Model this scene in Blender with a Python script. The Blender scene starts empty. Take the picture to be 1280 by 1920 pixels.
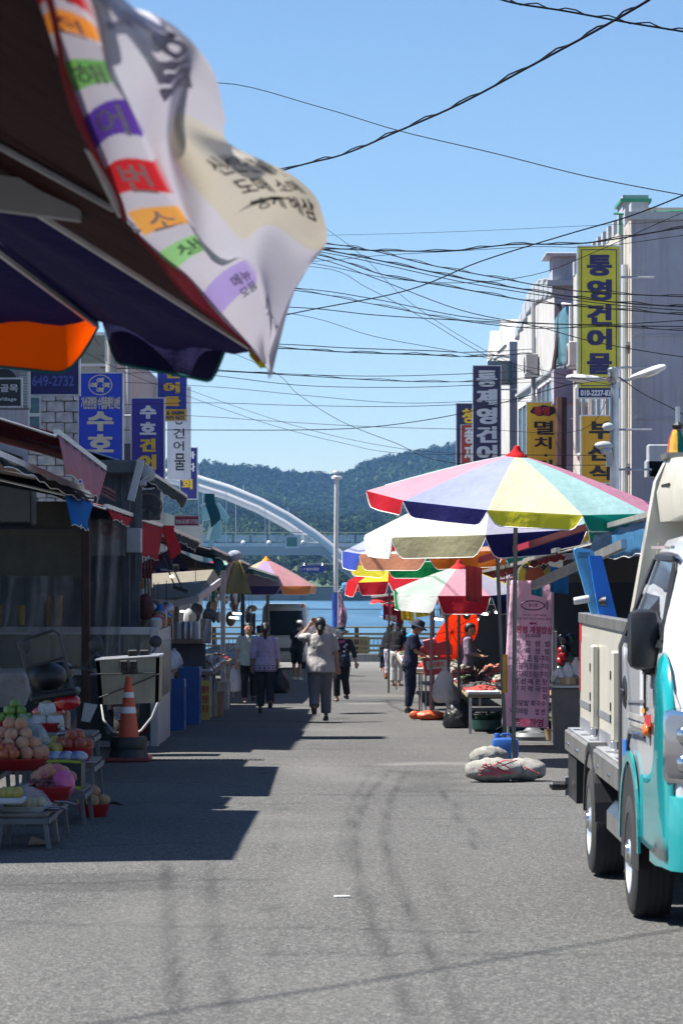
import bpy, bmesh, math, random
import numpy as np
from mathutils import Vector, Matrix, Euler, Quaternion
random.seed(7); np.random.seed(7)
S = bpy.context.scene; COL = S.collection
# ---------------------------------------------------------------- camera, sky, sun, exposure
F = 5600.0; CZ = 1.49; HV = 1070.0; SL = 103.0 / F        # focal length in photo pixels, eye height, horizon row, street fall
cam = bpy.data.objects.new('camera', bpy.data.cameras.new('camera')); COL.objects.link(cam); S.camera = cam
cam.location = (0, 0, CZ); cam.rotation_euler = (math.radians(90), 0, 0)
cd = cam.data; cd.sensor_fit = 'HORIZONTAL'; cd.sensor_width = 24.0; cd.lens = F / 1280 * 24.0
cd.shift_y = (HV - 960) / 1280; cd.clip_start = 0.1; cd.clip_end = 9000
cd.dof.use_dof = True; cd.dof.focus_distance = 36; cd.dof.aperture_fstop = 10.0
SUN_EL = math.radians(60); SUN_AZ = math.radians(5)       # sun on the left, a touch ahead
to_sun = Vector((-math.cos(SUN_EL) * math.cos(SUN_AZ), math.cos(SUN_EL) * math.sin(SUN_AZ), math.sin(SUN_EL)))
W = bpy.data.worlds.new('World'); S.world = W; W.use_nodes = True
wn = W.node_tree; bg = wn.nodes['Background']
sky = wn.nodes.new('ShaderNodeTexSky'); sky.sky_type = 'NISHITA'; sky.sun_disc = False
sky.sun_elevation = SUN_EL; sky.sun_rotation = math.atan2(to_sun.x, to_sun.y)
sky.air_density = 1.0; sky.dust_density = 0.0; sky.ozone_density = 7.0; sky.altitude = 0
wn.links.new(sky.outputs[0], bg.inputs[0]); bg.inputs[1].default_value = 0.054
sl = bpy.data.lights.new('sun', 'SUN'); sl.energy = 5.0; sl.angle = math.radians(0.53); sl.color = (1.0, 0.955, 0.88)
so = bpy.data.objects.new('sun', sl); COL.objects.link(so); so.location = (-20, 10, 40)
so.rotation_euler = to_sun.to_track_quat('Z', 'Y').to_euler()
S.view_settings.view_transform = 'Standard'; S.view_settings.look = 'None'; S.view_settings.exposure = 1.43; S.view_settings.gamma = 1.0
S.cycles.use_denoising = True; S.cycles.max_bounces = 8; S.cycles.transparent_max_bounces = 16
S.cycles.volume_bounces = 0; S.cycles.sample_clamp_indirect = 6
# ---------------------------------------------------------------- measuring: a photo point at a known distance
def P(u, v, d): return Vector(((u - 640) / F * d, d, CZ - (v - HV) / F * d))
def GD(v): return F * CZ / (v - 1173.0)
def G(u, v): return P(u, v, GD(v))
def gz(y): return -SL * y
V3 = Vector
# ---------------------------------------------------------------- materials
MC = {}
def _lin(c):
    return tuple((x / 12.92 if x <= 0.04045 else ((x + 0.055) / 1.055) ** 2.4) for x in c)
def hexc(h): return _lin(tuple(int(h[i:i + 2], 16) / 255 for i in (0, 2, 4)))
def N(nt, t, **k):
    n = nt.nodes.new('ShaderNode' + t)
    for a, b in k.items(): setattr(n, a, b)
    return n
def mixc(nt, fac, a, b, mode='MIX'):
    m = N(nt, 'Mix', data_type='RGBA', blend_type=mode)
    for s, v in ((m.inputs[0], fac), (m.inputs[6], a), (m.inputs[7], b)):
        if isinstance(v, (float, int)): s.default_value = v
        elif isinstance(v, tuple): s.default_value = (*v[:3], 1)
        else: nt.links.new(v, s)
    return m.outputs[2]
def mat(key, col, rough=0.6, metal=0.0, var=0.18, scale=6.0, bump=0.15, bscale=60.0, trans=0.0, coat=0.0, dirt=0.0, spec=0.5, alpha=1.0, transm=0.0, emit=0.0):
    """procedural surface: colour with noise variation, streaky dirt, fine relief; trans = cloth that lets light through"""
    if key in MC: return MC[key]
    if isinstance(col, str): col = hexc(col)
    m = bpy.data.materials.new(key); MC[key] = m; m.use_nodes = True
    nt = m.node_tree; b = nt.nodes['Principled BSDF']; L = nt.links.new
    tc = N(nt, 'TexCoord'); n1 = N(nt, 'TexNoise'); n1.inputs['Scale'].default_value = scale; n1.inputs['Detail'].default_value = 6
    L(tc.outputs['Object'], n1.inputs['Vector'])
    dk = tuple(c * (1 - var) for c in col); lt = tuple(min(1, c * (1 + var * 0.6)) for c in col)
    mr = N(nt, 'MapRange'); mr.inputs[1].default_value = 0.3; mr.inputs[2].default_value = 0.7; L(n1.outputs[0], mr.inputs[0])
    c = mixc(nt, mr.outputs[0], dk, lt)
    if dirt > 0:
        mp = N(nt, 'Mapping'); mp.inputs['Scale'].default_value = (7, 7, 0.7); L(tc.outputs['Object'], mp.inputs[0])
        n3 = N(nt, 'TexNoise'); n3.inputs['Scale'].default_value = 1.3; n3.inputs['Detail'].default_value = 8; L(mp.outputs[0], n3.inputs['Vector'])
        r3 = N(nt, 'MapRange'); r3.inputs[1].default_value = 0.48; r3.inputs[2].default_value = 0.72; r3.inputs[4].default_value = dirt; L(n3.outputs[0], r3.inputs[0])
        c = mixc(nt, r3.outputs[0], c, (0.06, 0.05, 0.04))
    L(c, b.inputs['Base Color'])
    b.inputs['Roughness'].default_value = rough; b.inputs['Metallic'].default_value = metal
    b.inputs['Specular IOR Level'].default_value = spec; b.inputs['Coat Weight'].default_value = coat
    if transm: b.inputs['Transmission Weight'].default_value = transm
    if emit:
        L(c, b.inputs['Emission Color']); b.inputs['Emission Strength'].default_value = emit
    if bump > 0:
        n2 = N(nt, 'TexNoise'); n2.inputs['Scale'].default_value = bscale; n2.inputs['Detail'].default_value = 4; L(tc.outputs['Object'], n2.inputs['Vector'])
        bp = N(nt, 'Bump'); bp.inputs['Strength'].default_value = bump; bp.inputs['Distance'].default_value = 0.6 / bscale; L(n2.outputs[0], bp.inputs['Height']); L(bp.outputs[0], b.inputs['Normal'])
    out = nt.nodes['Material Output']
    if trans > 0:
        tr = N(nt, 'BsdfTranslucent'); L(c, tr.inputs[0]); mx = N(nt, 'MixShader'); mx.inputs[0].default_value = trans
        L(b.outputs[0], mx.inputs[1]); L(tr.outputs[0], mx.inputs[2]); L(mx.outputs[0], out.inputs[0])
    if alpha < 1:
        tp = N(nt, 'BsdfTransparent'); mx = N(nt, 'MixShader'); L(tp.outputs[0], mx.inputs[1]); L(b.outputs[0], mx.inputs[2])
        na = N(nt, 'MapRange'); na.inputs[3].default_value = max(0, alpha - 0.22); na.inputs[4].default_value = min(1, alpha + 0.25); na.inputs[1].default_value = .3; na.inputs[2].default_value = .7
        mp = N(nt, 'Mapping'); mp.inputs['Scale'].default_value = (9, 9, 1.2); L(tc.outputs['Object'], mp.inputs[0])
        n4 = N(nt, 'TexNoise'); n4.inputs['Scale'].default_value = 1.0; n4.inputs['Detail'].default_value = 7; L(mp.outputs[0], n4.inputs['Vector'])
        L(n4.outputs[0], na.inputs[0]); L(na.outputs[0], mx.inputs[0]); L(mx.outputs[0], out.inputs[0])
    return m
def cloth(key, col, trans=0.35, var=0.08, rough=0.85, bump=0.25, bscale=9, dirt=0.0): return mat(key, col, rough, 0, var, 3.0, bump, bscale, trans, spec=0.15, dirt=dirt)
def paint(key, col, **k): return mat(key, col, **{**dict(rough=0.45, var=0.08, bump=0.05, dirt=0.12), **k})
def metal(key, col=(0.45, 0.46, 0.48), **k): return mat(key, col, **{**dict(rough=0.38, metal=0.85, var=0.2, bump=0.08, bscale=40, dirt=0.1), **k})
def ink(key, col): return mat(key, col, rough=0.6, var=0.05, bump=0.0)
# ---------------------------------------------------------------- mesh helpers
ORG = {}
def org(o): return ORG.get(o.name, Vector((0, 0, 0))) if o is not None else Vector((0, 0, 0))
def tag(o, label=None, cat=None, group=None, kind=None):
    if label: o['label'] = label
    if cat: o['category'] = cat
    if group: o['group'] = group
    if kind: o['kind'] = kind
    return o
def thing(name, label, cat, loc, group=None):
    o = bpy.data.objects.new(name, None); COL.objects.link(o); o.location = loc; o.empty_display_size = 0.1
    ORG[o.name] = Vector(loc); return tag(o, label, cat, group)
def frame(t):
    t = t.normalized(); a = Vector((0, 0, 1)) if abs(t.z) < 0.95 else Vector((1, 0, 0))
    x = t.cross(a).normalized(); return x, x.cross(t).normalized()
BOXF = [(0, 3, 2, 1), (4, 5, 6, 7), (0, 1, 5, 4), (1, 2, 6, 5), (2, 3, 7, 6), (3, 0, 4, 7)]
class MB:
    def __init__(s): s.v = []; s.f = []; s.m = []; s.cm = 0
    def add(s, vs, fs):
        k = len(s.v); s.v.extend(Vector(p) for p in vs); s.f.extend(tuple(i + k for i in f) for f in fs); s.m.extend([s.cm] * len(fs)); return s
    def box(s, c, size, rz=0.0, R=None, bev=0.0):
        c = Vector(c); h = Vector(size) * 0.5
        M = R if R is not None else Matrix.Rotation(rz, 3, 'Z')
        if bev <= 0:
            vs = [Vector((sx * h.x, sy * h.y, sz * h.z)) for sz in (-1, 1) for sx, sy in ((-1, -1), (1, -1), (1, 1), (-1, 1))]
            return s.add([c + M @ p for p in vs], BOXF)
        b = min(bev, min(h) * 0.98); bm = bmesh.new(); bmesh.ops.create_cube(bm, size=1)
        bmesh.ops.scale(bm, vec=h * 2, verts=bm.verts); bmesh.ops.bevel(bm, geom=bm.edges[:], offset=b, segments=2 if b > 0.02 else 1, affect='EDGES', profile=0.5)
        bm.verts.index_update(); s.add([c + M @ p.co for p in bm.verts], [[q.index for q in f.verts] for f in bm.faces]); bm.free(); return s
    def bar(s, a, b, w, h=None, up=Vector((0, 0, 1))):
        a = Vector(a); b = Vector(b); t = (b - a).normalized(); h = h or w
        up = up if abs(t.dot(up)) < 0.98 else Vector((1, 0, 0))
        x = t.cross(up).normalized(); y = x.cross(t)
        vs = [p + x * (sx * w / 2) + y * (sy * h / 2) for p in (a, b) for sx, sy in ((-1, -1), (1, -1), (1, 1), (-1, 1))]
        return s.add(vs, BOXF)
    def tube(s, pts, r, n=8, cap=True):
        pts = [Vector(p) for p in pts]; m = len(pts); rs = r if isinstance(r, (list, tuple)) else [r] * m; rings = []
        x = None
        for i in range(m):
            t = (pts[min(i + 1, m - 1)] - pts[max(i - 1, 0)]).normalized()
            if x is None: x, y = frame(t)
            else:
                x = (x - t * x.dot(t)).normalized(); y = t.cross(x)
            y = t.cross(x)
            rings.append([pts[i] + (x * math.cos(k * 2 * math.pi / n) + y * math.sin(k * 2 * math.pi / n)) * rs[i] for k in range(n)])
        return s.loft(rings, cap)
    def loft(s, rings, cap=True, close=True):
        n = len(rings[0]); vs = [p for r in rings for p in r]; fs = []
        for i in range(len(rings) - 1):
            for k in range(n if close else n - 1):
                fs.append((i * n + k, i * n + (k + 1) % n, (i + 1) * n + (k + 1) % n, (i + 1) * n + k))
        if cap: fs += [tuple(range(n - 1, -1, -1)), tuple(range((len(rings) - 1) * n, len(rings) * n))]
        return s.add(vs, fs)
    def lathe(s, prof, c, n=16, R=None, cap=True):
        c = Vector(c); M = R or Matrix.Identity(3)
        return s.loft([[c + M @ Vector((r * math.cos(k * 2 * math.pi / n), r * math.sin(k * 2 * math.pi / n), z)) for k in range(n)] for r, z in prof], cap)
    def ell(s, c, r, n=12, m=8, R=None):
        r = Vector((r, r, r)) if isinstance(r, (float, int)) else Vector(r); c = Vector(c); M = R or Matrix.Identity(3)
        rings = []
        for i in range(m + 1):
            th = math.pi * (0.02 + 0.96 * i / m)
            rings.append([c + M @ Vector((r.x * math.sin(th) * math.cos(2 * math.pi * k / n), r.y * math.sin(th) * math.sin(2 * math.pi * k / n), -r.z * math.cos(th))) for k in range(n)])
        return s.loft(rings)
    def grid(s, fn, nu, nv):
        vs = [Vector(fn(i / nu, j / nv)) for j in range(nv + 1) for i in range(nu + 1)]
        return s.add(vs, [(j * (nu + 1) + i, j * (nu + 1) + i + 1, (j + 1) * (nu + 1) + i + 1, (j + 1) * (nu + 1) + i) for j in range(nv) for i in range(nu)])
    def poly(s, pts, ext):
        """outline extruded along vector ext"""
        n = len(pts); ext = Vector(ext); a = [Vector(p) for p in pts]
        return s.add(a + [p + ext for p in a], [tuple(range(n)), tuple(range(2 * n - 1, n - 1, -1))] + [(i, i + n, (i + 1) % n + n, (i + 1) % n) for i in range(n)])
    def build(s, name, m, parent=None, smooth=False, thick=0.0, origin=None, ang=40):
        if parent is not None: o0 = org(parent)
        elif origin is not None: o0 = Vector(origin)
        else:
            xs = [p.x for p in s.v]; ys = [p.y for p in s.v]; o0 = Vector(((min(xs) + max(xs)) / 2, (min(ys) + max(ys)) / 2, min(p.z for p in s.v)))
        me = bpy.data.meshes.new(name); me.from_pydata([tuple(p - o0) for p in s.v], [], s.f)
        ms = m if isinstance(m, (list, tuple)) else [m]
        for q in ms: me.materials.append(q)
        if len(ms) > 1: me.polygons.foreach_set('material_index', s.m)
        bm = bmesh.new(); bm.from_mesh(me); bmesh.ops.recalc_face_normals(bm, faces=bm.faces)
        if smooth:
            for f in bm.faces: f.smooth = True
            if ang < 180:
                lim = math.radians(ang)
                for e in bm.edges:
                    if len(e.link_faces) == 2 and e.calc_face_angle(0) > lim: e.smooth = False
        bm.to_mesh(me); bm.free(); me.update()
        ob = bpy.data.objects.new(name, me); COL.objects.link(ob)
        if parent is not None:
            ob.parent = parent
            ORG[ob.name] = o0
        else:
            ob.location = o0; ORG[ob.name] = o0
        if thick: 
            md = ob.modifiers.new('t', 'SOLIDIFY'); md.thickness = thick; md.offset = 0
        return ob
def link_mesh(name, me, parent, loc=None, rot=None, scale=None):
    ob = bpy.data.objects.new(name, me); COL.objects.link(ob)
    if parent is not None: ob.parent = parent
    if loc is not None: ob.location = loc
    if rot is not None: ob.rotation_euler = rot
    if scale is not None: ob.scale = scale if not isinstance(scale, (int, float)) else (scale,) * 3
    return ob
def copy_tree(o, parent=None):
    c = o.copy(); COL.objects.link(c); c.parent = parent
    for ch in list(o.children): copy_tree(ch, c)
    return c
# ---- lettering: outline of a string, fitted into a rectangle of the given plane
TC = {}
def glyphs(t, bold=0.0):
    if (t, bold) in TC: return TC[(t, bold)]
    c = bpy.data.curves.new('t', 'FONT'); c.body = t; c.size = 1; c.offset = bold; c.resolution_u = 3; c.fill_mode = 'FRONT'
    o = bpy.data.objects.new('t', c); me = o.to_mesh()
    vs = [(p.co.x, p.co.y) for p in me.vertices]; fs = [tuple(f.vertices) for f in me.polygons]
    o.to_mesh_clear(); bpy.data.objects.remove(o); bpy.data.curves.remove(c)
    if vs:
        x0 = min(p[0] for p in vs); x1 = max(p[0] for p in vs); y0 = min(p[1] for p in vs); y1 = max(p[1] for p in vs)
        vs = [((p[0] - x0) / max(1e-6, x1 - x0), (p[1] - y0) / max(1e-6, y1 - y0)) for p in vs]
    TC[(t, bold)] = (vs, fs); return TC[(t, bold)]
def letter(mb, t, fn, bold=0.02):
    """fn(a,b) maps the unit square of the fitted string to space; heavy strokes are laid in shifted coats"""
    vs, fs = glyphs(t, .012)
    n = (fn(1, 0) - fn(0, 0)).cross(fn(0, 1) - fn(0, 0)).normalized(); sh = bold * 1.1 / max(1, len(t))
    k = 1 - 2 * sh
    coats = [(0, 0)] if bold < .015 else [(-sh, -bold * .5), (sh, -bold * .5), (-sh, bold * .5), (sh, bold * .5)]
    for i, (dx, dy) in enumerate(coats):
        mb.add([fn(sh + a * k + dx, bold * .5 + b * (1 - bold) + dy) + n * (.0012 * i) for a, b in vs], fs)
def rectfn(p00, p10, p01):
    p00 = Vector(p00); ex = Vector(p10) - p00; ey = Vector(p01) - p00
    return lambda a, b: p00 + ex * a + ey * b
# ================================================================= the setting
def asphalt():
    m = bpy.data.materials.new('asphalt'); m.use_nodes = True; nt = m.node_tree; L = nt.links.new; b = nt.nodes['Principled BSDF']
    tc = N(nt, 'TexCoord')
    def nz(sc, det=4, rough=.55):
        n = N(nt, 'TexNoise'); n.inputs['Scale'].default_value = sc; n.inputs['Detail'].default_value = det; n.inputs['Roughness'].default_value = rough; L(tc.outputs['Object'], n.inputs['Vector']); return n.outputs[0]
    vo = N(nt, 'TexVoronoi'); vo.inputs['Scale'].default_value = 95; L(tc.outputs['Object'], vo.inputs['Vector'])
    base = mixc(nt, nz(0.35, 5), (0.062, 0.062, 0.061), (0.094, 0.093, 0.091))
    mr = N(nt, 'MapRange'); mr.inputs[1].default_value = .35; mr.inputs[2].default_value = .65; L(nz(24, 5, .7), mr.inputs[0])
    base = mixc(nt, mr.outputs[0], base, mixc(nt, 1.0, base, (0.78, 0.78, 0.78), 'MULTIPLY'))
    sp = N(nt, 'Separate' + 'Color'); L(vo.outputs['Color'], sp.inputs[0])
    r1 = N(nt, 'MapRange'); r1.inputs[1].default_value = .60; r1.inputs[2].default_value = 1.0; r1.inputs[4].default_value = 1.0; L(sp.outputs[0], r1.inputs[0])
    base = mixc(nt, r1.outputs[0], base, (0.19, 0.187, 0.18))
    r2 = N(nt, 'MapRange'); r2.inputs[1].default_value = .66; r2.inputs[2].default_value = 1.0; r2.inputs[4].default_value = .85; L(sp.outputs[1], r2.inputs[0])
    base = mixc(nt, r2.outputs[0], base, (0.028, 0.028, 0.03))
    at = N(nt, 'Attribute'); at.attribute_name = 'stain'
    base = mixc(nt, at.outputs['Fac'], base, mixc(nt, 1.0, base, (0.34, 0.345, 0.36), 'MULTIPLY'))
    a2 = N(nt, 'Attribute'); a2.attribute_name = 'worn'
    base = mixc(nt, a2.outputs['Fac'], base, (0.18, 0.177, 0.168))
    L(base, b.inputs['Base Color']); b.inputs['Roughness'].default_value = .92; b.inputs['Specular IOR Level'].default_value = .2
    bp = N(nt, 'Bump'); bp.inputs['Strength'].default_value = .9; bp.inputs['Distance'].default_value = .006
    L(vo.outputs['Distance'], bp.inputs['Height']); L(bp.outputs[0], b.inputs['Normal'])
    return m
QY = 123.5                                                  # quay edge
def sheet(name, x0, x1, y0, y1, dz, m):
    mb = MB(); mb.add([(x0, y0, gz(y0) + dz), (x1, y0, gz(y0) + dz), (x1, y1, gz(y1) + dz), (x0, y1, gz(y1) + dz)], [(0, 1, 2, 3)])
    return tag(mb.build(name, m, origin=(0, 0, 0)), kind='structure')
sheet('ground', -300, 300, -60, QY - .02, -.012, mat('concrete_ground', (0.13, 0.127, 0.12), .9, var=.3, scale=.7, bump=.3, bscale=30))
def road():
    xs = np.linspace(-5.2, 5.2, 209); ys = np.concatenate([np.arange(-20, 10, 1.0), np.arange(10, 45, .09), np.arange(45, QY - .1, .5)])
    X, Y = np.meshgrid(xs, ys); Z = -SL * Y - .0 + .012 * np.sin(X * 1.7 + Y * .31) * np.sin(Y * .23) * (np.abs(X) < 5)
    nx, ny = len(xs), len(ys); co = np.stack([X, Y, Z], -1).reshape(-1, 3)
    i = np.arange(nx * ny).reshape(ny, nx); fs = np.stack([i[:-1, :-1], i[:-1, 1:], i[1:, 1:], i[1:, :-1]], -1).reshape(-1, 4)
    me = bpy.data.meshes.new('road'); me.from_pydata(co.tolist(), [], fs.tolist())
    st = np.zeros(len(co)); wo = np.zeros(len(co)); x = co[:, 0]; y = co[:, 1]
    def streak(pts, w, amp):
        p = [G(u, v) for u, v in pts]; py = np.array([q.y for q in p]); px = np.array([q.x for q in p]); o = np.argsort(py)
        cx = np.interp(y, py[o], px[o]); inr = np.clip((y - py.min()) / 1.0, 0, 1) * np.clip((py.max() - y) / 1.5, 0, 1)
        return amp * np.exp(-((x - cx) / w) ** 2) * np.clip(inr, 0, 1) * (.75 + .25 * np.sin(y * 3.1 + x * 9))
    ends = [[(735, 1440), (690, 1490), (668, 1540), (662, 1590), (672, 1650), (700, 1740), (745, 1840), (800, 1960)],
            [(765, 1440), (735, 1490), (722, 1540), (725, 1590), (745, 1660), (790, 1760), (850, 1860), (900, 1960)],
            [(700, 1440), (660, 1500), (645, 1560), (645, 1640)], [(800, 1600), (850, 1700), (900, 1800)],
            [(312, 1600), (314, 1680), (318, 1760), (328, 1850), (330, 1960)], [(392, 1600), (396, 1680), (405, 1780), (428, 1880), (440, 1960)], [(520, 1440), (512, 1600), (520, 1960)]]
    for k, e in enumerate(ends): st += streak(e, (.035, .03, .025, .05, .035, .04, .03)[k], (.75, .68, .5, .3, .9, .62, .2)[k])
    def patch(u0, v0, u1, v1, amp, arr, soft=.12):
        a = G(u0, v1); b_ = G(u1, v0); y0, y1 = a.y, b_.y; sx = (x * F / np.maximum(y, 1) + 640)
        wob = 10 * np.sin(y * 2.3) + 6 * np.sin(x * 11 + y)
        arr += amp * np.clip((sx + wob - u0) / 14, 0, 1) * np.clip((u1 - sx + wob) / 14, 0, 1) * np.clip((y - y0) / soft, 0, 1) * np.clip((y1 - y) / soft, 0, 1)
    a, b_ = P(-200, 0, 17.4), P(380, 0, 18.0)
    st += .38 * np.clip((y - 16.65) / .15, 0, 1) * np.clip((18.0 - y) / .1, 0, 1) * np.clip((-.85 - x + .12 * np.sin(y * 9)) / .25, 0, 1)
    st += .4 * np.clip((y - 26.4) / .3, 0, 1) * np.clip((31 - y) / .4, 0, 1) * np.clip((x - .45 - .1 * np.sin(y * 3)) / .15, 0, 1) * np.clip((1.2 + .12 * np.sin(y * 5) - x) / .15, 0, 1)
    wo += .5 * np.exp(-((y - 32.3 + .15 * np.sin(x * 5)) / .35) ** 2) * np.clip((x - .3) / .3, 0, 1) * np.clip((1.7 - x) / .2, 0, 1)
    wo += .35 * np.exp(-((y - 63) / 1.0) ** 2) * np.clip((x - .1) / .3, 0, 1)
    wo += .5 * np.exp(-((y - 57) / .5) ** 2) * np.clip((x - .0) / .2, 0, 1) * np.clip((.95 - x) / .2, 0, 1)
    wo += .55 * np.clip((y - 95) / 15, 0, 1)                # the quay end is paler concrete
    for q in range(60):
        qx, qy = random.uniform(-3, 3), random.uniform(11, 45); wo += random.uniform(-.1, .22) * np.exp(-((x - qx) / random.uniform(.2, .6)) ** 2 - ((y - qy) / random.uniform(.4, 2)) ** 2)
    # cracks, an old repair seam, oil drips
    st += .55 * np.exp(-((x - .92 - .02 * np.sin(y * 2.1)) / .02) ** 2) * ((y > 20) & (y < 27))
    for q in range(70):
        qx, qy, qr = random.uniform(-3, 2.6), random.uniform(11, 50), random.uniform(.02, .07); st += random.uniform(.25, .7) * np.exp(-((x - qx) / qr) ** 2 - ((y - qy) / (qr * 2.2)) ** 2)
    st += .22 * np.clip(np.sin(x * 1.3 + 2 * np.sin(y * .21)) * np.sin(y * .37 + x), 0, 1)
    for k in range(22):
        qy = random.uniform(12, 60); x0 = random.uniform(-2.5, .5); x1 = x0 + random.uniform(.8, 2.5); sl_ = random.uniform(-.3, .3)
        st += .5 * np.exp(-((y - qy - sl_ * (x - x0) - .05 * np.sin(x * 14 + k)) / .045) ** 2) * ((x > x0) & (x < x1))
    for nme, arr in (('stain', st), ('worn', wo)):
        at = me.attributes.new(nme, 'FLOAT', 'POINT'); at.data.foreach_set('value', np.clip(arr, 0, .9).astype(np.float32))
    me.materials.append(asphalt()); me.polygons.foreach_set('use_smooth', [True] * len(fs)); me.update()
    o = bpy.data.objects.new('road', me); COL.objects.link(o); tag(o, kind='structure')
road()
WZ = gz(QY) - 1.85                                          # water level
conc = mat('quay_concrete', (0.2, 0.195, 0.185), .85, var=.25, scale=1.5, bump=.3, dirt=.35)
mb = MB(); mb.box((0, QY + .35, gz(QY) / 1 - 1.4), (600, .7, 2.8 - .01)); tag(mb.build('quay_edge', conc), kind='structure')
mb = MB(); mb.box((0, QY - .9, gz(QY) + .16), (80, .35, .40), bev=.04); tag(mb.build('kerb', conc), kind='structure')
def water():
    m = bpy.data.materials.new('sea_water'); m.use_nodes = True; nt = m.node_tree; L = nt.links.new; b = nt.nodes['Principled BSDF']
    tc = N(nt, 'TexCoord'); mp = N(nt, 'Mapping'); mp.inputs['Scale'].default_value = (.10, .022, 1); L(tc.outputs['Object'], mp.inputs[0])
    n = N(nt, 'TexNoise'); n.inputs['Scale'].default_value = 1; n.inputs['Detail'].default_value = 6; L(mp.outputs[0], n.inputs['Vector'])
    r = N(nt, 'MapRange'); r.inputs[1].default_value = .38; r.inputs[2].default_value = .62; L(n.outputs[0], r.inputs[0])
    L(mixc(nt, r.outputs[0], (0.028, 0.085, 0.15), (0.06, 0.14, 0.21)), b.inputs['Base Color']); b.inputs['Roughness'].default_value = .32; b.inputs['Specular IOR Level'].default_value = .5
    n2 = N(nt, 'TexNoise'); n2.inputs['Scale'].default_value = .9; n2.inputs['Detail'].default_value = 8; n2.inputs['Roughness'].default_value = .65; L(tc.outputs['Object'], n2.inputs['Vector'])
    bp = N(nt, 'Bump'); bp.inputs['Strength'].default_value = .8; bp.inputs['Distance'].default_value = .45; L(n2.outputs[0], bp.inputs['Height']); L(bp.outputs[0], b.inputs['Normal'])
    return m
mb = MB(); mb.add([(-2500, QY, WZ), (2500, QY, WZ), (2500, 900, WZ), (-2500, 900, WZ)], [(0, 1, 2, 3)])
tag(mb.build('sea', water(), origin=(0, 300, WZ)), kind='structure')
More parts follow.
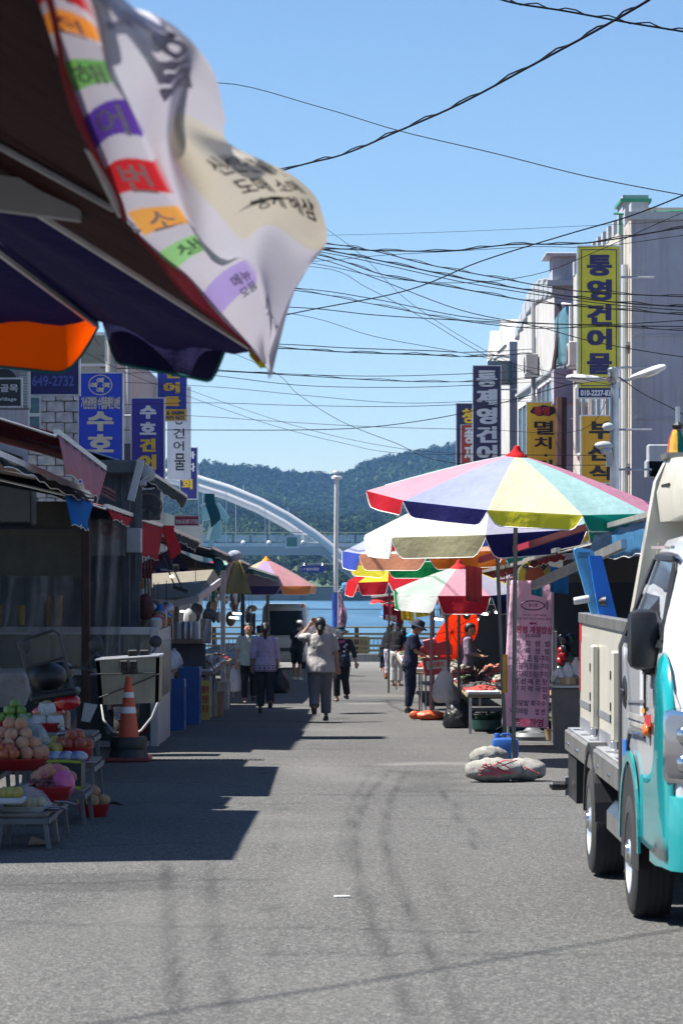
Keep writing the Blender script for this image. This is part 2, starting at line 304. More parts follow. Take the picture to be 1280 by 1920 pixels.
# ---- far shore and wooded hill
RD = 1750.0
rid = [(-400, 900), (0, 868), (250, 852), (370, 857), (430, 861), (500, 868), (560, 876), (625, 880), (655, 872), (690, 856), (735, 846), (790, 833), (850, 824), (950, 800), (1150, 770), (1500, 780), (1900, 840)]
ru = np.array([r[0] for r in rid], float); rv = np.array([r[1] for r in rid], float)
SH = 560.0
def hillz(x, y):
    """ground height of the far land"""
    u = x * F / RD + 640
    top = CZ + (HV - np.interp(u, ru, rv)) / F * RD - 7
    t = np.clip((y - SH - 30) / (RD - SH - 30), 0, 1.25)
    prof = np.where(t < 1, t ** 1.15 * (1 + .16 * np.sin(t * 7 + x * .012)) / (1 + .16 * np.sin(7 + x * .012)), 1 - (t - 1) * 1.2)
    return -2.2 + (top + 2.2) * prof
def build_hill():
    xs = np.linspace(-900, 900, 121); ys = np.concatenate([[SH, SH + 8], np.linspace(SH + 30, 2150, 70)])
    X, Y = np.meshgrid(xs, ys); Z = hillz(X, Y); Z[0, :] = WZ + 2.6; Z[1, :] = WZ + 2.7
    nx, ny = len(xs), len(ys); i = np.arange(nx * ny).reshape(ny, nx)
    me = bpy.data.meshes.new('hill'); me.from_pydata(np.stack([X, Y, Z], -1).reshape(-1, 3).tolist(), [], np.stack([i[:-1, :-1], i[:-1, 1:], i[1:, 1:], i[1:, :-1]], -1).reshape(-1, 4).tolist())
    me.materials.append(mat('hill_soil', (0.05, 0.075, 0.03), .95, var=.3, scale=.02, bump=0)); o = bpy.data.objects.new('hill', me); COL.objects.link(o); tag(o, kind='structure')
    # crowns: each a cloud of leaf-clump facets round a small dark core
    rng = np.random.default_rng(3); variants = []
    bm = bmesh.new(); bmesh.ops.create_icosphere(bm, subdivisions=1, radius=.72); cv_ = np.array([v.co for v in bm.verts]); cf = np.array([[v.index for v in f.verts] for f in bm.faces]); bm.free()
    NL = 46
    for k in range(12):
        d = rng.normal(0, 1, (NL, 3)); d /= np.linalg.norm(d, axis=1)[:, None]; d[:, 2] = np.abs(d[:, 2]) * 1.1 - .25; c = d * rng.uniform(.7, 1.08, (NL, 1))
        t = rng.normal(0, .26, (NL, 3, 3)); t[:, :, 2] *= .7; vv = np.concatenate([cv_ * (1, 1, .9), (c[:, None] + t).reshape(-1, 3)]); vv[:, 2] *= rng.uniform(.9, 1.35); variants.append(vv)
    bv = variants[0]; bf = np.concatenate([cf, (np.arange(NL * 3).reshape(-1, 3) + len(cv_))])
    n = 13000; y = SH + 25 + (RD + 40 - SH - 25) * rng.random(n) ** .75; u = rng.uniform(60, 1400, n); x = (u - 640) / F * y
    r = rng.uniform(1.3, 2.7, n) * (0.55 + .5 * np.clip((y - 560) / 900, 0, 1)); z = hillz(x, y)
    # trees standing along the skyline
    ns = 520; us = rng.uniform(60, 1400, ns); x = np.concatenate([x, (us - 640) / F * RD]); y = np.concatenate([y, RD + rng.uniform(-25, 15, ns)]); r = np.concatenate([r, rng.uniform(1.4, 3.0, ns)]); z = np.concatenate([z, hillz(x[-ns:], y[-ns:]) + rng.uniform(0, 1.6, ns)])
    n += ns; V = np.empty((n, len(bv), 3)); shade = np.clip(.5 + .5 * np.sin(x * .045) * np.sin(y * .02 + x * .02) + rng.normal(0, .28, n), 0, 1)
    for k in range(n):
        a = rng.uniform(0, 6.28); c, s_ = math.cos(a), math.sin(a); q = variants[k % 12] * r[k]
        V[k, :, 0] = q[:, 0] * c - q[:, 1] * s_ + x[k]; V[k, :, 1] = q[:, 0] * s_ + q[:, 1] * c + y[k]; V[k, :, 2] = q[:, 2] + z[k] + r[k] * .7
    Fc = (bf[None] + (np.arange(n) * len(bv))[:, None, None]).reshape(-1, 3)
    me = bpy.data.meshes.new('forest'); nv = n * len(bv); me.vertices.add(nv); me.vertices.foreach_set('co', V.reshape(-1).astype(np.float32))
    nf = len(Fc); me.loops.add(nf * 3); me.loops.foreach_set('vertex_index', Fc.reshape(-1).astype(np.int32)); me.polygons.add(nf); me.polygons.foreach_set('loop_start', (np.arange(nf) * 3).astype(np.int32))
    at = me.attributes.new('kind_of_tree', 'FLOAT', 'POINT'); at.data.foreach_set('value', np.repeat(shade, len(bv)).astype(np.float32)); me.update(); me.validate()
    m = bpy.data.materials.new('forest_leaves'); m.use_nodes = True; nt = m.node_tree; b = nt.nodes['Principled BSDF']; a = N(nt, 'Attribute'); a.attribute_name = 'kind_of_tree'
    rp = N(nt, 'ValToRGB'); e = rp.color_ramp.elements; e[0].position = 0; e[0].color = (.007, .018, .009, 1); e[1].position = 1; e[1].color = (.032, .060, .018, 1)
    e2 = e.new(.6); e2.color = (.014, .032, .012, 1)
    nt.links.new(a.outputs['Fac'], rp.inputs[0]); nt.links.new(rp.outputs[0], b.inputs['Base Color']); b.inputs['Roughness'].default_value = .9; b.inputs['Specular IOR Level'].default_value = .1
    me.materials.append(m); o = bpy.data.objects.new('forest', me); COL.objects.link(o); tag(o, 'dense green wood covering the hill across the water', 'forest', kind='stuff')
build_hill()
mb = MB(); mb.box((0, SH - .5, WZ + .9), (1800, 2, 3.0)); tag(mb.build('seawall', mat('seawall', (0.18, 0.175, 0.16), .9, var=.4, scale=.15, bump=.2, bscale=2)), kind='structure')
mb = MB()
for k in range(7):
    xx = -50 + k * 13 + random.uniform(-3, 3); mb.box((xx, SH - 2.2, WZ + .9), (random.uniform(4, 8), 1.2, 1.6), bev=.1)
tag(mb.build('seawall_fender_blocks', mat('dark_concrete', (0.12, 0.12, 0.12), .9)), kind='structure')
mb = MB(); mb.box((9.0, SH - 3, WZ + 2.6), (18, 3, 1.6), bev=.5); tag(mb.build('tarpaulin', mat('blue_tarp', (0.07, 0.24, 0.40), .6, var=.4, scale=.4)), 'bright blue tarpaulin laid along the far seawall', 'tarpaulin')
# ---- haze: one closed box of thin air
mb = MB(); mb.box((0, 900, 60), (2200, 2700, 136)); hz = mb.build('haze', [])
hz.data.materials.clear(); hm = bpy.data.materials.new('haze'); hm.use_nodes = True; nt = hm.node_tree; nt.nodes.remove(nt.nodes['Principled BSDF'])
pv = N(nt, 'VolumePrincipled'); pv.inputs['Color'].default_value = (.24, .52, 1.0, 1); pv.inputs['Density'].default_value = .00014; pv.inputs['Anisotropy'].default_value = .2
nt.links.new(pv.outputs[0], nt.nodes['Material Output'].inputs['Volume']); hz.data.materials.append(hm); tag(hz, 'thin bluish sea haze over the whole place', 'haze', kind='stuff')
# ================================================================= far things: bridge, crane vessel, quay railing, poles
white = paint('white_paint', (.46, .465, .475)); pale = paint('pale_steel', (.34, .355, .375)); dark = paint('dark_steel', (.03, .03, .032)); black = mat('black_plastic', (.012, .012, .013), .5, var=.1)
steel = metal('galvanised'); alu = metal('aluminium', (.6, .61, .62)); rust = mat('rusty_brown_steel', (.055, .022, .018), .75, var=.3, dirt=.3)
BD = 430.0
br = thing('arch_bridge', 'white tied arch footbridge crossing the harbour below the wooded hill', 'bridge', P(500, 1030, BD))
arch = [(120, 905), (200, 884), (280, 878), (330, 882), (372, 893), (430, 911), (490, 936), (540, 963), (590, 996), (630, 1028), (668, 1058), (720, 1105)]
mb = MB(); mb.tube([P(u, v + 6, BD - 4.2) for u, v in arch], .62, 14); ar = mb.build('arch', white, br, True)
mb = MB(); mb.tube([P(u - 8, v + 18, BD + 10) for u, v in arch], .60, 12); mb.build('arch', white, br, True)
for u in (372, 456, 540, 630):
    mb = MB(); mb.box(P(u, np.interp(u, [a[0] for a in arch], [a[1] for a in arch]) - 5, BD - 4.2), (.2, .2, 1.0)); mb.build('lightning_rod', white, ar)
z_ = P(0, 1025, BD).z
mb = MB(); mb.poly([(-60, BD - 3.2, z_), (-60, BD + 9, z_), (-60, BD + 8, z_ - 1.2), (-60, BD - 2, z_ - 1.2)], (130, 0, 0)); dk_ = mb.build('deck', pale, br)
mb = MB(); mb.box((5, BD - 3.1, z_ + .25), (130, .25, .5)); mb.build('edge_beam', white, br)
mb = MB(); mb.box((5, BD - 3.1, z_ + 2.0), (130, .12, .12)); mb.build('handrail', paint('ochre_rail', (.45, .38, .22)), br)
pm = None
for k in range(50):
    if pm is None:
        mb = MB(); mb.box((0, 0, .75), (.12, .12, 1.5)); o = mb.build('railing_post', white, br); pm = o.data; bpy.data.objects.remove(o)
    link_mesh('railing_post', pm, br, V3((-58 + k * 2.5, BD - 3.1, z_ + .5)) - org(br))
for k in range(50):
    mb = MB(); mb.box((-58 + k * 2.5 + 1.25, BD - 3.08, z_ + 1.15), (2.2, .03, 1.0)); mb.build('glass_panel', mat('bridge_glass', (.4, .47, .5), .2, alpha=.55), br)
for k, u in enumerate((424, 442, 497, 505, 372, 380, 560)):
    vt = np.interp(u, [a[0] for a in arch], [a[1] for a in arch]); mb = MB(); mb.tube([P(u, vt + 8, BD - 4.2 + (k % 2) * 14), P(u, 1020, BD - 4.2 + (k % 2) * 14)], .05, 5); mb.build('hanger', white, br)
mb = MB(); mb.box(P(547, 1017, BD - 4.2), (2.0, .25, 1.7), bev=.05); sg = mb.build('navigation_board', white, br); mb = MB(); mb.box(P(547, 1016, BD - 4.35), (1.5, .1, 1.3)); mb.build('green_face', paint('sign_green', (.03, .12, .07)), sg)
for u in (456, 504, 568): 
    mb = MB(); mb.lathe([(.1, -.3), (.3, -.2), (.35, .1), (.15, .35)], P(u, 1018, BD - 3.5), 8); mb.build('lamp', white, br)
# pale green crane vessel
cg = paint('pale_green_paint', (.24, .34, .31)); CD = 330
cv = thing('crane_vessel', 'pale green crane vessel moored behind the awnings', 'vessel', P(400, 1070, CD))
mb = MB(); mb.poly([P(378, 950, CD), P(398, 941, CD), P(410, 943, CD), P(427, 968, CD), P(424, 978, CD), P(412, 972, CD), P(378, 976, CD)], (0, 4, 0)); mb.build('cabin', cg, cv)
mb = MB(); mb.poly([P(395, 975, CD), P(414, 975, CD), P(413, 1012, CD), P(386, 1012, CD)], (0, 3, 0)); mb.build('tower', cg, cv)
mb = MB(); mb.bar(P(402, 970, CD - .2), P(389, 1012, CD - .2), .35); mb.build('brace', paint('cream_paint', (.6, .56, .45)), cv)
mb = MB(); mb.poly([P(376, 945, CD), P(385, 942, CD), P(385, 950, CD), P(376, 950, CD)], (0, 2, 0)); mb.build('wheelhouse', white, cv)
mb = MB(); mb.poly([P(330, 1100, CD), P(470, 1100, CD), P(455, 1118, CD), P(345, 1118, CD)], (0, 9, 0)); mb.build('hull', cg, cv)
mb = MB(); mb.box(P(395, 1055, CD) , (.5, .5, 6)); mb.build('mast', cg, cv)
# quay railing: posts, rails, bars
yel = paint('ochre_timber', (.22, .165, .06)); rt = thing('quay_railing', 'ochre and dark timber railing along the quay edge', 'railing', (0, QY - .9, gz(QY) + .36))
rz0 = gz(QY) + .36
pmesh = {}
def rep(name, key, fn, m, parent, loc):
    if key not in pmesh:
        mb = MB(); fn(mb); o = mb.build(name, m, parent); o.location = loc; pmesh[key] = o.data
        # mesh is authored around its own origin
        o.data.transform(Matrix.Translation(org(parent))); return o
    return link_mesh(name, pmesh[key], parent, loc)
for k in range(-9, 10): rep('post', 'qpost', lambda b: b.box((0, 0, .55), (.17, .17, 1.1), bev=.01), rust, rt, V3((k * 1.95 + .62, 0, 0)))
for z in (1.08, .80, .62, .32, .12): rep('rail', 'qrail%d' % (z > 1), lambda b: b.box((0, 0, 0), (37, .09, .09 if z < 1 else .06), bev=.01), yel, rt, V3((0, -.06, z)))
for k in range(-110, 110): rep('baluster', 'qbal', lambda b: b.box((0, 0, .36), (.025, .025, .6)), dark, rt, V3((k * .165, .02, 0)))
mb = MB(); mb.box((P(668, 0, QY).x, QY - .5, P(0, 1212, QY).z), (1.05, .03, .85), bev=.005); bn = mb.build('notice_board', paint('yellow_board', (.34, .31, .12)), None)
tag(bn, 'yellow notice board fixed to the quay railing', 'sign')
# camera pole with blue street-name sign
LD = 112.0; base = P(628, 1240, LD); base.z = gz(LD)
lp = thing('camera_pole', 'tall white pole with blue sleeve, camera head and side arm near the quay', 'pole', base)
s_ = LD / F
mb = MB(); mb.tube([P(629, 1110, LD), P(631, 892, LD)], [.10, .085], 10); mb.build('upper_pole', white, lp, True)
mb = MB(); mb.tube([base, P(629, 1112, LD)], .135, 12); mb.build('blue_sleeve', paint('blue_sleeve', (.02, .07, .36)), lp, True)
mb = MB(); mb.lathe([(.06, 0), (.2, .02), (.2, .1), (.1, .16), (.05, .18)], P(631, 899, LD), 10); ch = mb.build('camera_head', white, lp, True)
mb = MB(); mb.ell(P(629, 886, LD), (.1, .14, .08)); mb.tube([P(631, 895, LD), P(629, 885, LD)], .03, 6); mb.build('camera', white, ch, True)
mb = MB(); mb.box((P(594, 1057, LD) + P(628, 1057, LD)) / 2, (1.4, .06, .06)); mb.build('arm', steel, lp)
sn = thing('street_name_sign', 'small blue arrow shaped street name sign hanging from the pole arm', 'sign', P(586, 1072, LD - .15))
pts = [(561, 1067), (567, 1061), (606, 1061), (612, 1067), (606, 1073), (567, 1073)]
mb = MB(); mb.poly([P(u, v, LD - .15) for u, v in pts], (0, .05, 0)); mb.build('plate', paint('sign_blue', (.02, .045, .36)), sn)
mb = MB(); letter(mb, '중앙시장로', rectfn(P(574, 1070, LD - .155), P(598, 1070, LD - .155), P(574, 1064.5, LD - .155))); mb.build('lettering', ink('white_ink', (.75, .75, .75)), sn); mb = MB(); letter(mb, '← 14', rectfn(P(563, 1069, LD - .155), P(572, 1069, LD - .155), P(563, 1065, LD - .155))); mb.build('lettering', ink('white_ink', (.75, .75, .75)), sn)
for u in (570, 604): 
    mb = MB(); mb.tube([P(u, 1061, LD - .12), P(u, 1056, LD - .05)], .015, 5); mb.build('hook', steel, sn)
# tall feather flag beside the pole
fd = 108.; fl = thing('feather_flag', 'dark pink and purple feather flag standing by the blue pole', 'flag', P(641, 1240, fd))
mb = MB(); mb.tube([V3((P(633, 0, fd).x, fd, gz(fd))), P(634, 1110, fd), P(640, 1102, fd)], .02, 6); mb.build('pole', white, fl)
def ff(a, b):
    v = 1103 + b * 68; w = (3 + 13 * min(1, b * 1.6)) if b < .75 else 16 - (b - .75) * 12
    return P(634.5 + a * w, v + a * 6, fd) + V3((0, .12 * math.sin(a * 5 + b * 4), 0))
def flagm():
    m = mat('flag_print', (.2, .1, .17), .8, var=.1); nt = m.node_tree; b = nt.nodes['Principled BSDF']; n = N(nt, 'TexNoise'); n.inputs['Scale'].default_value = 4.5; n.inputs['Detail'].default_value = 3
    tc = N(nt, 'TexCoord'); nt.links.new(tc.outputs['Object'], n.inputs['Vector']); rp = N(nt, 'ValToRGB'); rp.color_ramp.elements[0].position = .42; rp.color_ramp.elements[0].color = (.03, .025, .07, 1); rp.color_ramp.elements[1].position = .6; rp.color_ramp.elements[1].color = (.45, .2, .3, 1)
    nt.links.new(n.outputs[0], rp.inputs[0]); nt.links.new(rp.outputs[0], b.inputs['Base Color']); return m
mb = MB(); mb.grid(ff, 5, 12); mb.build('cloth', flagm(), fl, True, .006)
# ================================================================= buildings
wallgrey = mat('grey_and_shaded_wall', (.31, .315, .37), .85, var=.12, scale=1.2, bump=.25, bscale=25, dirt=.25)  # grey walls; also the shade tone painted on the right row's ends
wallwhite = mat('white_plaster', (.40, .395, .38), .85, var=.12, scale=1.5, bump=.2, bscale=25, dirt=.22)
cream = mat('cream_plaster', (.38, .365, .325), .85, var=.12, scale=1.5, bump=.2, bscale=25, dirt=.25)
glassm = mat('window_glass', (.03, .06, .07), .08, var=.2, bump=0, spec=.8); glassb = mat('blue_window_glass', (.06, .14, .17), .1, var=.3, bump=0, spec=.8)
frm = paint('window_frame', (.6, .6, .6)); greenp = paint('roof_green', (.02, .22, .12)); dkgrey = mat('dark_grey_wall', (.07, .07, .08), .85, dirt=.2)
def lineR(d): return 5.92 - .0215 * (d - 61)                 # street-side face of the right row
def facade_right(name, label, d0, d1, h0, m, front=None, depth=9, x_off=0, gable=False):
    """a building of the right row: front faces the camera, side faces the street"""
    b = thing(name, label, 'building', (lineR(d0) + x_off, d0, gz(d0)))
    xa, xb = lineR(d0) + x_off, lineR(d1) + x_off; zt = h0; zb = gz(d1) - .1
    mb = MB(); mb.add([(xa, d0, zb), (xa + depth, d0, zb), (xb + depth, d1, zb), (xb, d1, zb), (xa, d0, zt), (xa + depth, d0, zt), (xb + depth, d1, zt), (xb, d1, zt)], BOXF)
    w = mb.build('wall', [m, front or m], b)
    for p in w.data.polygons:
        if p.normal.y < -.8: p.material_index = 1 if front else 0  # camera-facing end: its shade is put into the wall colour
    return b
def window_side(b, d0, d1, z0, z1, x_off=0, panes=2, glass=None, proud=.05):
    """window in the street-side face: frame and panes"""
    xa, xb = lineR(d0) + x_off, lineR(d1) + x_off; mb = MB(); t = .07
    def pt(a, z, o): return V3((xa + (xb - xa) * a - o, d0 + (d1 - d0) * a, z))
    for a0, a1, za, zb_ in ((0, 1, z0 - t, z0), (0, 1, z1, z1 + t)): mb.bar(pt(a0, (za + zb_) / 2, proud / 2), pt(a1, (za + zb_) / 2, proud / 2), proud, t)
    for k in range(panes + 1):
        a = k / panes; mb.box(pt(a, (z0 + z1) / 2, proud / 2 + .003), (proud, t, z1 - z0))
    w = mb.build('window', frm, b)
    for k in range(panes):
        mb = MB(); a0, a1 = (k + .03) / panes, (k + .97) / panes
        mb.add([pt(a0, z0, .012), pt(a1, z0, .012), pt(a1, z1, .012), pt(a0, z1, .012)], [(0, 1, 2, 3)]); mb.build('pane', glass or glassm, w)
    return w
# R1 tall grey block
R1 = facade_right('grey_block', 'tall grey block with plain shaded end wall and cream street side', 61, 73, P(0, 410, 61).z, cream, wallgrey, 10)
zt = P(0, 410, 61).z
mb = MB(); mb.box((lineR(61) + 5, 61 - .06, zt + .05), (10.3, .25, .16)); mb.build('coping', pale, R1)
for z in (2.3, 4.6, 6.3):
    mb = MB(); mb.box((lineR(61) + 5, 61 - .012, z), (9.9, .03, .035)); mb.build('plaster_joint', wallgrey, R1)
for xx in (2.2, 4.6):
    mb = MB(); mb.box((lineR(61) + xx, 61 - .012, 4), (.03, .026, 9)); mb.build('plaster_joint', wallgrey, R1)
mb = MB(); mb.tube([(lineR(61.3) - .1, 61.35, -1), (lineR(61.3) - .1, 61.35, zt - .9)], .07, 8); mb.build('drainpipe', white, R1, True)
mb = MB(); mb.tube([(lineR(62) - .1, 62.0, -1), (lineR(62) - .1, 62.0, zt)], .05, 8); mb.build('drainpipe', pale, R1, True)
for k in range(12):
    a = k / 11; mb = MB(); mb.box((lineR(61 + 12 * a) + .12, 61.2 + 11.6 * a, zt + .17), (.26, .5, .34)); mb.build('parapet_block', pale, R1)
for (d0, d1, z0, z1) in ((62.8, 65.4, 1.8, 3.4), (66, 68.4, 1.8, 3.4), (69, 72, 1.8, 3.4), (62.8, 65.4, 4.3, 5.9), (66, 68.4, 4.3, 5.9), (69, 72, 4.3, 5.9)): window_side(R1, d0, d1, z0, z1)
ph = thing('roof_hut', 'small grey hut on top of the tall grey block', 'hut', P(1190, 410, 63)); mb = MB(); mb.box(P(1186, 403, 64), (.55, 1.2, .72)); mb.build('wall', wallgrey, ph)
mb = MB(); mb.box(P(1186, 382, 64) , (.66, 1.4, .07)); mb.build('roof', greenp, ph)
mb = MB(); mb.box(P(1250, 408, 64.2), (1.2, 1.6, .25)); mb.build('roof_curb', cream, R1)
gr = thing('roof_railing', 'green pipe railing on the roof of the tall grey block', 'railing', P(1160, 425, 61.5))
for k in range(5):
    mb = MB(); u = 1162 + k * 32; mb.tube([P(u, 402 - (k > 1) * 8, 61.3), P(u, 440 if k == 0 else 412, 61.3)], .03, 6); mb.build('post', greenp, gr)
mb = MB(); mb.tube([P(1150, 400, 61.3), P(1196, 402, 61.3)], .025, 6); mb.tube([P(1228, 397, 61.3), P(1330, 392, 61.3)], .025, 6); mb.build('rail', greenp, gr)
# R2 white building with big windows and a curved parapet
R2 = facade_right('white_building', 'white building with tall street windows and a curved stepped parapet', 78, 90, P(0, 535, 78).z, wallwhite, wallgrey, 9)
z2 = P(0, 535, 78).z
mb = MB(); mb.box((lineR(78) + .75, 78.5, z2 + .38), (1.6, 1.1, .76)); mb.build('roof_block', wallgrey, R2); mb = MB(); mb.box((lineR(78) + .7, 78.5, z2 + .80), (1.9, 1.4, .1), bev=.02); mb.build('roof_block_cap', pale, R2)
mb = MB(); mb.box((lineR(78) + 4.4, 78 - .1, z2 + .05), (9.2, .3, .14)); mb.build('coping', pale, R2)
for k in range(9):
    a = k / 8; z = z2 - .05 + .36 * math.sin(a * math.pi) - .5 * max(0, a - .55); mb = MB(); mb.box((lineR(78 + 12 * a) + .1, 78.7 + 11.2 * a, z), (.32, 1.45, .35 + .25 * math.sin(a * math.pi)), bev=.04); mb.build('parapet_block', pale, R2)
for (d0, d1, z0, z1, n) in ((78.4, 82.6, 3.9, 6.5, 3), (83.2, 89, 3.9, 6.3, 4), (78.4, 89, 2.6, 3.4, 8), (78.8, 89, .4, 2.1, 6)): window_side(R2, d0, d1, z0, z1, panes=n, glass=glassb)
mb = MB(); mb.tube([(lineR(84) - .1, 83, -1.5), (lineR(84) - .1, 83, z2)], .06, 8); mb.build('drainpipe', pale, R2, True)
aw = thing('arched_bay', 'curved glass bay with dark arched frame beside the white building', 'bay window', P(1052, 700, 75))
mb = MB(); mb.grid(lambda a, b: P(1040 + 30 * a, 690 - (b * 118) * (1 - .25 * (1 - a) ** 2), 75.5 - 1.0 * math.sin(a * 1.5)), 8, 8); mb.build('glass', glassb, aw, True, .03)
mb = MB(); mb.tube([P(1037 + 8 * t * t + 0, 692 - 122 * math.sin(t * math.pi / 2) ** 1.0, 75.2) + V3((.12 * math.sin(t * 3), 0, 0)) for t in np.linspace(0, 1, 10)], .06, 6); mb.build('frame', rust, aw, True)
mb = MB(); mb.tube([P(1054, 570, 74.6), P(1070, 570, 74.4), P(1070, 690, 74.4)], .05, 6); mb.build('frame', frm, aw, True)
mb = MB(); mb.box(P(1056, 727, 75.3), (.55, .9, .85)); mb.build('base', wallgrey, aw)
mb = MB(); mb.tube([P(1052, 745, 74.2), P(1050, 1000, 74.2)], .14, 8); tag(mb.build('rusty_duct', rust, None, True), 'rusty brown vertical duct between the two yellow signs', 'duct')
# R3 gabled building
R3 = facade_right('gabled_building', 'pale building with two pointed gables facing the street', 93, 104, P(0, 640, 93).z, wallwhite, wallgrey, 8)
z3 = P(0, 640, 93).z
for k in range(2):
    d0 = 94.2 + k * 4.6; d1 = d0 + 3.8; zz = [z3 - .05, z3 + .1]
    mb = MB(); mb.add([(lineR(d0) - .05, d0, z3), (lineR(d1) - .05, d1, z3), (lineR((d0 + d1) / 2) - .05, (d0 + d1) / 2, z3 + .95), (lineR(d0) + 2.4, d0, z3), (lineR(d1) + 2.4, d1, z3), (lineR((d0 + d1) / 2) + 2.4, (d0 + d1) / 2, z3 + .95)], [(0, 1, 2), (3, 5, 4), (0, 2, 5, 3), (1, 4, 5, 2), (0, 3, 4, 1)]); mb.build('gable', wallwhite, R3)
mb = MB(); mb.tube([P(922, 690, 92.6), P(926, 672, 92.6), P(938, 666, 92.6), P(955, 668, 92.6)], .06, 8); mb.build('duct', white, R3, True)
mb = MB(); mb.box(P(936, 700, 92.7), (.75, .5, .75)); mb.build('balcony_glass', glassb, R3)
for (d0, d1, z0, z1) in ((94.5, 97, 3.2, 4.4), (99, 101.5, 3.2, 4.4), (94.5, 97, 1.2, 2.4)): window_side(R3, d0, d1, z0, z1)
for kk, (n, l, d0, d1, h) in enumerate((('low_shop', 'low pale shop at the quay end of the right row', 105, 117, 2.2),)): facade_right(n, l, d0, d1, h, wallwhite, wallgrey, 8)
R0 = facade_right('low_market_hall', 'low grey market hall standing behind the parked truck', 26, 58, 2.0, wallgrey, wallgrey, 12, 1.2)
# left row
def facade_left(name, label, d0, d1, h, m, x0=-5.4, depth=9):
    b = thing(name, label, 'building', (x0, d0, gz(d0))); zb = gz(d1) - .1
    mb = MB(); mb.add([(x0 - depth, d0, zb), (x0, d0, zb), (x0, d1, zb), (x0 - depth, d1, zb), (x0 - depth, d0, h), (x0, d0, h), (x0, d1, h), (x0 - depth, d1, h)], BOXF); mb.build('wall', m, b); return b
L1 = facade_left('stone_clad_shop', 'shop with pale rough stone cladding behind the blue signs', 57, 62, 5.2, wallwhite, -4.75, 6)
stone = mat('split_stone', (.46, .455, .45), .9, var=.25, scale=9, bump=.7, bscale=18)
sm = []
for q in range(4):
    mb = MB(); mb.box((0, 0, 0), (.33, .09, .195), bev=.02); o = mb.build('stone', stone, None); 
    for v in o.data.vertices: v.co.y += random.uniform(-.018, .012); v.co.z += random.uniform(-.01, .01) + 0
    sm.append(o.data); bpy.data.objects.remove(o)
for r in range(30):
    z = -.5 + r * .205
    if z > 5.0: break
    for c in range(6):
        xx = -4.93 - c * .345 - (r % 2) * .17
        link_mesh('stone', random.choice(sm), L1, V3((xx, 56.95, z - .1)) - org(L1))
mb = MB(); mb.tube([(-4.72, 56.9, -1), (-4.72, 56.9, 5.2)], .04, 8); mb.build('drainpipe', dkgrey, L1)
mb = MB(); wx = P(65, 760, 56.9); mb.box(wx, (.24, .06, 1.1)); w = mb.build('window', frm, L1)
for k in range(3):
    mb = MB(); mb.box(wx + V3((0, -.04, .36 - k * .36)), (.18, .02, .29)); mb.build('pane', glassb, w)
L2 = facade_left('white_shop_house', 'white three storey shop house above the left hand stalls', 66, 84, 6.7, wallwhite, -5.0, 8)
mb = MB(); wx = P(170, 655, 65.95); mb.box(wx, (.75, .1, .75)); w = mb.build('window', frm, L2); mb = MB(); mb.box(wx + V3((0, -.05, 0)), (.62, .04, .62)); mb.build('pane', mat('olive_glass', (.2, .2, .15), .2), w)
mb = MB(); mb.tube([P(240, 600, 65.85), P(240, 850, 65.85)], .05, 8); mb.build('drainpipe', pale, L2, True)
mb = MB(); mb.box(P(240, 900, 65.9), (.5, .2, 1.6)); mb.build('meter_box', dkgrey, L2)
L3 = facade_left('quay_shop', 'low shop house near the quay end of the left row', 88, 112, 3.2, wallwhite, -5.2, 8)
for z0, d0 in ((1, 60), (1, 70), (3.6, 70), (3.6, 77), (1, 92), (1, 100)):
    b = {60: L1, 70: L2, 77: L2, 92: L3, 100: L3}[d0]; xx = org(b).x
    mb = MB(); mb.box((xx + .03, d0, z0 + .6), (.06, 2.2, 1.3)); w = mb.build('window', frm, b)
    for q in (-1, 1):
        mb = MB(); mb.box((xx + .055, d0 + q * .54, z0 + .6), (.03, .98, 1.15)); mb.build('pane', glassm, w)
L0 = facade_left('corner_shop', 'grey corner shop with air conditioner above the red awning', 36.2, 51, 7.6, wallgrey, -5.35, 8)
mb = MB(); mb.box((-5.75, 40.1, 8.6), (.7, 1.0, 2.2), bev=.03); mb.build('roof_shadow_block', pale, L0)  # unseen block added so that its shadow reaches the mid street
mb = MB(); mb.box((-5.7, 46.6, 8.0), (.6, .7, 1.2), bev=.03); mb.build('roof_shadow_block_small', wallgrey, L0)  # smaller unseen block added beside it, likewise for its shadow
ac = thing('air_conditioner', 'grey outdoor air conditioner unit behind the grey lane sign', 'air conditioner', P(20, 740, 46))
mb = MB(); mb.box(P(18, 730, 46), (.62, .3, .62), bev=.02); mb.build('case', pale, ac)
for k in range(14):
    mb = MB(); mb.box(P(44, 690 + k * 5.2, 45.83), (.12, .02, .02)); mb.build('louvre', frm, ac)
mb = MB(); mb.lathe([(.2, 0), (.2, .03), (.18, .04)], P(8, 715, 45.86), 16, Matrix.Rotation(math.radians(90), 3, 'X')); mb.build('fan_guard', dark, ac)
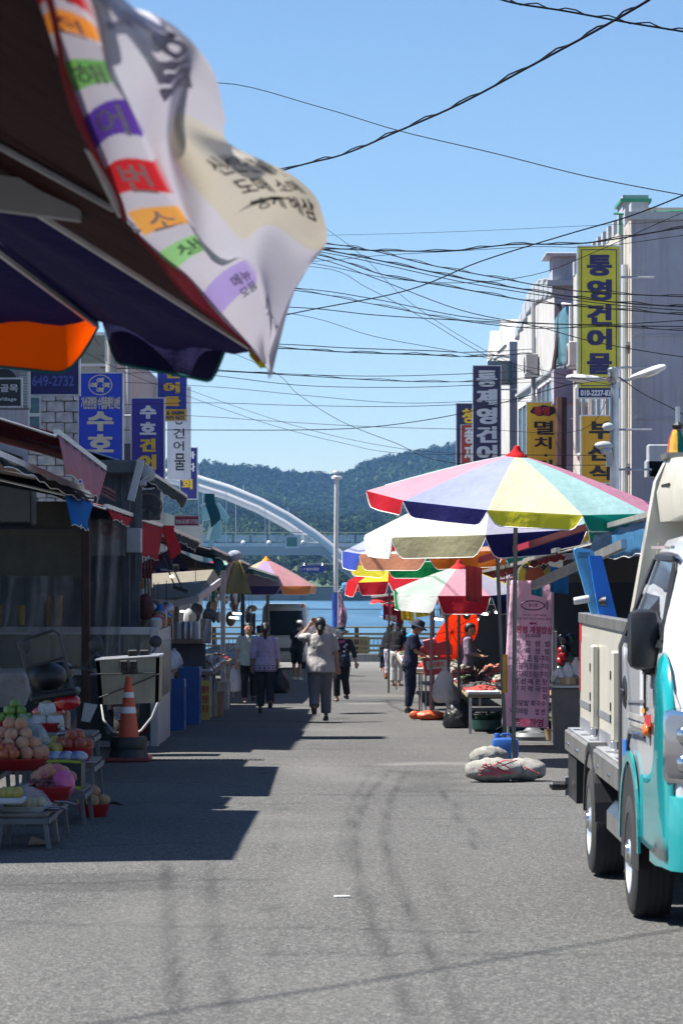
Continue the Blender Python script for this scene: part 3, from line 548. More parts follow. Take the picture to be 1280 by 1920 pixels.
# ================================================================= hanging shop signs
INKS = dict(w=ink('ink_white', (.72, .72, .74)), y=ink('ink_yellow', (.75, .50, .03)), n=ink('ink_navy', (.025, .02, .10)), k=ink('ink_black', (.015, .013, .013)), r=ink('ink_red', (.50, .03, .03)), c=ink('ink_cream', (.55, .50, .40)), g=ink('ink_grey', (.5, .5, .52)), m=ink('ink_maroon', (.35, .02, .10)), p=ink('ink_plum', (.05, .02, .09)), b=ink('ink_blue', (.10, .13, .45)))
def sign(label, u0, v0, u1, v1, d, col, texts, side, strips=(), border=None, thick=.16, edge=None, name='hanging_sign', bold=.03, wall=None, group='projecting shop signs'):
    c = P((u0 + u1) / 2, v1, d); t = thing(name, label, 'sign', c, group)
    m = col if not isinstance(col, tuple) else paint('signface_%02d%02d%02d' % tuple(int(x * 99) for x in col), col, var=.06, dirt=.15)
    w = (u1 - u0) / F * d; h = (v1 - v0) / F * d; ctr = P((u0 + u1) / 2, (v0 + v1) / 2, d)
    mb = MB(); mb.box(ctr + V3((0, thick / 2, 0)), (w, thick, h)); pn = mb.build('panel', m, t)
    mb = MB(); e = .025
    for (cx, cz, sx, sz) in ((0, h / 2 + e / 2, w + 2 * e, e), (0, -h / 2 - e / 2, w + 2 * e, e), (w / 2 + e / 2, 0, e, h), (-w / 2 - e / 2, 0, e, h)): mb.box(ctr + V3((cx, thick / 2, cz)), (sx, thick + .02, sz))
    mb.build('frame', edge or alu, t)
    for (sv0, sv1, sc) in strips:
        mb = MB(); mb.box(P((u0 + u1) / 2, (sv0 + sv1) / 2, d - .004), (w - .004, .006, (sv1 - sv0) / F * d)); mb.build('strip', paint('strip_%s' % str(sc), sc, dirt=.1), t)
    if border:
        mb = MB(); q = 5
        for (a0, b0, a1, b1) in ((u0 + q, v0 + q, u1 - q, v0 + q + 1.6), (u0 + q, v1 - q - border[1], u1 - q, v1 - q - border[1] + 1.6), (u0 + q, v0 + q + 1.6, u0 + q + 1.6, v1 - q - border[1]), (u1 - q - 1.6, v0 + q + 1.6, u1 - q, v1 - q - border[1])): mb.box(P((a0 + a1) / 2, (b0 + b1) / 2, d - .003), ((a1 - a0) / F * d, .005, (b1 - b0) / F * d))
        mb.build('border', INKS[border[0]], t)
    by = {}
    for (s, a0, b0, a1, b1, k) in texts: by.setdefault(k, []).append((s, a0, b0, a1, b1))
    for k, L in by.items():
        mb = MB()
        for (s, a0, b0, a1, b1) in L: letter(mb, s, rectfn(P(a0, b1, d - .008), P(a1, b1, d - .008), P(a0, b0, d - .008)), bold)
        mb.build('lettering', INKS[k], t)
    for z in (.3, -.3):
        xw = wall if wall is not None else ctr.x + side * (w / 2 + .7)
        mb = MB(); mb.tube([ctr + V3((side * w / 2, thick / 2, h * z)), V3((xw, d + thick / 2, ctr.z + h * z))], .025, 6); mb.build('bracket', steel, t)
    return t
def col_text(s, u0, u1, v0, v1, k, gap=.12):
    n = len(s); hh = (v1 - v0) / n; return [(c, u0, v0 + i * hh + hh * gap / 2, u1, v0 + (i + 1) * hh - hh * gap / 2, k) for i, c in enumerate(s)]
sign('tall yellow hanging sign with five navy characters and a navy border', 1084, 462, 1161, 745, 60, (.62, .55, .02), col_text('통영건어물', 1100, 1147, 474, 705, 'n', .14) + [('010-2227-8374', 1088, 731, 1156, 742, 'w')], 1, strips=[(727, 745, (.02, .015, .09))], border=('n', 18), bold=.05)
sign('dark navy hanging sign with white brush style characters', 887, 686, 938, 905, 92, (.022, .02, .085), col_text('통제영건어물', 893, 932, 692, 902, 'w', .12), 1, bold=.05)
sign('navy sign with green yellow characters partly hidden behind the red sign', 856, 757, 886, 905, 97, (.015, .018, .09), col_text('청봉수산', 866, 888, 764, 890, 'y', .1), 1, bold=.04)
sign('narrow red sign with white characters between two navy signs', 865, 797, 889, 905, 95, (.45, .05, .03), col_text('종자유', 870, 888, 800, 900, 'w', .1), 1, bold=.05)
sign('lemon yellow sign with black oval and brush written characters', 988, 755, 1050, 905, 76, (.70, .60, .02), [('멸', 1001, 789, 1038, 815, 'k'), ('치', 1001, 819, 1034, 842, 'k'), ('·', 1020, 851, 1026, 856, 'k'), ('건', 1003, 862, 1036, 884, 'k')], 1, bold=.02)
t_ = [o for o in bpy.data.objects if o.get('label', '').startswith('lemon yellow')][0]
mb = MB(); mb.poly([P(1019 + 25 * math.cos(a) * (1 + .05 * math.sin(5 * a)), 770 + 10 * math.sin(a) * (1 + .12 * math.sin(7 * a)), 75.994) for a in np.linspace(0, 2 * math.pi, 28)[:-1]], (0, .003, 0)); mb.build('brush_oval', INKS['k'], t_)
mb = MB(); letter(mb, '통영', rectfn(P(1001, 778, 75.985), P(1030, 778, 75.985), P(1001, 762, 75.985)), .03); mb.build('lettering', INKS['r'], t_)
sign('deep orange yellow sign with black brush characters beside the street lamp', 1090, 780, 1156, 905, 59, (.72, .36, .005), [('부', 1104, 790, 1147, 823, 'k'), ('산', 1102, 832, 1146, 864, 'k'), ('식', 1104, 872, 1146, 900, 'k')], 1, bold=.04)
# left signs
t_ = sign('bright blue hanging sign with round four fish emblem', 148, 700, 229, 905, 56, (.012, .045, .50), [('기선권현망 수협중매인18번', 152, 743, 225, 767, 'c'), ('수', 163, 771, 213, 808, 'c'), ('호', 163, 814, 213, 848, 'c'), ('건', 166, 858, 210, 890, 'y')], -1, bold=.05, wall=-5.0)
mb = MB(); R_ = 22.5
mb.loft([[P(188 + r * math.cos(a), 721.5 + r * .86 * math.sin(a), 55.99) for a in np.linspace(0, 2 * math.pi, 33)[:-1]] for r in (20.6, 22.6)], cap=False)
for (cx, cy, fl_) in ((188, 713, 1), (176, 722, 1), (199, 722, 1), (188, 731, 1)):
    pts = [(cx - 8, cy), (cx - 5, cy - 4), (cx + 1, cy - 4.5), (cx + 8, cy - 5), (cx + 6, cy), (cx + 6, cy + 5), (cx + 1, cy + 3), (cx - 5, cy + 3.5)]
    mb.add([P(a, b, 55.99) for a, b in pts], [tuple(range(8))])
mb.build('fish_emblem', INKS['c'], t_)
mb = MB()
for (cx, cy) in ((188, 713), (176, 722), (199, 722), (188, 731)): mb.add([P(cx - 4 + 1.3 * math.cos(a), cy - .5 + 1.3 * math.sin(a), 55.984) for a in np.linspace(0, 6.28, 9)[:-1]], [tuple(range(8))])
mb.build('fish_eye', MC['signface_010449'] if 'signface_010449' in MC else INKS['b'], t_)
sign('violet blue hanging sign with white and yellow characters', 247, 747, 307, 905, 63, (.03, .018, .28), [('수', 262, 760, 293, 785, 'w'), ('호', 262, 791, 293, 815, 'w'), ('건', 262, 822, 292, 847, 'y'), ('어', 260, 852, 293, 880, 'y')], -1, bold=.06, wall=-5.2)
sign('royal blue sign with yellow characters above a yellow phone strip', 296, 650, 349, 788, 80, (.012, .035, .36), [('건', 308, 687, 337, 709, 'y'), ('어', 306, 716, 337, 737, 'y'), ('물', 307, 743, 338, 761, 'y'), ('어', 307, 655, 337, 680, 'y'), ('6 0686', 312, 770, 346, 777, 'n'), ('7979 9632', 309, 780, 346, 787, 'n')], -1, strips=[(767, 788, (.68, .47, .01))], bold=.06, wall=-5.2)
sign('white sign with black brush written characters', 315, 726, 356, 898, 97, (.50, .52, .60), [('상', 326, 772, 345, 796, 'k'), ('건', 325, 803, 346, 822, 'k'), ('어', 325, 827, 345, 845, 'k'), ('물', 327, 850, 347, 882, 'k')], -1, bold=.0, wall=-5.4)
sign('dark blue sign with red disc and yellow character peeking out by the bridge', 338, 840, 369, 935, 101, (.012, .02, .20), [('회', 341, 898, 361, 917, 'y'), ('바', 350, 846, 366, 860, 'w'), ('다', 352, 868, 366, 884, 'w')], -1, bold=.05, wall=-5.4)
sign('navy hanging sign with a white telephone number', 54, 560, 147, 739, 50, (.018, .014, .14), [('649-2732', 60, 704, 139, 724, 'b')], -1, bold=.03, wall=-5.4)
bpy.data.materials['ink_blue'].node_tree.nodes['Principled BSDF'].inputs['Roughness'].default_value = .5
sign('dark grey lane sign with white lettering', -60, 711, 39, 761, 43, (.03, .035, .045), [('문화골목', -34, 720, 34, 735, 'w'), ('Writing Village', -46, 745, 31, 753, 'w')], -1, bold=.02, wall=-5.4, thick=.05)
sign('small crimson sign with a white phone number under the dark awning', 328, 968, 372, 985, 84, (.28, .012, .05), [('010-5187-7735', 330, 974, 371, 982, 'w')], -1, bold=.03, thick=.05, wall=-4.6)
# air conditioners, pipes and stains-catching ledges on the street sides of the right row
acw = paint('ac_white', (.36, .36, .36))
for k, (d_, z, o_) in enumerate(((64.0, 3.85, 0), (67.2, 3.85, 0), (70.6, 6.3, 0), (80.5, 2.2, 0), (86.0, 2.2, 0), (82.8, 6.9, 0), (95.5, 2.75, 0), (100, 2.75, 0))):
    x = lineR(d_) - .2; t = thing('air_conditioner', 'pale outdoor air conditioner unit fixed to the street side of the right row', 'air conditioner', V3((x, d_, z)), 'air conditioners on the right row'); mb = MB(); mb.box((x, d_, z + .3), (.34, .8, .58), bev=.02); mb.build('case', acw, t)
    mb = MB(); mb.lathe([(.22, 0), (.22, .02), (.05, .03)], (x - .17, d_ + .1, z + .3), 16, Matrix.Rotation(math.radians(-90), 3, 'Y')); mb.build('fan_guard', dkgrey, t)
    for q in (-.3, .3): mb = MB(); mb.box((x + .03, d_ + q, z - .03), (.4, .04, .05)); mb.build('bracket', steel, t)
    mb = MB(); mb.tube([(x + .1, d_ + .38, z + .2), (x + .14, d_ + .5, z + .5), (x + .15, d_ + .5, z + 1.1)], .025, 6); mb.build('pipe', pale, t)
for b_, ds, zs in ((R1, (61.2, 72.8), (3.65, 6.15)), (R2, (78.2, 89.8), (2.35, 3.65, 6.75)), (R3, (93.2, 103.8), (2.6, 4.7))):
    for z in zs: mb = MB(); mb.bar((lineR(ds[0]) - .03, ds[0], z), (lineR(ds[1]) - .03, ds[1], z), .12, .07); mb.build('ledge', pale, b_)
# ================================================================= street lamp and overhead cables
SD = 49.; sb = P(1150, 1000, SD); sb.z = gz(SD)
st = thing('street_lamp', 'galvanised street lamp with two curved lamp heads', 'street lamp', sb)
mb = MB(); mb.tube([sb, P(1152, 700, SD)], [.085, .07], 12); mb.build('post', steel, st, True)
for s_, pts, hd in ((-1, [(1148, 706), (1130, 713), (1112, 712)], (1096, 709)), (1, [(1156, 708), (1168, 714), (1190, 709)], (1215, 697))):
    mb = MB(); mb.tube([P(u, v, SD) for u, v in pts], .022, 8); mb.build('arm', steel, st, True)
    h = P(*hd, SD); R_ = Matrix.Rotation(-.32 if s_ > 0 else .05, 3, 'Y') 
    mb = MB(); mb.lathe([(.02, -.32), (.06, -.27), (.085, -.12), (.105, .08), (.10, .2), (.06, .29), (.015, .31)], h, 12, R_ @ Matrix.Rotation(math.radians(90) * s_, 3, 'Y') @ Matrix.Diagonal((.62, 1, 1))); hd_ = mb.build('lamp_head', white, st, True)
    mb = MB(); mb.ell(h + V3((.05 * s_, 0, -.035)), (.16, .08, .035), 10, 6, R_); mb.build('lens', mat('lamp_lens', (.55, .53, .42), .3), hd_, True)
mb = MB(); mb.lathe([(.10, -.12), (.11, -.1), (.11, .1), (.08, .13)], P(1151, 703, SD), 10); mb.build('collar', steel, st, True)
for k, (u, v) in enumerate(((1140, 800), (1132, 835), (1136, 845))):
    mb = MB(); mb.ell(P(u, v, SD - .15), (.1 + .06 * (k == 1), .08, .07), 8, 6); mb.tube([P(u, v, SD - .1), P(1150, v - 10, SD)], .02, 5); mb.build('junction_box' if k == 0 else 'cable_knot', pale, st, True)
mb = MB(); mb.box(P(1142, 860, SD - .12), (.1, .08, .26), bev=.01); mb.build('control_box', pale, st)
cabm = mat('cable_rubber', (.004, .004, .005), .9, var=.1, bump=0, spec=.1)
def cable(pts, r, label, tw=False, grp=None):
    """pts: (u, v, distance) fixed points; smooth curve through them"""
    q = [P(u, v, d) for u, v, d in pts]; out = []
    for i in range(len(q) - 1):
        a, b, c, e = q[max(0, i - 1)], q[i], q[i + 1], q[min(len(q) - 1, i + 2)]
        for k in range(6):
            t = k / 6; out.append(.5 * ((2 * b) + (c - a) * t + (2 * a - 5 * b + 4 * c - e) * t * t + (3 * b - a - 3 * c + e) * t ** 3))
    out.append(q[-1])
    r *= .85; mb = MB(); mb.tube(out, r, 5)
    if tw:
        mb.tube([p + V3((0, .01, .02 * math.sin(i * 1.7))) + V3((0, 0, .015)) for i, p in enumerate(out)], r * .7, 5)
    o = mb.build('overhead_cable', cabm, None, True); tag(o, label, 'cable', grp); return o
cable([(209, 420, 60), (250, 412, 50), (520, 322, 40), (640, 290, 37), (740, 248, 34), (860, 195, 31), (1000, 120, 28), (1120, 55, 26), (1215, 0, 24), (1330, -70, 23), (2300, -420, 21)], .014, 'thick twisted black cable rising steeply across the open sky', True)
cable([(209, 385, 60), (300, 190, 46), (415, 155, 42), (600, 200, 40), (750, 245, 38), (920, 285, 36), (1100, 330, 34), (1280, 365, 32), (1400, 385, 33), (1640, 470, 40)], .007, 'thin lone cable falling gently from the banner to the tall block')
cable([(-900, -380, 27), (300, -150, 26.5), (640, -75, 26.2), (880, -20, 26), (960, 4, 26), (1060, 20, 26), (1180, 42, 26), (1290, 60, 26), (1400, 80, 26), (2300, 240, 26)], .011, 'doubled cable crossing the topmost corner of the sky', True)
cable([(209, 655, 60), (300, 640, 58), (560, 585, 55), (760, 545, 52), (900, 490, 49), (1060, 440, 46), (1180, 405, 43), (1290, 362, 41), (1335, 345, 44), (1362, 335, 46)], .013, 'black cable climbing from the middle bundle to the grey block roof')
G1 = 'cables strung across the street'
lab = 'black overhead cable in the tangle strung between the two building rows'
rows = [
 ([(300, 470, 58), (600, 466, 56), (700, 469, 54), (840, 470, 52), (960, 458, 50), (1100, 455, 48), (1290, 425, 46)], .014, 1),
 ([(300, 440, 58), (590, 455, 56), (700, 470, 54), (800, 495, 52), (930, 520, 50), (1080, 545, 48), (1290, 556, 46)], .011, 1),
 ([(300, 420, 58), (590, 465, 56), (720, 490, 54), (860, 520, 52), (1000, 545, 50), (1140, 565, 48), (1290, 575, 46)], .014, 1),
 ([(300, 425, 58), (590, 470, 56), (720, 496, 54), (860, 527, 52), (1000, 551, 50), (1140, 570, 48), (1290, 582, 46)], .009, 0),
 ([(300, 430, 58), (590, 476, 56), (720, 515, 54), (860, 540, 52), (1000, 565, 50), (1140, 578, 48), (1290, 590, 46)], .012, 1),
 ([(300, 420, 58), (580, 480, 56), (700, 520, 54), (860, 580, 52), (1000, 610, 50), (1120, 642, 48), (1290, 670, 46)], .009, 0),
 ([(300, 450, 58), (580, 492, 56), (720, 520, 54), (860, 530, 52), (1000, 515, 50), (1120, 470, 48), (1290, 395, 46)], .007, 0),
 ([(300, 500, 58), (580, 490, 56), (720, 478, 54), (860, 470, 52), (1000, 462, 50), (1120, 462, 48), (1290, 440, 46)], .006, 0),
 ([(300, 530, 58), (555, 540, 56), (700, 560, 54), (860, 592, 52), (1000, 605, 50), (1140, 608, 48), (1290, 600, 46)], .009, 0),
 ([(300, 520, 58), (560, 545, 56), (700, 570, 54), (860, 600, 52), (1000, 615, 50), (1140, 612, 48), (1290, 620, 46)], .009, 1),
 ([(300, 570, 58), (555, 576, 56), (700, 590, 54), (860, 600, 52), (1000, 606, 50), (1140, 610, 48), (1290, 612, 46)], .010, 0),
 ([(300, 560, 58), (560, 590, 56), (700, 630, 54), (860, 660, 52), (1000, 690, 50), (1140, 720, 48)], .006, 0),
 ([(300, 500, 58), (590, 500, 56), (690, 540, 54), (800, 600, 52), (900, 660, 50), (1000, 700, 48), (1070, 710, 47)], .006, 0),
 ([(300, 640, 60), (525, 645, 58), (650, 652, 57), (800, 657, 56), (893, 660, 55)], .010, 0),
 ([(300, 650, 60), (525, 653, 58), (650, 660, 57), (800, 665, 56), (893, 668, 55)], .013, 1),
 ([(200, 680, 62), (355, 690, 61), (520, 700, 60), (700, 705, 59), (890, 700, 58)], .008, 0),
 ([(200, 690, 62), (400, 695, 61), (560, 704, 60), (740, 714, 59), (890, 715, 58)], .010, 1),
 ([(200, 700, 62), (360, 700, 61), (560, 722, 60), (740, 726, 59), (890, 722, 58)], .008, 0),
 ([(200, 715, 62), (400, 725, 61), (560, 740, 60), (740, 755, 59), (890, 752, 58)], .006, 0),
 ([(200, 760, 62), (380, 755, 61), (560, 760, 60), (740, 762, 59), (890, 757, 58)], .007, 0),
 ([(120, 806, 64), (330, 806, 63), (560, 806, 61), (700, 800, 60), (840, 780, 58), (960, 750, 55), (1070, 720, 50)], .010, 0),
 ([(120, 770, 64), (370, 780, 63), (520, 790, 61), (700, 800, 60), (900, 805, 58), (1090, 806, 55)], .006, 0),
 ([(300, 610, 60), (500, 690, 57), (560, 740, 55), (640, 790, 53), (740, 830, 51), (850, 868, 49)], .006, 0),
 ([(200, 670, 64), (380, 740, 62), (560, 800, 60), (720, 836, 58), (860, 850, 56)], .005, 0),
 ([(300, 448, 58), (640, 440, 56), (760, 437, 54), (900, 432, 52), (1050, 425, 50), (1200, 418, 47), (1320, 410, 46)], .004, 0),
 ([(600, 420, 56), (680, 480, 54), (760, 560, 52), (880, 640, 50), (980, 690, 48), (1060, 720, 47)], .005, 0),
 ([(860, 271, 36.7), (905, 430, 40), (960, 560, 43), (1010, 650, 46), (1075, 712, 48)], .005, 0),
 ([(1160, 706, 49), (1200, 735, 48), (1250, 760, 46), (1310, 790, 45)], .010, 0),
 ([(150, 655, 50), (240, 700, 52), (400, 760, 54), (520, 800, 56), (640, 830, 58), (760, 850, 60)], .005, 0),
 ([(145, 800, 48), (240, 803, 52), (310, 806, 56)], .008, 0)]
def tie(p):
    """carry both ends of a cable to something that holds it"""
    p = list(p); u, v, d = p[0]
    if 200 <= u <= 320: p = [(209, v + .1 * (209 - u) * (p[1][1] - v) / max(1, p[1][0] - u), 60)] + p
    u, v, d = p[-1]
    if u >= 1290: p.append((1362, v, 46))
    elif 885 <= u <= 895: p.append((1000, v - 6, 84))
    elif u < 895 and u > 700: p.append((1148, v + 4, 49))
    elif 1050 <= u <= 1145: p.append((1150, 706 + .05 * (v - 700), 49))
    return p
for k, (u, d, zt, lb) in enumerate(((209, 60, 9.0, 'grey concrete utility pole standing behind the blue signs'), (1362, 46, 8.4, 'grey concrete utility pole standing beside the market hall'))):
    x = (u - 640) / F * d; t = thing('utility_pole', lb, 'pole', V3((x, d, gz(d)))); mb = MB(); mb.tube([V3((x, d, gz(d))), V3((x, d, zt))], [.15, .10], 14); mb.build('shaft', mat('pole_concrete', (.26, .26, .25), .9, dirt=.2), t, True)
    for z in (zt - .3, zt - 1.2, zt - 2.4):
        mb = MB(); mb.box((x, d, z), (1.2, .08, .09)); ca = mb.build('crossarm', steel, t)
        for q in (-.5, -.2, .2, .5): mb = MB(); mb.lathe([(.03, 0), (.045, .03), (.03, .06), (.045, .09), (.02, .12)], (x + q, d, z + .045), 10); mb.build('insulator', pale, ca, True)
rows = [r for r in rows if r[0][0][:2] not in ((145, 800), (860, 271))]
rows = [(tie(p), r, tw) for p, r, tw in rows]
for p, r, tw in rows: cable(p, r, ('thick twisted pair of black cables' if tw else 'medium single black cable' if r > .0075 else 'hair thin black cable') + ' in the tangle across the street', tw, G1)
mb = MB(); mb.tube([V3((.6, 20.9, 9.4)), V3((-3.73, 15.0, 8.95)), V3((-6.04, 11.9, 9.1)), V3((-9.0, 8.0, 9.7))], .016, 6); tag(mb.build('overhead_cable', cabm, None, True), 'slack cable hung high above the truck and the near road', 'cable')
# ================================================================= parasols
def valance(mb, hem, p0, p1, drop, out, n=12, corner=.13, curl=0.0, ph=0.0, amp=.015):
    p0, p1, out = V3(p0), V3(p1), V3(out)
    def fn(a, b):
        e = min(a, 1 - a); k = min(1.0, max(.0, e / corner)); k = .12 + .88 * math.sin(k * math.pi / 2) if k < 1 else 1
        D = drop * k * b; return p0.lerp(p1, a) + V3((0, 0, -D)) + out * (curl * D + amp * b * math.sin(a * 9 + ph) + .01 * b)
    mb.grid(fn, n, 4)
    if hem is not None: hem.tube([fn(k / 24, 1) for k in range(25)], .0055, 4)
def umbrella(name, label, apex, R, hh, n, rot, cols, vcols, drop, base, tilt=(0, 0), pole=True, tip='red', group='market parasols', sag=.03, curl=.1, pole_top=None, pole_r=.024, under=None):
    """cols[i] canopy panel colours, vcols[i] valance colours"""
    apex = V3(apex); base = V3(base); t = thing(name, label, 'parasol', base, group)
    T = Matrix.Rotation(tilt[0], 3, 'X') @ Matrix.Rotation(tilt[1], 3, 'Y')
    def rib(i, s): a = rot + 2 * math.pi * i / n; return V3((R * s * math.cos(a), R * s * math.sin(a), -hh * s ** 1.18))
    rs = random.Random(int(apex.x * 100 + apex.y))
    for i in range(n):
        w1, w2, w3 = rs.uniform(0, 6), rs.uniform(0, 6), rs.uniform(.004, .012)
        def fn(a, b):
            s = .03 + .97 * b; p = rib(i, s).lerp(rib(i + 1, s), a); p.z += -sag * math.sin(a * math.pi) * s * s + w3 * math.sin(a * 8 + b * 5 + w1) * s * (math.sin(math.pi * a)) + w3 * .8 * math.sin(b * 16 - a * 6 + w2) * s * math.sin(math.pi * a)
            return apex + T @ p
        mb = MB(); mb.grid(fn, 8, 9); pn = mb.build('panel', cloth('parasol_%s' % cols[i % len(cols)], tuple(x * .66 for x in hexc(cols[i % len(cols)])), .42), t, True)
        mb = MB(); hm = MB(); a_ = rot + 2 * math.pi * (i + .5) / n; out = T @ V3((math.cos(a_), math.sin(a_), 0))
        p0, p1 = fn(0, 1), fn(1, 1); vd = drop * rs.uniform(.92, 1.08)
        valance(mb, hm, p0, p1, vd, out, curl=curl * rs.uniform(-.5, 2.2), ph=w1, amp=.02); vl = mb.build('valance', cloth('valance_%s' % vcols[i % len(vcols)], tuple(x * .8 for x in hexc(vcols[i % len(vcols)])), .35), pn, True); hm.build('hem', cloth('white_hem', 'e8e8e4', .2), pn)
    for i in range(n):
        mb = MB(); mb.tube([apex + T @ (rib(i, s) + V3((0, 0, -.015))) for s in (.03, .4, .75, 1.0)], .007, 5); rb = mb.build('rib', steel, t)
        mb = MB(); mb.tube([apex + T @ (rib(i, .5) + V3((0, 0, -.02))), apex + T @ V3((0, 0, -hh - .12))], .006, 4); mb.build('stretcher', steel, rb)
    mb = MB(); mb.lathe([(.13, -.06), (.115, -.01), (.07, .02), (.045, .05), (.03, .09), (.0, .10)], apex, 10, T); mb.build('cap', cloth('cap_%s' % tip, tip if tip != 'red' else 'b01c1c', .1), t, True)
    if pole:
        pt = apex + T @ V3((0, 0, -.05)); mb = MB(); mb.tube([base, pole_top or pt], pole_r, 10); mb.build('pole', metal('parasol_pole', (.12, .13, .12), metal=.4, rough=.5), t, True)
    return t
pas = dict(lil='bcc5ee', pink='efb0c2', cream='f6f0d0', mint='bfe9e8', rose='e09cb8', blue='b6c4ee', peach='f2b9a2', white='f1f4f2', lav='c9c8de', ivory='f4f2e6')
sat = dict(navy='1c1a58', red='c22030', yel='d8c21a', grn='108060', orange='f08020', sal='e8705c', teal='158a70', olive='a5a282', dgrn='0b8a48', blu='4055b8', pur='46306e', wht='e6ece8', brn='c08568', lemon='e6dc3a')
# A: the big one by the truck. panels counted counter-clockwise from +x
bA = G(962, 1432); aA = P(968, 852, bA.y)
umbrella('market_parasol', 'large ten panel pastel parasol with red cap beside the parked truck', aA, 1.60, .48, 10, math.radians(-103), [pas['cream'], pas['mint'], pas['rose'], pas['blue'], pas['cream'], pas['mint'], pas['peach'], pas['mint'], pas['pink'], pas['lil']], [sat['lemon'], sat['teal'], sat['sal'], sat['blu'], sat['lemon'], sat['teal'], sat['sal'], sat['dgrn'], sat['red'], sat['navy']],   .165, bA, tilt=(math.radians(6.5), math.radians(3.5)))
bB = G(947, 1405); aB = P(926, 895, bB.y)
umbrella('market_parasol', 'white and lavender parasol on a leaning pole set in a blue can', aB, 1.60, .62, 8, math.radians(-97.5), [pas['lav'], pas['mint'], pas['rose'], pas['peach'], pas['white'], pas['pink'], pas['white'], pas['ivory']], [sat['navy'], sat['teal'], sat['red'], sat['yel'], sat['blu'], sat['red'], sat['wht'], sat['olive']], .27, bB, tilt=(math.radians(3), math.radians(-3)), tip='e0d8c8')
bC = G(846, 1350); aC = P(826, 955, bC.y)
umbrella('market_parasol', 'orange and blue parasol with green and orange valances behind the white one', aC, 1.58, .62, 8, math.radians(-100), [pas['peach'], pas['mint'], pas['lil'], pas['rose'], pas['cream'], pas['peach'], pas['lil'], pas['ivory']], [sat['orange'], sat['teal'], sat['pur'], sat['red'], sat['grn'], sat['orange'], sat['blu'], sat['brn']], .26, bC, tilt=(math.radians(3), math.radians(-2)), tip='c8a070')
bC2 = P(812, 1330, 53); bC2.z = gz(53); aC2 = P(812, 985, 53)
umbrella('market_parasol', 'green and orange valanced parasol half hidden behind the peach one', aC2, 1.5, .58, 8, math.radians(-80), [pas['peach'], pas['lil'], pas['mint'], pas['rose'], pas['cream'], pas['lil'], pas['peach'], pas['mint']], [sat['orange'], sat['pur'], sat['teal'], sat['red'], sat['yel'], sat['red'], sat['lemon'], sat['dgrn']], .26, bC2, tilt=(math.radians(3), math.radians(-1)), tip='c8a070')
bE = P(860, 1345, 43.5); bE.z = gz(43.5); aE = P(860, 1062, 43.5)
umbrella('market_parasol', 'pale green and pink parasol with red valance over the fish stall', aE, .98, .36, 8, math.radians(-110), [pas['pink'], pas['lav'], 'f0e060', pas['mint'], pas['rose'], pas['peach'], 'd8ecd8', 'c8e4d0'], [sat['red'], sat['navy'], sat['yel'], sat['teal'], sat['red'], sat['orange'], sat['dgrn'], sat['wht']], .26, bE, tilt=(math.radians(4), math.radians(0)), tip='c03030')
bD = P(728, 1300, 66); bD.z = gz(66); aD = P(730, 1052, 66)
umbrella('market_parasol', 'red parasol with white panels and a blown up edge near the quay', aD, .95, .36, 8, math.radians(-95), ['d02028', 'f0ecea', 'd02028', 'e84030', 'd02028', 'f0ecea', 'd02028', 'f0e040'], [sat['red'], sat['red'], 'c01820', sat['red'], sat['yel'], sat['red'], 'c01820', sat['red']], .30, bD, tilt=(math.radians(5), math.radians(-5)), tip='c03030', curl=.5)
bP = P(507, 1290, 88); bP.z = gz(88); aP = P(499, 1049, 88)
umbrella('market_parasol', 'lilac and pink parasol with orange cap on the shaded stall side', aP, 1.50, .78, 8, math.radians(-118), ['cdb4dc', 'e2a8b0', 'dcb4b4', 'e8d8a0', 'cdb4dc', 'e2a8b0', 'f0e0b0', 'e0c8a8'], [sat['pur'], 'e08848', 'e09880', sat['yel'], sat['pur'], sat['orange'], sat['yel'], sat['pur']], .24, bP, tip='e09030')
bQ = P(322, 1290, 70); bQ.z = gz(70); aQ = P(322, 1030, 70)
umbrella('market_parasol', 'violet and white parasol glimpsed under the dark awnings', aQ, 1.0, .45, 8, math.radians(-110), ['a0a0e0', 'd8ecd0', 'e8e8e0', 'c04050', 'a0a0e0', 'd8ecd0', 'a0a0e0', 'c04050'], ['3a34a0', 'd0e0c0', 'dcdcd0', 'b01818', '3a34a0', 'b01818', '3a34a0', 'b01818'], .24, bQ, tip='d0a030')
bS = P(416, 1290, 92); bS.z = gz(92); aS = P(415, 1046, 92)
umbrella('market_parasol', 'mint and crimson parasol glimpsed behind the blue tarpaulin edge', aS, 1.2, .5, 8, math.radians(-110), ['a8dcd0', 'd04060', 'a8dcd0', 'd04060'], ['209070', 'b01838'], .22, bS, tip='d0a030')
# ---- near canopy at the stall left of the camera, with its wind-blown banner
nc = thing('stall_canopy', 'dark red and navy stall canopy with orange valance hanging overhead', 'canopy', V3((-2.0, 6.8, gz(6.8))))
ap = V3((-2.0, 6.6, 3.15)); rim = [V3((-.42, 3.4, 2.38)), V3((-.53, 7.0, 2.36)), P(492, 652, 9.2), P(180, 596, 9.7), P(-200, 560, 9.9), V3((-3.2, 8.6, 2.36)), V3((-3.6, 5.5, 2.36)), V3((-2.0, 3.2, 2.36))]
names = ['canopy_red', 'canopy_red', 'canopy_navy', 'canopy_navy', 'canopy_red', 'canopy_navy', 'canopy_red', 'canopy_red']; _v = 0; cc = dict(canopy_red=cloth('canopy_red', '2a0608', .03), canopy_navy=cloth('canopy_navy', '15123a', .08), canopy_orange=cloth('canopy_orange', 'ff5204', .85), val_red=cloth('val_red', '8c222c', .25), val_navy=cloth('val_navy', '16143c', .12), piping=cloth('teal_piping', '2a6a70', .1))
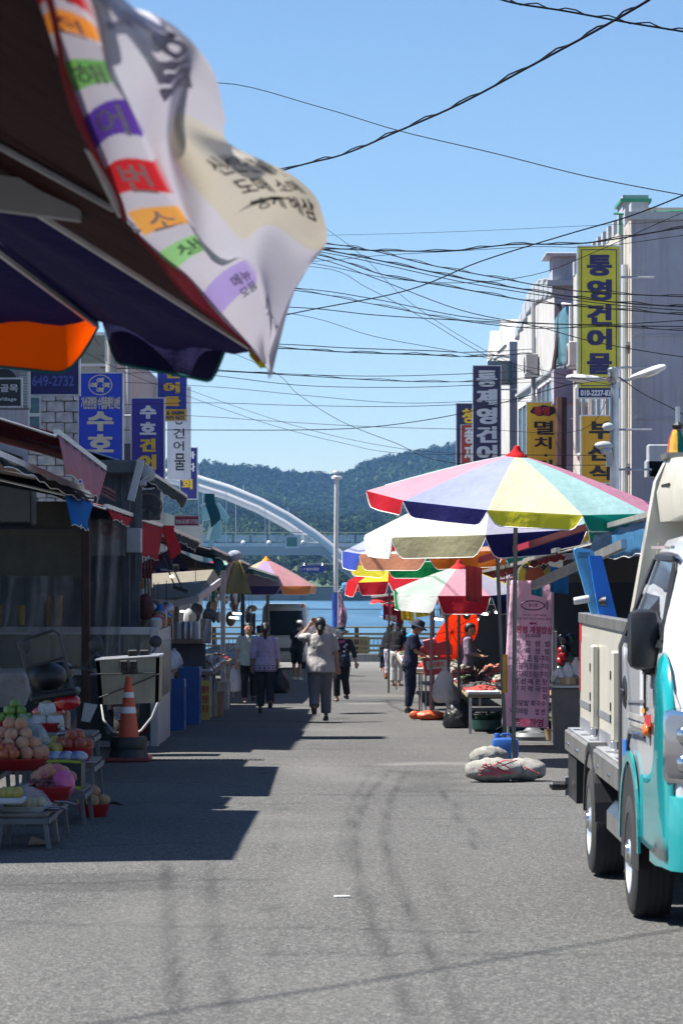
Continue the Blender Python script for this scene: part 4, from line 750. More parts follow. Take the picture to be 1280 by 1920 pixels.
for i in range(8):
    p0, p1 = rim[i], rim[(i + 1) % 8]
    mb = MB(); mb.grid(lambda a, b: ap.lerp(p0.lerp(p1, a), b ** .9) + V3((0, 0, -.05 * math.sin(a * math.pi) * b + .012 * math.sin(a * 14 + b * 9))), 12, 10); pn = mb.build('panel', cc[names[i]], nc, True)
    mb = MB(); hm = MB(); out = ((p0 + p1) / 2 - V3((-2, 6.6, 2.36))).normalized(); out.z = 0
    dr = (.07, .07, .14, .20, .2, .2, .2, .2)[i]
    if i == 3: valance(mb, hm, p0, p1, .19, out, 16, .2, 0, 1.0)
    elif i == 2: valance(mb, hm, p1 + V3((.01, 0, 0)), p1.lerp(p0, .80), .135, out, 16, .16, 0, 2.0, .02)
    else: valance(mb, hm, p0, p1, dr, out, 20, .04, .25, i, .02)
    mb.build('valance', cc['canopy_orange'] if i == 3 else cc['val_navy'] if i == 2 else cc['val_red'] if i < 2 else cc['val_navy'], pn, True); hm.build('piping', cc['piping'] if i in (2, 3) else cc['val_red'], pn)
for i in range(8):
    mb = MB(); mb.tube([ap + V3((0, 0, -.03)), rim[i] + V3((0, 0, -.02))], .012, 6); mb.build('rib', steel, nc)
mb = MB(); mb.bar(P(-60, 355, 7.4), P(155, 383, 7.4), .05, .085); mb.build('crossbar', pale, nc)
mb = MB(); mb.tube([V3((-2.0, 6.6, gz(6.6))), ap], .03, 10); mb.build('pole', steel, nc, True)
mb = MB(); mb.tube([P(176, 636, 9.72), P(188, 652, 9.72)], .006, 5); mb.build('rib_end', white, nc)
for k, (pts, c) in enumerate((([(465, 650), (478, 664), (500, 688), (488, 690), (468, 668)], 'd8c810'), )):
    mb = MB(); mb.poly([P(u, v, 9.0) for u, v in pts], (0, .01, 0)); mb.build('corner_tab', cloth('yellow_tab', c, .4), nc)
rows_ = [((22, -60), (128, -60), (190, -60)), ((48, -5), (152, -5), (232, -5)), ((76, 70), (186, 70), (330, 72)), ((110, 150), (224, 150), (408, 140)), ((146, 232), (260, 228), (420, 200)), ((186, 318), (296, 318), (425, 268)), ((226, 398), (344, 398), (560, 345)), ((290, 482), (400, 462), (612, 405)),
         ((340, 535), (452, 478), (592, 470)), ((410, 598), (490, 540), (560, 555)), ((462, 645), (508, 610), (532, 632)), ((494, 680), (502, 688), (508, 692))]
dL = [4.45, 4.72, 4.95, 5.3, 5.75, 6.2, 6.8, 7.5, 8.0, 8.4, 8.7, 8.9]
ctl = []
for k, (l, f, r) in enumerate(rows_):
    fo = (.30, .30, .30, .30, .3, .3, .3, .25, .05, .0, .0, .0)[k]; ctl.append((P(*l, dL[k]), P(*f, dL[k] - fo), P(*r, dL[k] + (.1 if k < 8 else -.15))))
def cr(pts, t):
    m = len(pts) - 1; x = min(max(t * m, 0), m - 1e-6); i = int(x); f = x - i; a, b, c, e = pts[max(0, i - 1)], pts[i], pts[i + 1], pts[min(m, i + 2)]
    return .5 * (2 * b + (c - a) * f + (2 * a - 5 * b + 4 * c - e) * f * f + (3 * b - a - 3 * c + e) * f ** 3)
def BS(a, b):
    l, f, r = (cr([c[k] for c in ctl], b) for k in range(3)); top = max(0, min(1, (.66 - b) / .08))
    if a < .5:
        t = a / .5; p = l.lerp(f, t); p += V3((0, -.10, 0)) * math.sin(t * math.pi) * (1 - .3 * b) + V3((0, .05 * math.sin(b * 21 + t * 4), 0))
    else:
        t = (a - .5) / .5; p = f.lerp(r, t); p += V3((0, (-.30 * math.sin(t * math.pi) + .24 * math.sin(t * 7 + b * 16)) * top + (.05 + .09 * (b > .6)) * math.sin(t * 6 + b * 13), .03 * math.sin(t * 6 + b * 17)))
    return p
def banner():
    nu, nv = 64, 420; mb = MB(); mb.grid(BS, nu, nv); t = thing('price_banner', 'wind blown white price banner with coloured stripes hanging from the canopy', 'banner', V3((-.5, 6.5, gz(6.5))))
    m = cloth('banner_cloth', 'f0eef2', .22); nt = m.node_tree; b = nt.nodes['Principled BSDF']; at = N(nt, 'Attribute'); at.attribute_name = 'print'
    for n in nt.nodes:
        if n.type == 'BSDF_TRANSLUCENT': nt.links.new(at.outputs['Color'], n.inputs[0])
    nt.links.new(at.outputs['Color'], b.inputs['Base Color'])
    o = mb.build('cloth', m, t, True, ang=180); ca = o.data.color_attributes.new('print', 'FLOAT_COLOR', 'POINT')
    bands = [(.075, .125, 'b8242c'), (.15, .185, 'e0923c'), (.235, .285, '6fae5c'), (.335, .40, '5a3c9c'), (.445, .50, 'c02830'), (.535, .575, 'e0a050'), (.61, .665, '8cc080'), (.75, .80, 'a090c8')]
    wc = hexc('bdbac6')
    for j in range(nv + 1):
        for i in range(nu + 1):
            a, bb = i / nu, j / nv; c = wc
            if a < .5:
                for b0, b1, h in bands:
                    if b0 - .01 * a < bb + .05 * a - .02 < b1 and .06 < a: c = hexc(h)
            elif .42 < bb < .68 and a > .62: c = tuple(x * y for x, y in zip(wc, (1, .95, .70)))
            elif bb < .42:
                c = tuple(x * .93 for x in wc)
            ca.data[j * (nu + 1) + i].color = (*c, 1)
    def put(name, s, a0, a1, b0, b1, k, off, flip=False):
        mb = MB(); vs, fs = glyphs(s, .02)
        def q(x, y):
            a = a0 + (a1 - a0) * (1 - x if flip else x); bb = b1 + (b0 - b1) * y - (.05 * a - .02 if a < .5 else 0); p = BS(a, bb); e = .004
            n = (BS(a + e, bb) - p).cross(BS(a, bb + e) - p).normalized()
            if n.y > 0: n = -n
            return p + n * off
        # subdivide so the print follows the cloth
        bm = bmesh.new(); V = [bm.verts.new((x, y, 0)) for x, y in vs]
        for f in fs:
            try: bm.faces.new([V[i] for i in f])
            except ValueError: pass
        bmesh.ops.subdivide_edges(bm, edges=[e for e in bm.edges if e.calc_length() > .12], cuts=2, use_grid_fill=False); bmesh.ops.triangulate(bm, faces=bm.faces[:]); bm.verts.index_update()
        mb.add([q(v.co.x, v.co.y) for v in bm.verts], [[v.index for v in f.verts] for f in bm.faces]); bm.free(); mb.build(name, k, t)
    wk = cloth('print_white', 'd8d6dc', .22); gk = cloth('print_black', '37333a', .15); lk = cloth('print_faded', '8a8796', .2)
    for (s, b0, b1) in (('매', .077, .123), ('전', .152, .185), ('해', .236, .284), ('어', .337, .40), ('번', .447, .50), ('소', .537, .574), ('생', .612, .66)): put('lettering', s, .18, .42, b0, b1, wk, .004)
    for k, (s, b0, b1) in enumerate((('통영활어', .70, .725), ('메뉴', .76, .785), ('모둠', .79, .81), ('가격', .86, .89))): put('lettering', s, .30 if k != 3 else .45, .47 if k < 3 else .75, b0, b1, lk, .004)
    for k, s in enumerate(('신선한 활어', '도매 소매', '멍게 해삼')): put('lettering', s, .72, .97, .50 + k * .045, .535 + k * .045, gk, .004)
    put('lettering', '할', .60, .92, .18, .36, cloth('ink_showthrough', '9a97ac', .22), .004, True)
    put('lettering', '인', .60, .9, .06, .15, MC['ink_showthrough'], .004, True)
    mb = MB(); mb.tube([P(8, -70, 4.5), P(30, 0, 4.75), P(225, 402, 6.85)], .008, 6); mb.build('rod', steel, t)
banner()
# ================================================================= small builders shared by the stalls
def ybox(name, m, parent, x0, x1, y0, y1, z0, z1, bev=0.0):
    mb = MB(); mb.box(((x0 + x1) / 2, (y0 + y1) / 2, (z0 + z1) / 2), (abs(x1 - x0), abs(y1 - y0), abs(z1 - z0)), bev=bev); return mb.build(name, m, parent)
def pbox(name, m, parent, u0, v0, u1, v1, d, depth, bev=0.0):
    """box whose camera-facing side spans the measured rectangle at distance d"""
    a, b = P(u0, v1, d), P(u1, v0, d); return ybox(name, m, parent, a.x, b.x, d, d + depth, a.z, b.z, bev)
def awning(name, label, x_in, z_in, x_out, z_out, d0, d1, z_out2, m, vm, drop, scallop=0, group='awnings over the left stalls', dz_in=0, valance_on=True, x_out2=None, sagg=.05):
    """sloped cloth from the wall side (x_in,z_in) to the street side bar (x_out,z_out) running from d0 to d1"""
    x_out2 = x_out if x_out2 is None else x_out2
    t = thing(name, label, 'awning', V3((x_out, (d0 + d1) / 2, min(z_out, z_out2) - drop)), group)
    def fn(a, b):
        y = d0 + (d1 - d0) * b; xo = x_out + (x_out2 - x_out) * b; zo = z_out + (z_out2 - z_out) * b; zi = z_in + (z_out2 - z_out) * b
        return V3((x_in + (xo - x_in) * a, y, zi + (zo - zi) * a - sagg * math.sin(a * math.pi) * (.6 + .4 * math.sin(b * 14)) + .012 * math.sin(b * 40 + a * 6)))
    mb = MB(); mb.grid(fn, 8, 16); mb.build('canopy', m, t, True, .006)
    mb = MB(); mb.bar(fn(1, 0) + V3((0, 0, .01)), fn(1, 1) + V3((0, 0, .01)), .05, .05); mb.build('front_bar', alu, t)
    for b in (0, .5, 1):
        mb = MB(); mb.tube([fn(0, b) + V3((0, 0, -.03)), fn(1, b) + V3((0, 0, -.03))], .015, 6); mb.build('arm', steel, t)
    if valance_on:
        mb = MB(); hm = MB(); f2 = lambda a, b: fn(1, a) + V3((.03 * b * math.sin(a * 11) + .02 + .08 * b * math.sin(a * 3 + 1), 0, -.03 - drop * b * (1 - .05 * math.sin(a * 5) ** 2)))
        mb.grid(f2, 40, 4); vl = mb.build('valance', vm, t, True, .004); hm.tube([f2(k / 40, 1) for k in range(41)], .005, 4); hm.build('hem', cloth('white_hem', 'e8e8e4', .2), vl)
    return t
def plastic_bag(label, c, w, h, m, group=None):
    mb = MB(); n = 14; rings = []; rs = random.Random(int(c[0] * 97 + c[1] * 31))
    for i, (z, r) in enumerate(((0, .55), (.04, .85), (.2, 1), (.45, .95), (.7, .72), (.85, .4), (.93, .2), (1.0, .3))):
        rings.append([V3(c) + V3((w / 2 * r * math.cos(k * 2 * math.pi / n) * (1 + .16 * math.sin(k * 3 + i)), w / 2.6 * r * math.sin(k * 2 * math.pi / n) * (1 + .2 * math.sin(k * 5 + i * 2)), h * z)) for k in range(n)])
    mb.loft(rings); o = mb.build('plastic_bag', m, None, True, ang=80); return tag(o, label, 'bag', group)
clearbag = mat('thin_plastic', (.55, .57, .62), .25, var=.1, bump=.5, bscale=14, alpha=.75)
def crate(label, c, w, dp, h, m, name='plastic_crate', group=None, slots=4):
    c = V3(c); t = thing(name, label, 'crate', c, group); tk = .02
    mb = MB(); mb.box(c + V3((0, 0, tk / 2)), (w, dp, tk)); mb.build('base', m, t)
    for sx, sy, nm in ((0, -1, 'side'), (0, 1, 'side'), (-1, 0, 'end'), (1, 0, 'end')):
        L = w if sx == 0 else dp - 2 * tk; mb = MB()
        ctr = c + V3((sx * (w - tk) / 2, sy * (dp - tk) / 2, 0)); ex = V3((1, 0, 0)) if sx == 0 else V3((0, 1, 0))
        def bb(o, z, l, hh, th=tk): mb.box(ctr + ex * o + V3((0, 0, z)), (l, th, hh) if sx == 0 else (th, l, hh))
        bb(0, h * .08 + tk, L, h * .16); bb(0, h * .92, L, h * .16, tk * 1.25)
        for k in range(slots + 1): bb((k / slots - .5) * (L - .03), h * .52, .03, h * .68)
        mb.build(nm, m, t)
        mb = MB(); mb.box(ctr - V3((sx, sy, 0)) * .004 + V3((0, 0, h * .52)), (L * .96, .006, h * .7) if sx == 0 else (.006, L * .96, h * .7)); mb.build('liner', m, t)
    return t
bluep = mat('blue_plastic', (.012, .085, .33), .42, var=.15, dirt=.15); lblue = mat('light_blue_plastic', (.10, .36, .62), .4, var=.1, dirt=.1); redp = mat('red_plastic', (.30, .012, .012), .35, var=.1)
card = mat('cardboard', (.30, .20, .115), .9, var=.15, bump=.2); whitep = mat('white_plastic', (.40, .41, .42), .45, var=.08, dirt=.12)
def carton(label, c, w, dp, h, m=None, rz=0, group=None):
    c = V3(c); t = thing('carton', label, 'box', c, group); R = Matrix.Rotation(rz, 3, 'Z'); m = m or card
    mb = MB(); mb.box(c + V3((0, 0, h / 2)), (w, dp, h), rz, bev=.006); mb.build('box', m, t)
    for s in (-1, 1):
        mb = MB(); q = c + R @ V3((s * (w / 2 + .05), 0, h - .02)); mb.box(q, (.13, dp * .96, .006), R=R @ Matrix.Rotation(s * .9, 3, 'Y')); mb.build('flap', m, t)
    mb = MB(); mb.box(c + R @ V3((0, -dp / 2 - .002, h / 2)), (.05, .003, h * .98), rz); mb.build('tape', mat('parcel_tape', (.42, .34, .2), .3), t)
    return t
def jar(label, c, r, h, m, lid, group):
    c = V3(c); t = thing('jar', label, 'jar', c, group); mb = MB(); mb.lathe([(r * .9, 0), (r, .02), (r, h * .72), (r * .8, h * .82), (r * .8, h * .86)], c, 12); mb.build('glass', m, t, True)
    mb = MB(); mb.lathe([(r * .88, h * .84), (r * .88, h * .99), (r * .8, h)], c, 12); mb.build('lid', lid, t, True); return t
# ================================================================= left side stalls
dkred = cloth('awning_dark_red', '7a1216', .12, dirt=.2); pinkv = cloth('awning_pink', 'cf8f98', .45, dirt=.2); bluev = cloth('awning_blue', '1878c8', .45); redv = cloth('awning_red', 'c8262c', .40); blackg = cloth('awning_black_green', '10201c', .06); tealv = cloth('awning_teal', '1c5a66', .3); blackv = cloth('awning_black', '141412', .05); beigev = mat('awning_beige', (.17, .15, .115), .8, var=.15, trans=.15); greenv = cloth('tarp_green', '0c4a3c', .12)
awning('awning', 'dark red awning with pink inner flap above the vinyl curtained stall', -5.2, 3.55, -2.5, 2.70, 26.2, 31.5, 2.55, dkred, pinkv, .34)
awning('awning', 'brown beam awning with a low blue edge under the dark red awning', -5.0, 2.95, -2.74, 2.42, 23.5, 32.9, 2.31, mat('beam_brown', (.16, .11, .095), .8, dirt=.3), blackv, .08)
awning('awning', 'roof awning with blue valance over the stall post', -4.8, 2.75, -2.76, 2.28, 29.6, 33.0, 2.26, blackg, bluev, .31)
awning('awning', 'dull red awning with short valance beside the grey hut', -4.2, 2.7, -2.76, 2.24, 35.0, 39.4, 2.20, mat('rust_sheet', (.22, .07, .06), .8, dirt=.3), redv, .13)
awning('awning', 'awning with long red valance beyond the grey hut', -4.2, 2.7, -2.76, 2.20, 39.6, 46, 2.16, MC['rust_sheet'], redv, .50)
awning('awning', 'black green awning with white end caps under the brush written sign', -4.6, 3.5, -2.78, 2.94, 40, 53.5, 2.80, blackg, blackg, .18)
awning('awning', 'black awning with bright gap behind the red valance', -4.4, 2.75, -2.62, 2.12, 46.3, 53.2, 2.0, blackv, blackv, .16, x_out2=-2.54)
awning('awning', 'long black awning running down towards the quay', -4.4, 2.45, -2.50, 1.93, 57.2, 74, 1.62, blackv, blackv, .16, x_out2=-2.30)
awning('awning', 'dark green tarpaulin awning beside the lilac parasol', -4.2, 1.85, -2.28, 1.56, 74.5, 104, 1.0, greenv, greenv, .14, x_out2=-1.35)
awning('awning', 'sky blue tarpaulin awning edge below the black awning', -4.0, 1.55, -2.95, 1.42, 66, 80, 1.18, cloth('tarp_sky', '1a8ae0', .5), cloth('tarp_sky', '1a8ae0', .5), .12, x_out2=-2.6)
for k, d in enumerate((45.8, 53.4, 60.0)):
    c = P((305, 384, 395)[k], (985, 925, 1030)[k], d); mb = MB(); mb.grid(lambda a, b: c + V3((a * .16 - .02 * math.sin(b * 6) + .1 * b, .25 * a, -b * (.55, .62, .5)[k] * (1 - .25 * a))), 5, 8)
    tag(mb.build('loose_flap', (redv, tealv, tealv)[k], None, True, .004), ('loose red corner flap hanging from the red valance', 'dark teal corner flap hanging from the black green awning', 'small teal flap hanging under the black awning')[k], 'flap')
# shade roof of the fruit stall, just left of view
awning('fruit_stall_roof', 'shade roof over the fruit stall', -6.2, 3.75, -2.86, 3.38, 19.0, 24.2, 3.30, dkred, dkred, .12)
awning('fruit_stall_roof', 'narrower shade roof between fruit stall and the red awning', -6.2, 3.4, -3.02, 3.05, 24.3, 26.1, 3.05, dkred, dkred, .05)
# posts
for (u, d, zt, m, lb) in ((161, 36, 2.2, rust, 'dark red brown post of the vinyl curtained stall'), (236, 39, 2.4, dkgrey, 'grey post beside the vinyl drape'), (330, 55, 1.6, dark, 'dark post under the beige canopy'), (418, 62, 1.5, steel, 'steel post by the jar table'), (455, 78, 1.1, dark, 'thin dark post beside the green tarpaulin'), (502, 92, .9, dark, 'thin dark post near the white van')):
    x = (u - 640) / F * d; mb = MB(); mb.box((x, d, (zt + gz(d)) / 2), (.10, .10, zt - gz(d)), bev=.008); tag(mb.build('stall_post', m, None), lb, 'post')
# S1: vinyl curtained fish stall
S1 = thing('fish_stall', 'white framed glass counter stall behind clear vinyl curtains', 'stall', V3((-3.6, 37.5, gz(37))))
d = 36.6
pbox('counter_top_rail', whitep, S1, -60, 1176, 296, 1190, d, .08); pbox('glass', mat('tank_glass', (.05, .09, .10), .06, alpha=.55, spec=.8), S1, -60, 1190, 292, 1254, d + .03, .01)
pbox('mid_rail', whitep, S1, -60, 1254, 296, 1266, d, .08); pbox('lower_panel', mat('tank_dark', (.02, .03, .035), .4), S1, -60, 1268, 292, 1392, d + .05, .03)
pbox('corner_post', whitep, S1, 281, 1177, 297, 1402, d - .01, .12, .01); pbox('skirting', whitep, S1, -60, 1390, 292, 1402, d + .01, .05)
ybox('street_side', whitep, S1, -2.31, -2.27, 36.75, 39.6, gz(38), .75); ybox('street_glass', MC['tank_glass'], S1, -2.26, -2.25, 36.9, 39.5, -.1, .6)
ybox('back_wall', dkgrey, S1, -4.9, -4.8, 30, 45, -.8, 3.2); pbox('inner_wall', mat('tile_wall', (.12, .12, .115), .5, dirt=.3), S1, -200, 960, 240, 1400, 41.5, .06)
pbox('rolled_blind', mat('blind_olive', (.12, .11, .075), .85, dirt=.2), S1, -60, 992, 166, 1083, 36.3, .05); pbox('upper_blind', mat('blind_olive2', (.16, .145, .10), .85, dirt=.2), S1, 62, 940, 164, 990, 36.6, .05)
for k, (u0, u1, m) in enumerate(((-20, 5, 'yellow_bucket'), (30, 48, 'yellow_bucket'), (82, 97, 'amber_bucket'), (98, 118, 'amber_bucket'))):
    c = P((u0 + u1) / 2, 1172, 38); r = (u1 - u0) / 2 / F * 38; mb = MB(); mb.lathe([(r * .8, 0), (r, .25 + .12 * (k > 1)), (r * .9, .25 + .12 * (k > 1)), (r * .7, .03)], c, 12)
    tag(mb.build('bucket', mat(m, (.42, .26, .02) if k < 2 else (.30, .13, .01), .5), None, True), ('yellow bucket behind the vinyl curtain', 'tall amber bucket behind the vinyl curtain')[k > 1], 'bucket', 'buckets behind the curtain')
vinyl = mat('clear_vinyl', (.28, .29, .30), .22, var=.15, bump=.9, bscale=7, alpha=.30)
for k, (u0, u1, v0, v1, dd, lb) in enumerate(((-60, 160, 1080, 1185, 36.2, 'clear vinyl curtain hanging over the glass counter'), (166, 234, 972, 1230, 36.4, 'dirty clear vinyl drape beside the dark red post'))):
    mb = MB(); mb.grid(lambda a, b: P(u0 + (u1 - u0) * a * (1 - .15 * b * k), v0 + (v1 - v0) * b, dd + .05 * math.sin(a * (30 if k == 0 else 16) + b * 2) * (1 + .4 * math.sin(a * 7))), 50, 8); tag(mb.build('vinyl_curtain', vinyl, None, True), lb, 'curtain')
# upper hut of the stall
hut = thing('metal_hut', 'grey sheet metal hut with dark flat roof between the awnings', 'hut', V3((-2.95, 40, gz(40))))
pbox('roof', mat('roof_sheet', (.09, .10, .10), .7, dirt=.3), hut, 160, 862, 262, 888, 39.0, 3.2, .02); pbox('wall', mat('hut_sheet', (.10, .105, .115), .7, var=.25, dirt=.5), hut, 168, 889, 266, 1090, 39.4, .05)
pbox('side_wall', MC['hut_sheet'], hut, 236, 1090, 262, 1240, 39.6, .05)
for k in range(7):
    mb = MB(); mb.bar(P(176 + k * 13, 892, 39.38), P(176 + k * 13, 1085, 39.38), .018); mb.build('rib', MC['hut_sheet'], hut)
mb = MB(); mb.box(P(255, 900, 38.9), (.09, .12, .55), R=Matrix.Rotation(.25, 3, 'Y')); mb.build('white_board', whitep, hut)
mb = MB(); mb.lathe([(.10, 0), (.10, .03), (.03, .05)], P(277, 889, 39.5), 14, Matrix.Rotation(math.radians(90), 3, 'X')); mb.build('dish', whitep, hut, True)
mb = MB(); mb.tube([P(277, 892, 39.3), P(262, 905, 39.2), P(268, 918, 39.2), P(290, 915, 39.2)], .01, 6); mb.build('wire', whitep, hut)
mb = MB(); mb.box(P(268, 906, 39.2), (.09, .08, .07), bev=.01); mb.build('switch_box', whitep, hut)
mb = MB()
pbox('shutter_box', pale, hut, 236, 990, 264, 1036, 38.8, .3, .01)
cs = mat('corrugated_red', (.20, .09, .085), .7, dirt=.3)
mb = MB(); mb.grid(lambda a, b: P(172 + 44 * a, 898 + 24 * a + 18 * b, 36.5) + V3((0, 0, .02 * math.sin(b * 18))), 4, 24); tag(mb.build('roof_sheet', cs, None, False, .01), 'dull red corrugated sheet leaning under the red awning', 'sheet')
tv = thing('hanging_cabinet', 'black hanging cabinet under the brown beam', 'cabinet', P(30, 985, 34)); pbox('case', black, tv, -40, 902, 62, 985, 34, .4, .02); pbox('screen', mat('dark_screen', (.02, .022, .028), .15), tv, -36, 908, 56, 978, 33.98, .01)
# work-lamp rods under the awnings
lampg = thing('work_lamp', 'pair of long lamp rods with shaded bulb hanging by the grey hut', 'lamp', P(278, 1120, 42))
for u in (270, 276, 282): 
    mb = MB(); mb.tube([P(u, 1040, 42), P(u + 3, 1140, 42)], .01, 6); mb.build('rod', dark, lampg)
mb = MB(); mb.lathe([(.02, .12), (.05, .1), (.13, 0), (.12, 0)], P(280, 1142, 42), 12); mb.build('shade', steel, lampg, True)
l2 = thing('work_lamp', 'slanting black lamp rods with lit bulb in front of the red parasol panel', 'lamp', P(330, 1120, 48))
for k in (0, 1): 
    mb = MB(); mb.tube([P(302 + k * 10, 1035, 48), P(330 + k * 12, 1105, 48)], .014, 6); mb.build('rod', dark, l2)
mb = MB(); mb.bar(P(325, 1100, 48), P(352, 1110, 48), .06); mb.build('bracket', dark, l2)
bulb = mat('lit_bulb', (1, .85, .6), .4, var=0, bump=0, emit=6.0)
mb = MB(); mb.ell(P(322, 1081, 48), (.035, .035, .02), 8, 6); mb.build('bulb', bulb, l2)
tube_m = mat('lit_tube', (.95, 1, 1), .4, var=0, bump=0, emit=4.0)
for k, (u0, u1, v, d_) in enumerate(((338, 350, 1146, 58), (430, 447, 1158, 74), (436, 452, 1150, 76))):
    t = thing('tube_lamp', 'lit tube lamp glowing inside the shaded stalls', 'lamp', P(u0, v, d_), 'tube lamps in the left stalls'); mb = MB(); mb.tube([P(u0, v, d_), P(u1, v + 1, d_)], .022, 8); mb.build('tube', tube_m, t); mb = MB(); mb.bar(P(u0, v - 3, d_), P(u1, v - 2, d_), .06, .03); mb.build('holder', whitep, t)
# beige folding canopy
bc = thing('folding_canopy', 'beige underside of a small canopy lit from the street', 'canopy', P(350, 1140, 52))
mb = MB(); pts = [(285, 1135), (330, 1137), (370, 1128), (412, 1096), (400, 1078), (285, 1086)]; lo = [P(u, v, 52 + 2.5 * (i > 2)) for i, (u, v) in enumerate(pts)]
mb.add(lo + [p + V3((0, 0, .10)) for p in lo], [(0, 1, 2, 3, 4, 5), (11, 10, 9, 8, 7, 6)] + [(i, (i + 1) % 6, 6 + (i + 1) % 6, 6 + i) for i in range(6)]); mb.build('sheet', beigev, bc)
for i in range(3): 
    mb = MB(); mb.bar(lo[i] + V3((0, -.03, .05)), lo[i + 1] + V3((0, -.03, .05)), .05, .12); mb.build('edge_trim', pale, bc)
# tables and goods further down the left side
def pile(mb, c, rx, ry, h, n=34, r=.035):
    for k in range(n):
        a = random.uniform(0, 6.28); q = math.sqrt(random.random()); z = h * (1 - q * q) * random.uniform(.5, 1); mb.ell(c + V3((rx * q * math.cos(a), ry * q * math.sin(a), z)), (r * random.uniform(.7, 1.6), r * random.uniform(.7, 1.6), r * .7), 6, 4, Matrix.Rotation(random.uniform(0, 6), 3, 'Z') @ Matrix.Rotation(random.uniform(-.6, .6), 3, 'X'))
def table(name, label, x0, x1, y0, y1, h, m, group='stall tables'):
    zb = gz(y0); t = thing(name, label, 'table', V3(((x0 + x1) / 2, (y0 + y1) / 2, gz((y0 + y1) / 2))), group)
    zt = gz((y0 + y1) / 2) + h; ybox('table_top', m, t, x0, x1, y0, y1, zt - .04, zt, .006)
    for x in (x0 + .05, x1 - .05):
        for y in (y0 + .06, y1 - .06): ybox('leg', steel, t, x - .02, x + .02, y - .02, y + .02, gz(y), zt - .04)
    return t, zt
board = mat('plywood', (.22, .16, .10), .8, dirt=.3)
_, zt1 = table('stall_table', 'long dark board table crowded with jars beyond the white counter', -3.6, -2.45, 40.2, 46, .82, board)
clear_r = mat('jar_sauce', (.10, .02, .015), .2, var=.3); clear_b = mat('jar_brown', (.06, .035, .02), .2, var=.3); lidr = mat('lid_red', (.40, .015, .015), .4)
for k in range(14):
    y = 40.5 + (k % 7) * .5; x = -2.6 - (k // 7) * .28 + random.uniform(-.05, .05); jar('small sauce jar with red lid on the dark board table', (x, y, zt1), random.uniform(.06, .085), random.uniform(.2, .28), (clear_r, clear_b)[k % 2], lidr, 'jars on the board table')
for k in range(5):
    y = 40.5 + k * .75; mb = MB(); c = V3((-3.1 - .1 * (k % 2), y, zt1)); mb.lathe([(.05, 0), (.055, .02), (.055, .24), (.025, .31), (.025, .36)], c, 10); tag(mb.build('bottle', (whitep, mat('amber_bottle', (.2, .09, .02), .2))[k % 2], None, True), ('white bottle standing at the back of the jar table', 'amber bottle standing at the back of the jar table')[k % 2], 'bottle', 'bottles on the jar table')
# shelf behind with jugs
sf = thing('back_shelf', 'wooden shelf with jugs and a red tub behind the jars', 'shelf', P(345, 1205, 48)); pbox('board', board, sf, 290, 1199, 380, 1207, 48, .5); pbox('back_panel', dkgrey, sf, 285, 1207, 385, 1270, 48.2, .05)
for k, (u, c) in enumerate(((298, 'r'), (334, 'w'), (346, 's'), (357, 's'), (366, 'w'))):
    b_ = P(u, 1199, 48.15); r = .06; mb = MB(); mb.lathe([(r * .9, 0), (r, .02), (r * (1.15 if c == 'r' else 1), .13 if c == 'r' else .24), (r * .6, .15 if c == 'r' else .29)], b_, 12)
    tag(mb.build('tub' if c == 'r' else 'jug', {'r': redp, 'w': whitep, 's': steel}[c], None, True), {'r': 'red tub on the wooden back shelf', 'w': 'white jug on the wooden back shelf', 's': 'steel jug on the wooden back shelf'}[c], 'tub' if c == 'r' else 'jug', 'jugs on the back shelf')
crate('tall blue fish crate standing beside the white counter', G(330, 1368), .26, .5, .72, bluep); crate('taller blue fish crate behind the first blue crate', G(357, 1358), .30, .6, .86, bluep)
yb = thing('yellow_board', 'yellow notice board with red writing beside the blue crates', 'sign', G(384, 1352)); pbox('board', paint('board_yellow', (.55, .42, .05)), yb, 376, 1276, 393, 1350, GD(1352), .03)
mb = MB()
for k, s in enumerate(('활어', '전문', '포장')): letter(mb, s, rectfn(P(378, 1300 + k * 18, GD(1352) - .01), P(391, 1300 + k * 18, GD(1352) - .01), P(378, 1286 + k * 18, GD(1352) - .01)), .02)
mb.build('lettering', INKS['r'], yb)
carton('brown carton under the goods beyond the yellow board', G(405, 1345), .22, .4, .42); carton('second brown carton stacked near the curtain of bags', G(418, 1330), .2, .4, .5, whitep)
_, zt2 = table('stall_table', 'table with trays of dried goods next to the walking women', -3.2, -2.05, 48, 56, .8, board)
for k in range(16):
    y = 48.4 + (k % 8) * .95; x = -2.3 - (k // 8) * .5; c = V3((x, y, zt2)); t = thing('goods_tray', 'shallow tray heaped with dried goods on the left table', 'tray', c, 'trays of dried goods')
    mb = MB(); mb.box(c + V3((0, 0, .03)), (.42, .6, .06), bev=.02); mb.build('tray', (whitep, redp, steel)[k % 3], t); mb = MB(); pile(mb, c + V3((0, 0, .05)), .17, .25, random.uniform(.05, .12)); mb.build('heap', mat('dried_%d' % (k % 3), ((.25, .2, .15), (.14, .09, .06), (.35, .32, .28))[k % 3], .9, var=.5, scale=40, bump=.8, bscale=50), t, True)
_, zt3 = table('stall_table', 'far table with hanging goods close to the white van', -3.4, -2.2, 62, 74, .8, board)
for k in range(20):
    y = 62.5 + (k % 10) * 1.1; x = -2.4 - (k // 10) * .5; crate('small grey tray of fish on the far left table', (x, y, zt3), .4, .6, .12, (whitep, steel, lblue)[k % 3], 'fish_tray', 'fish trays on the far left table', 2)
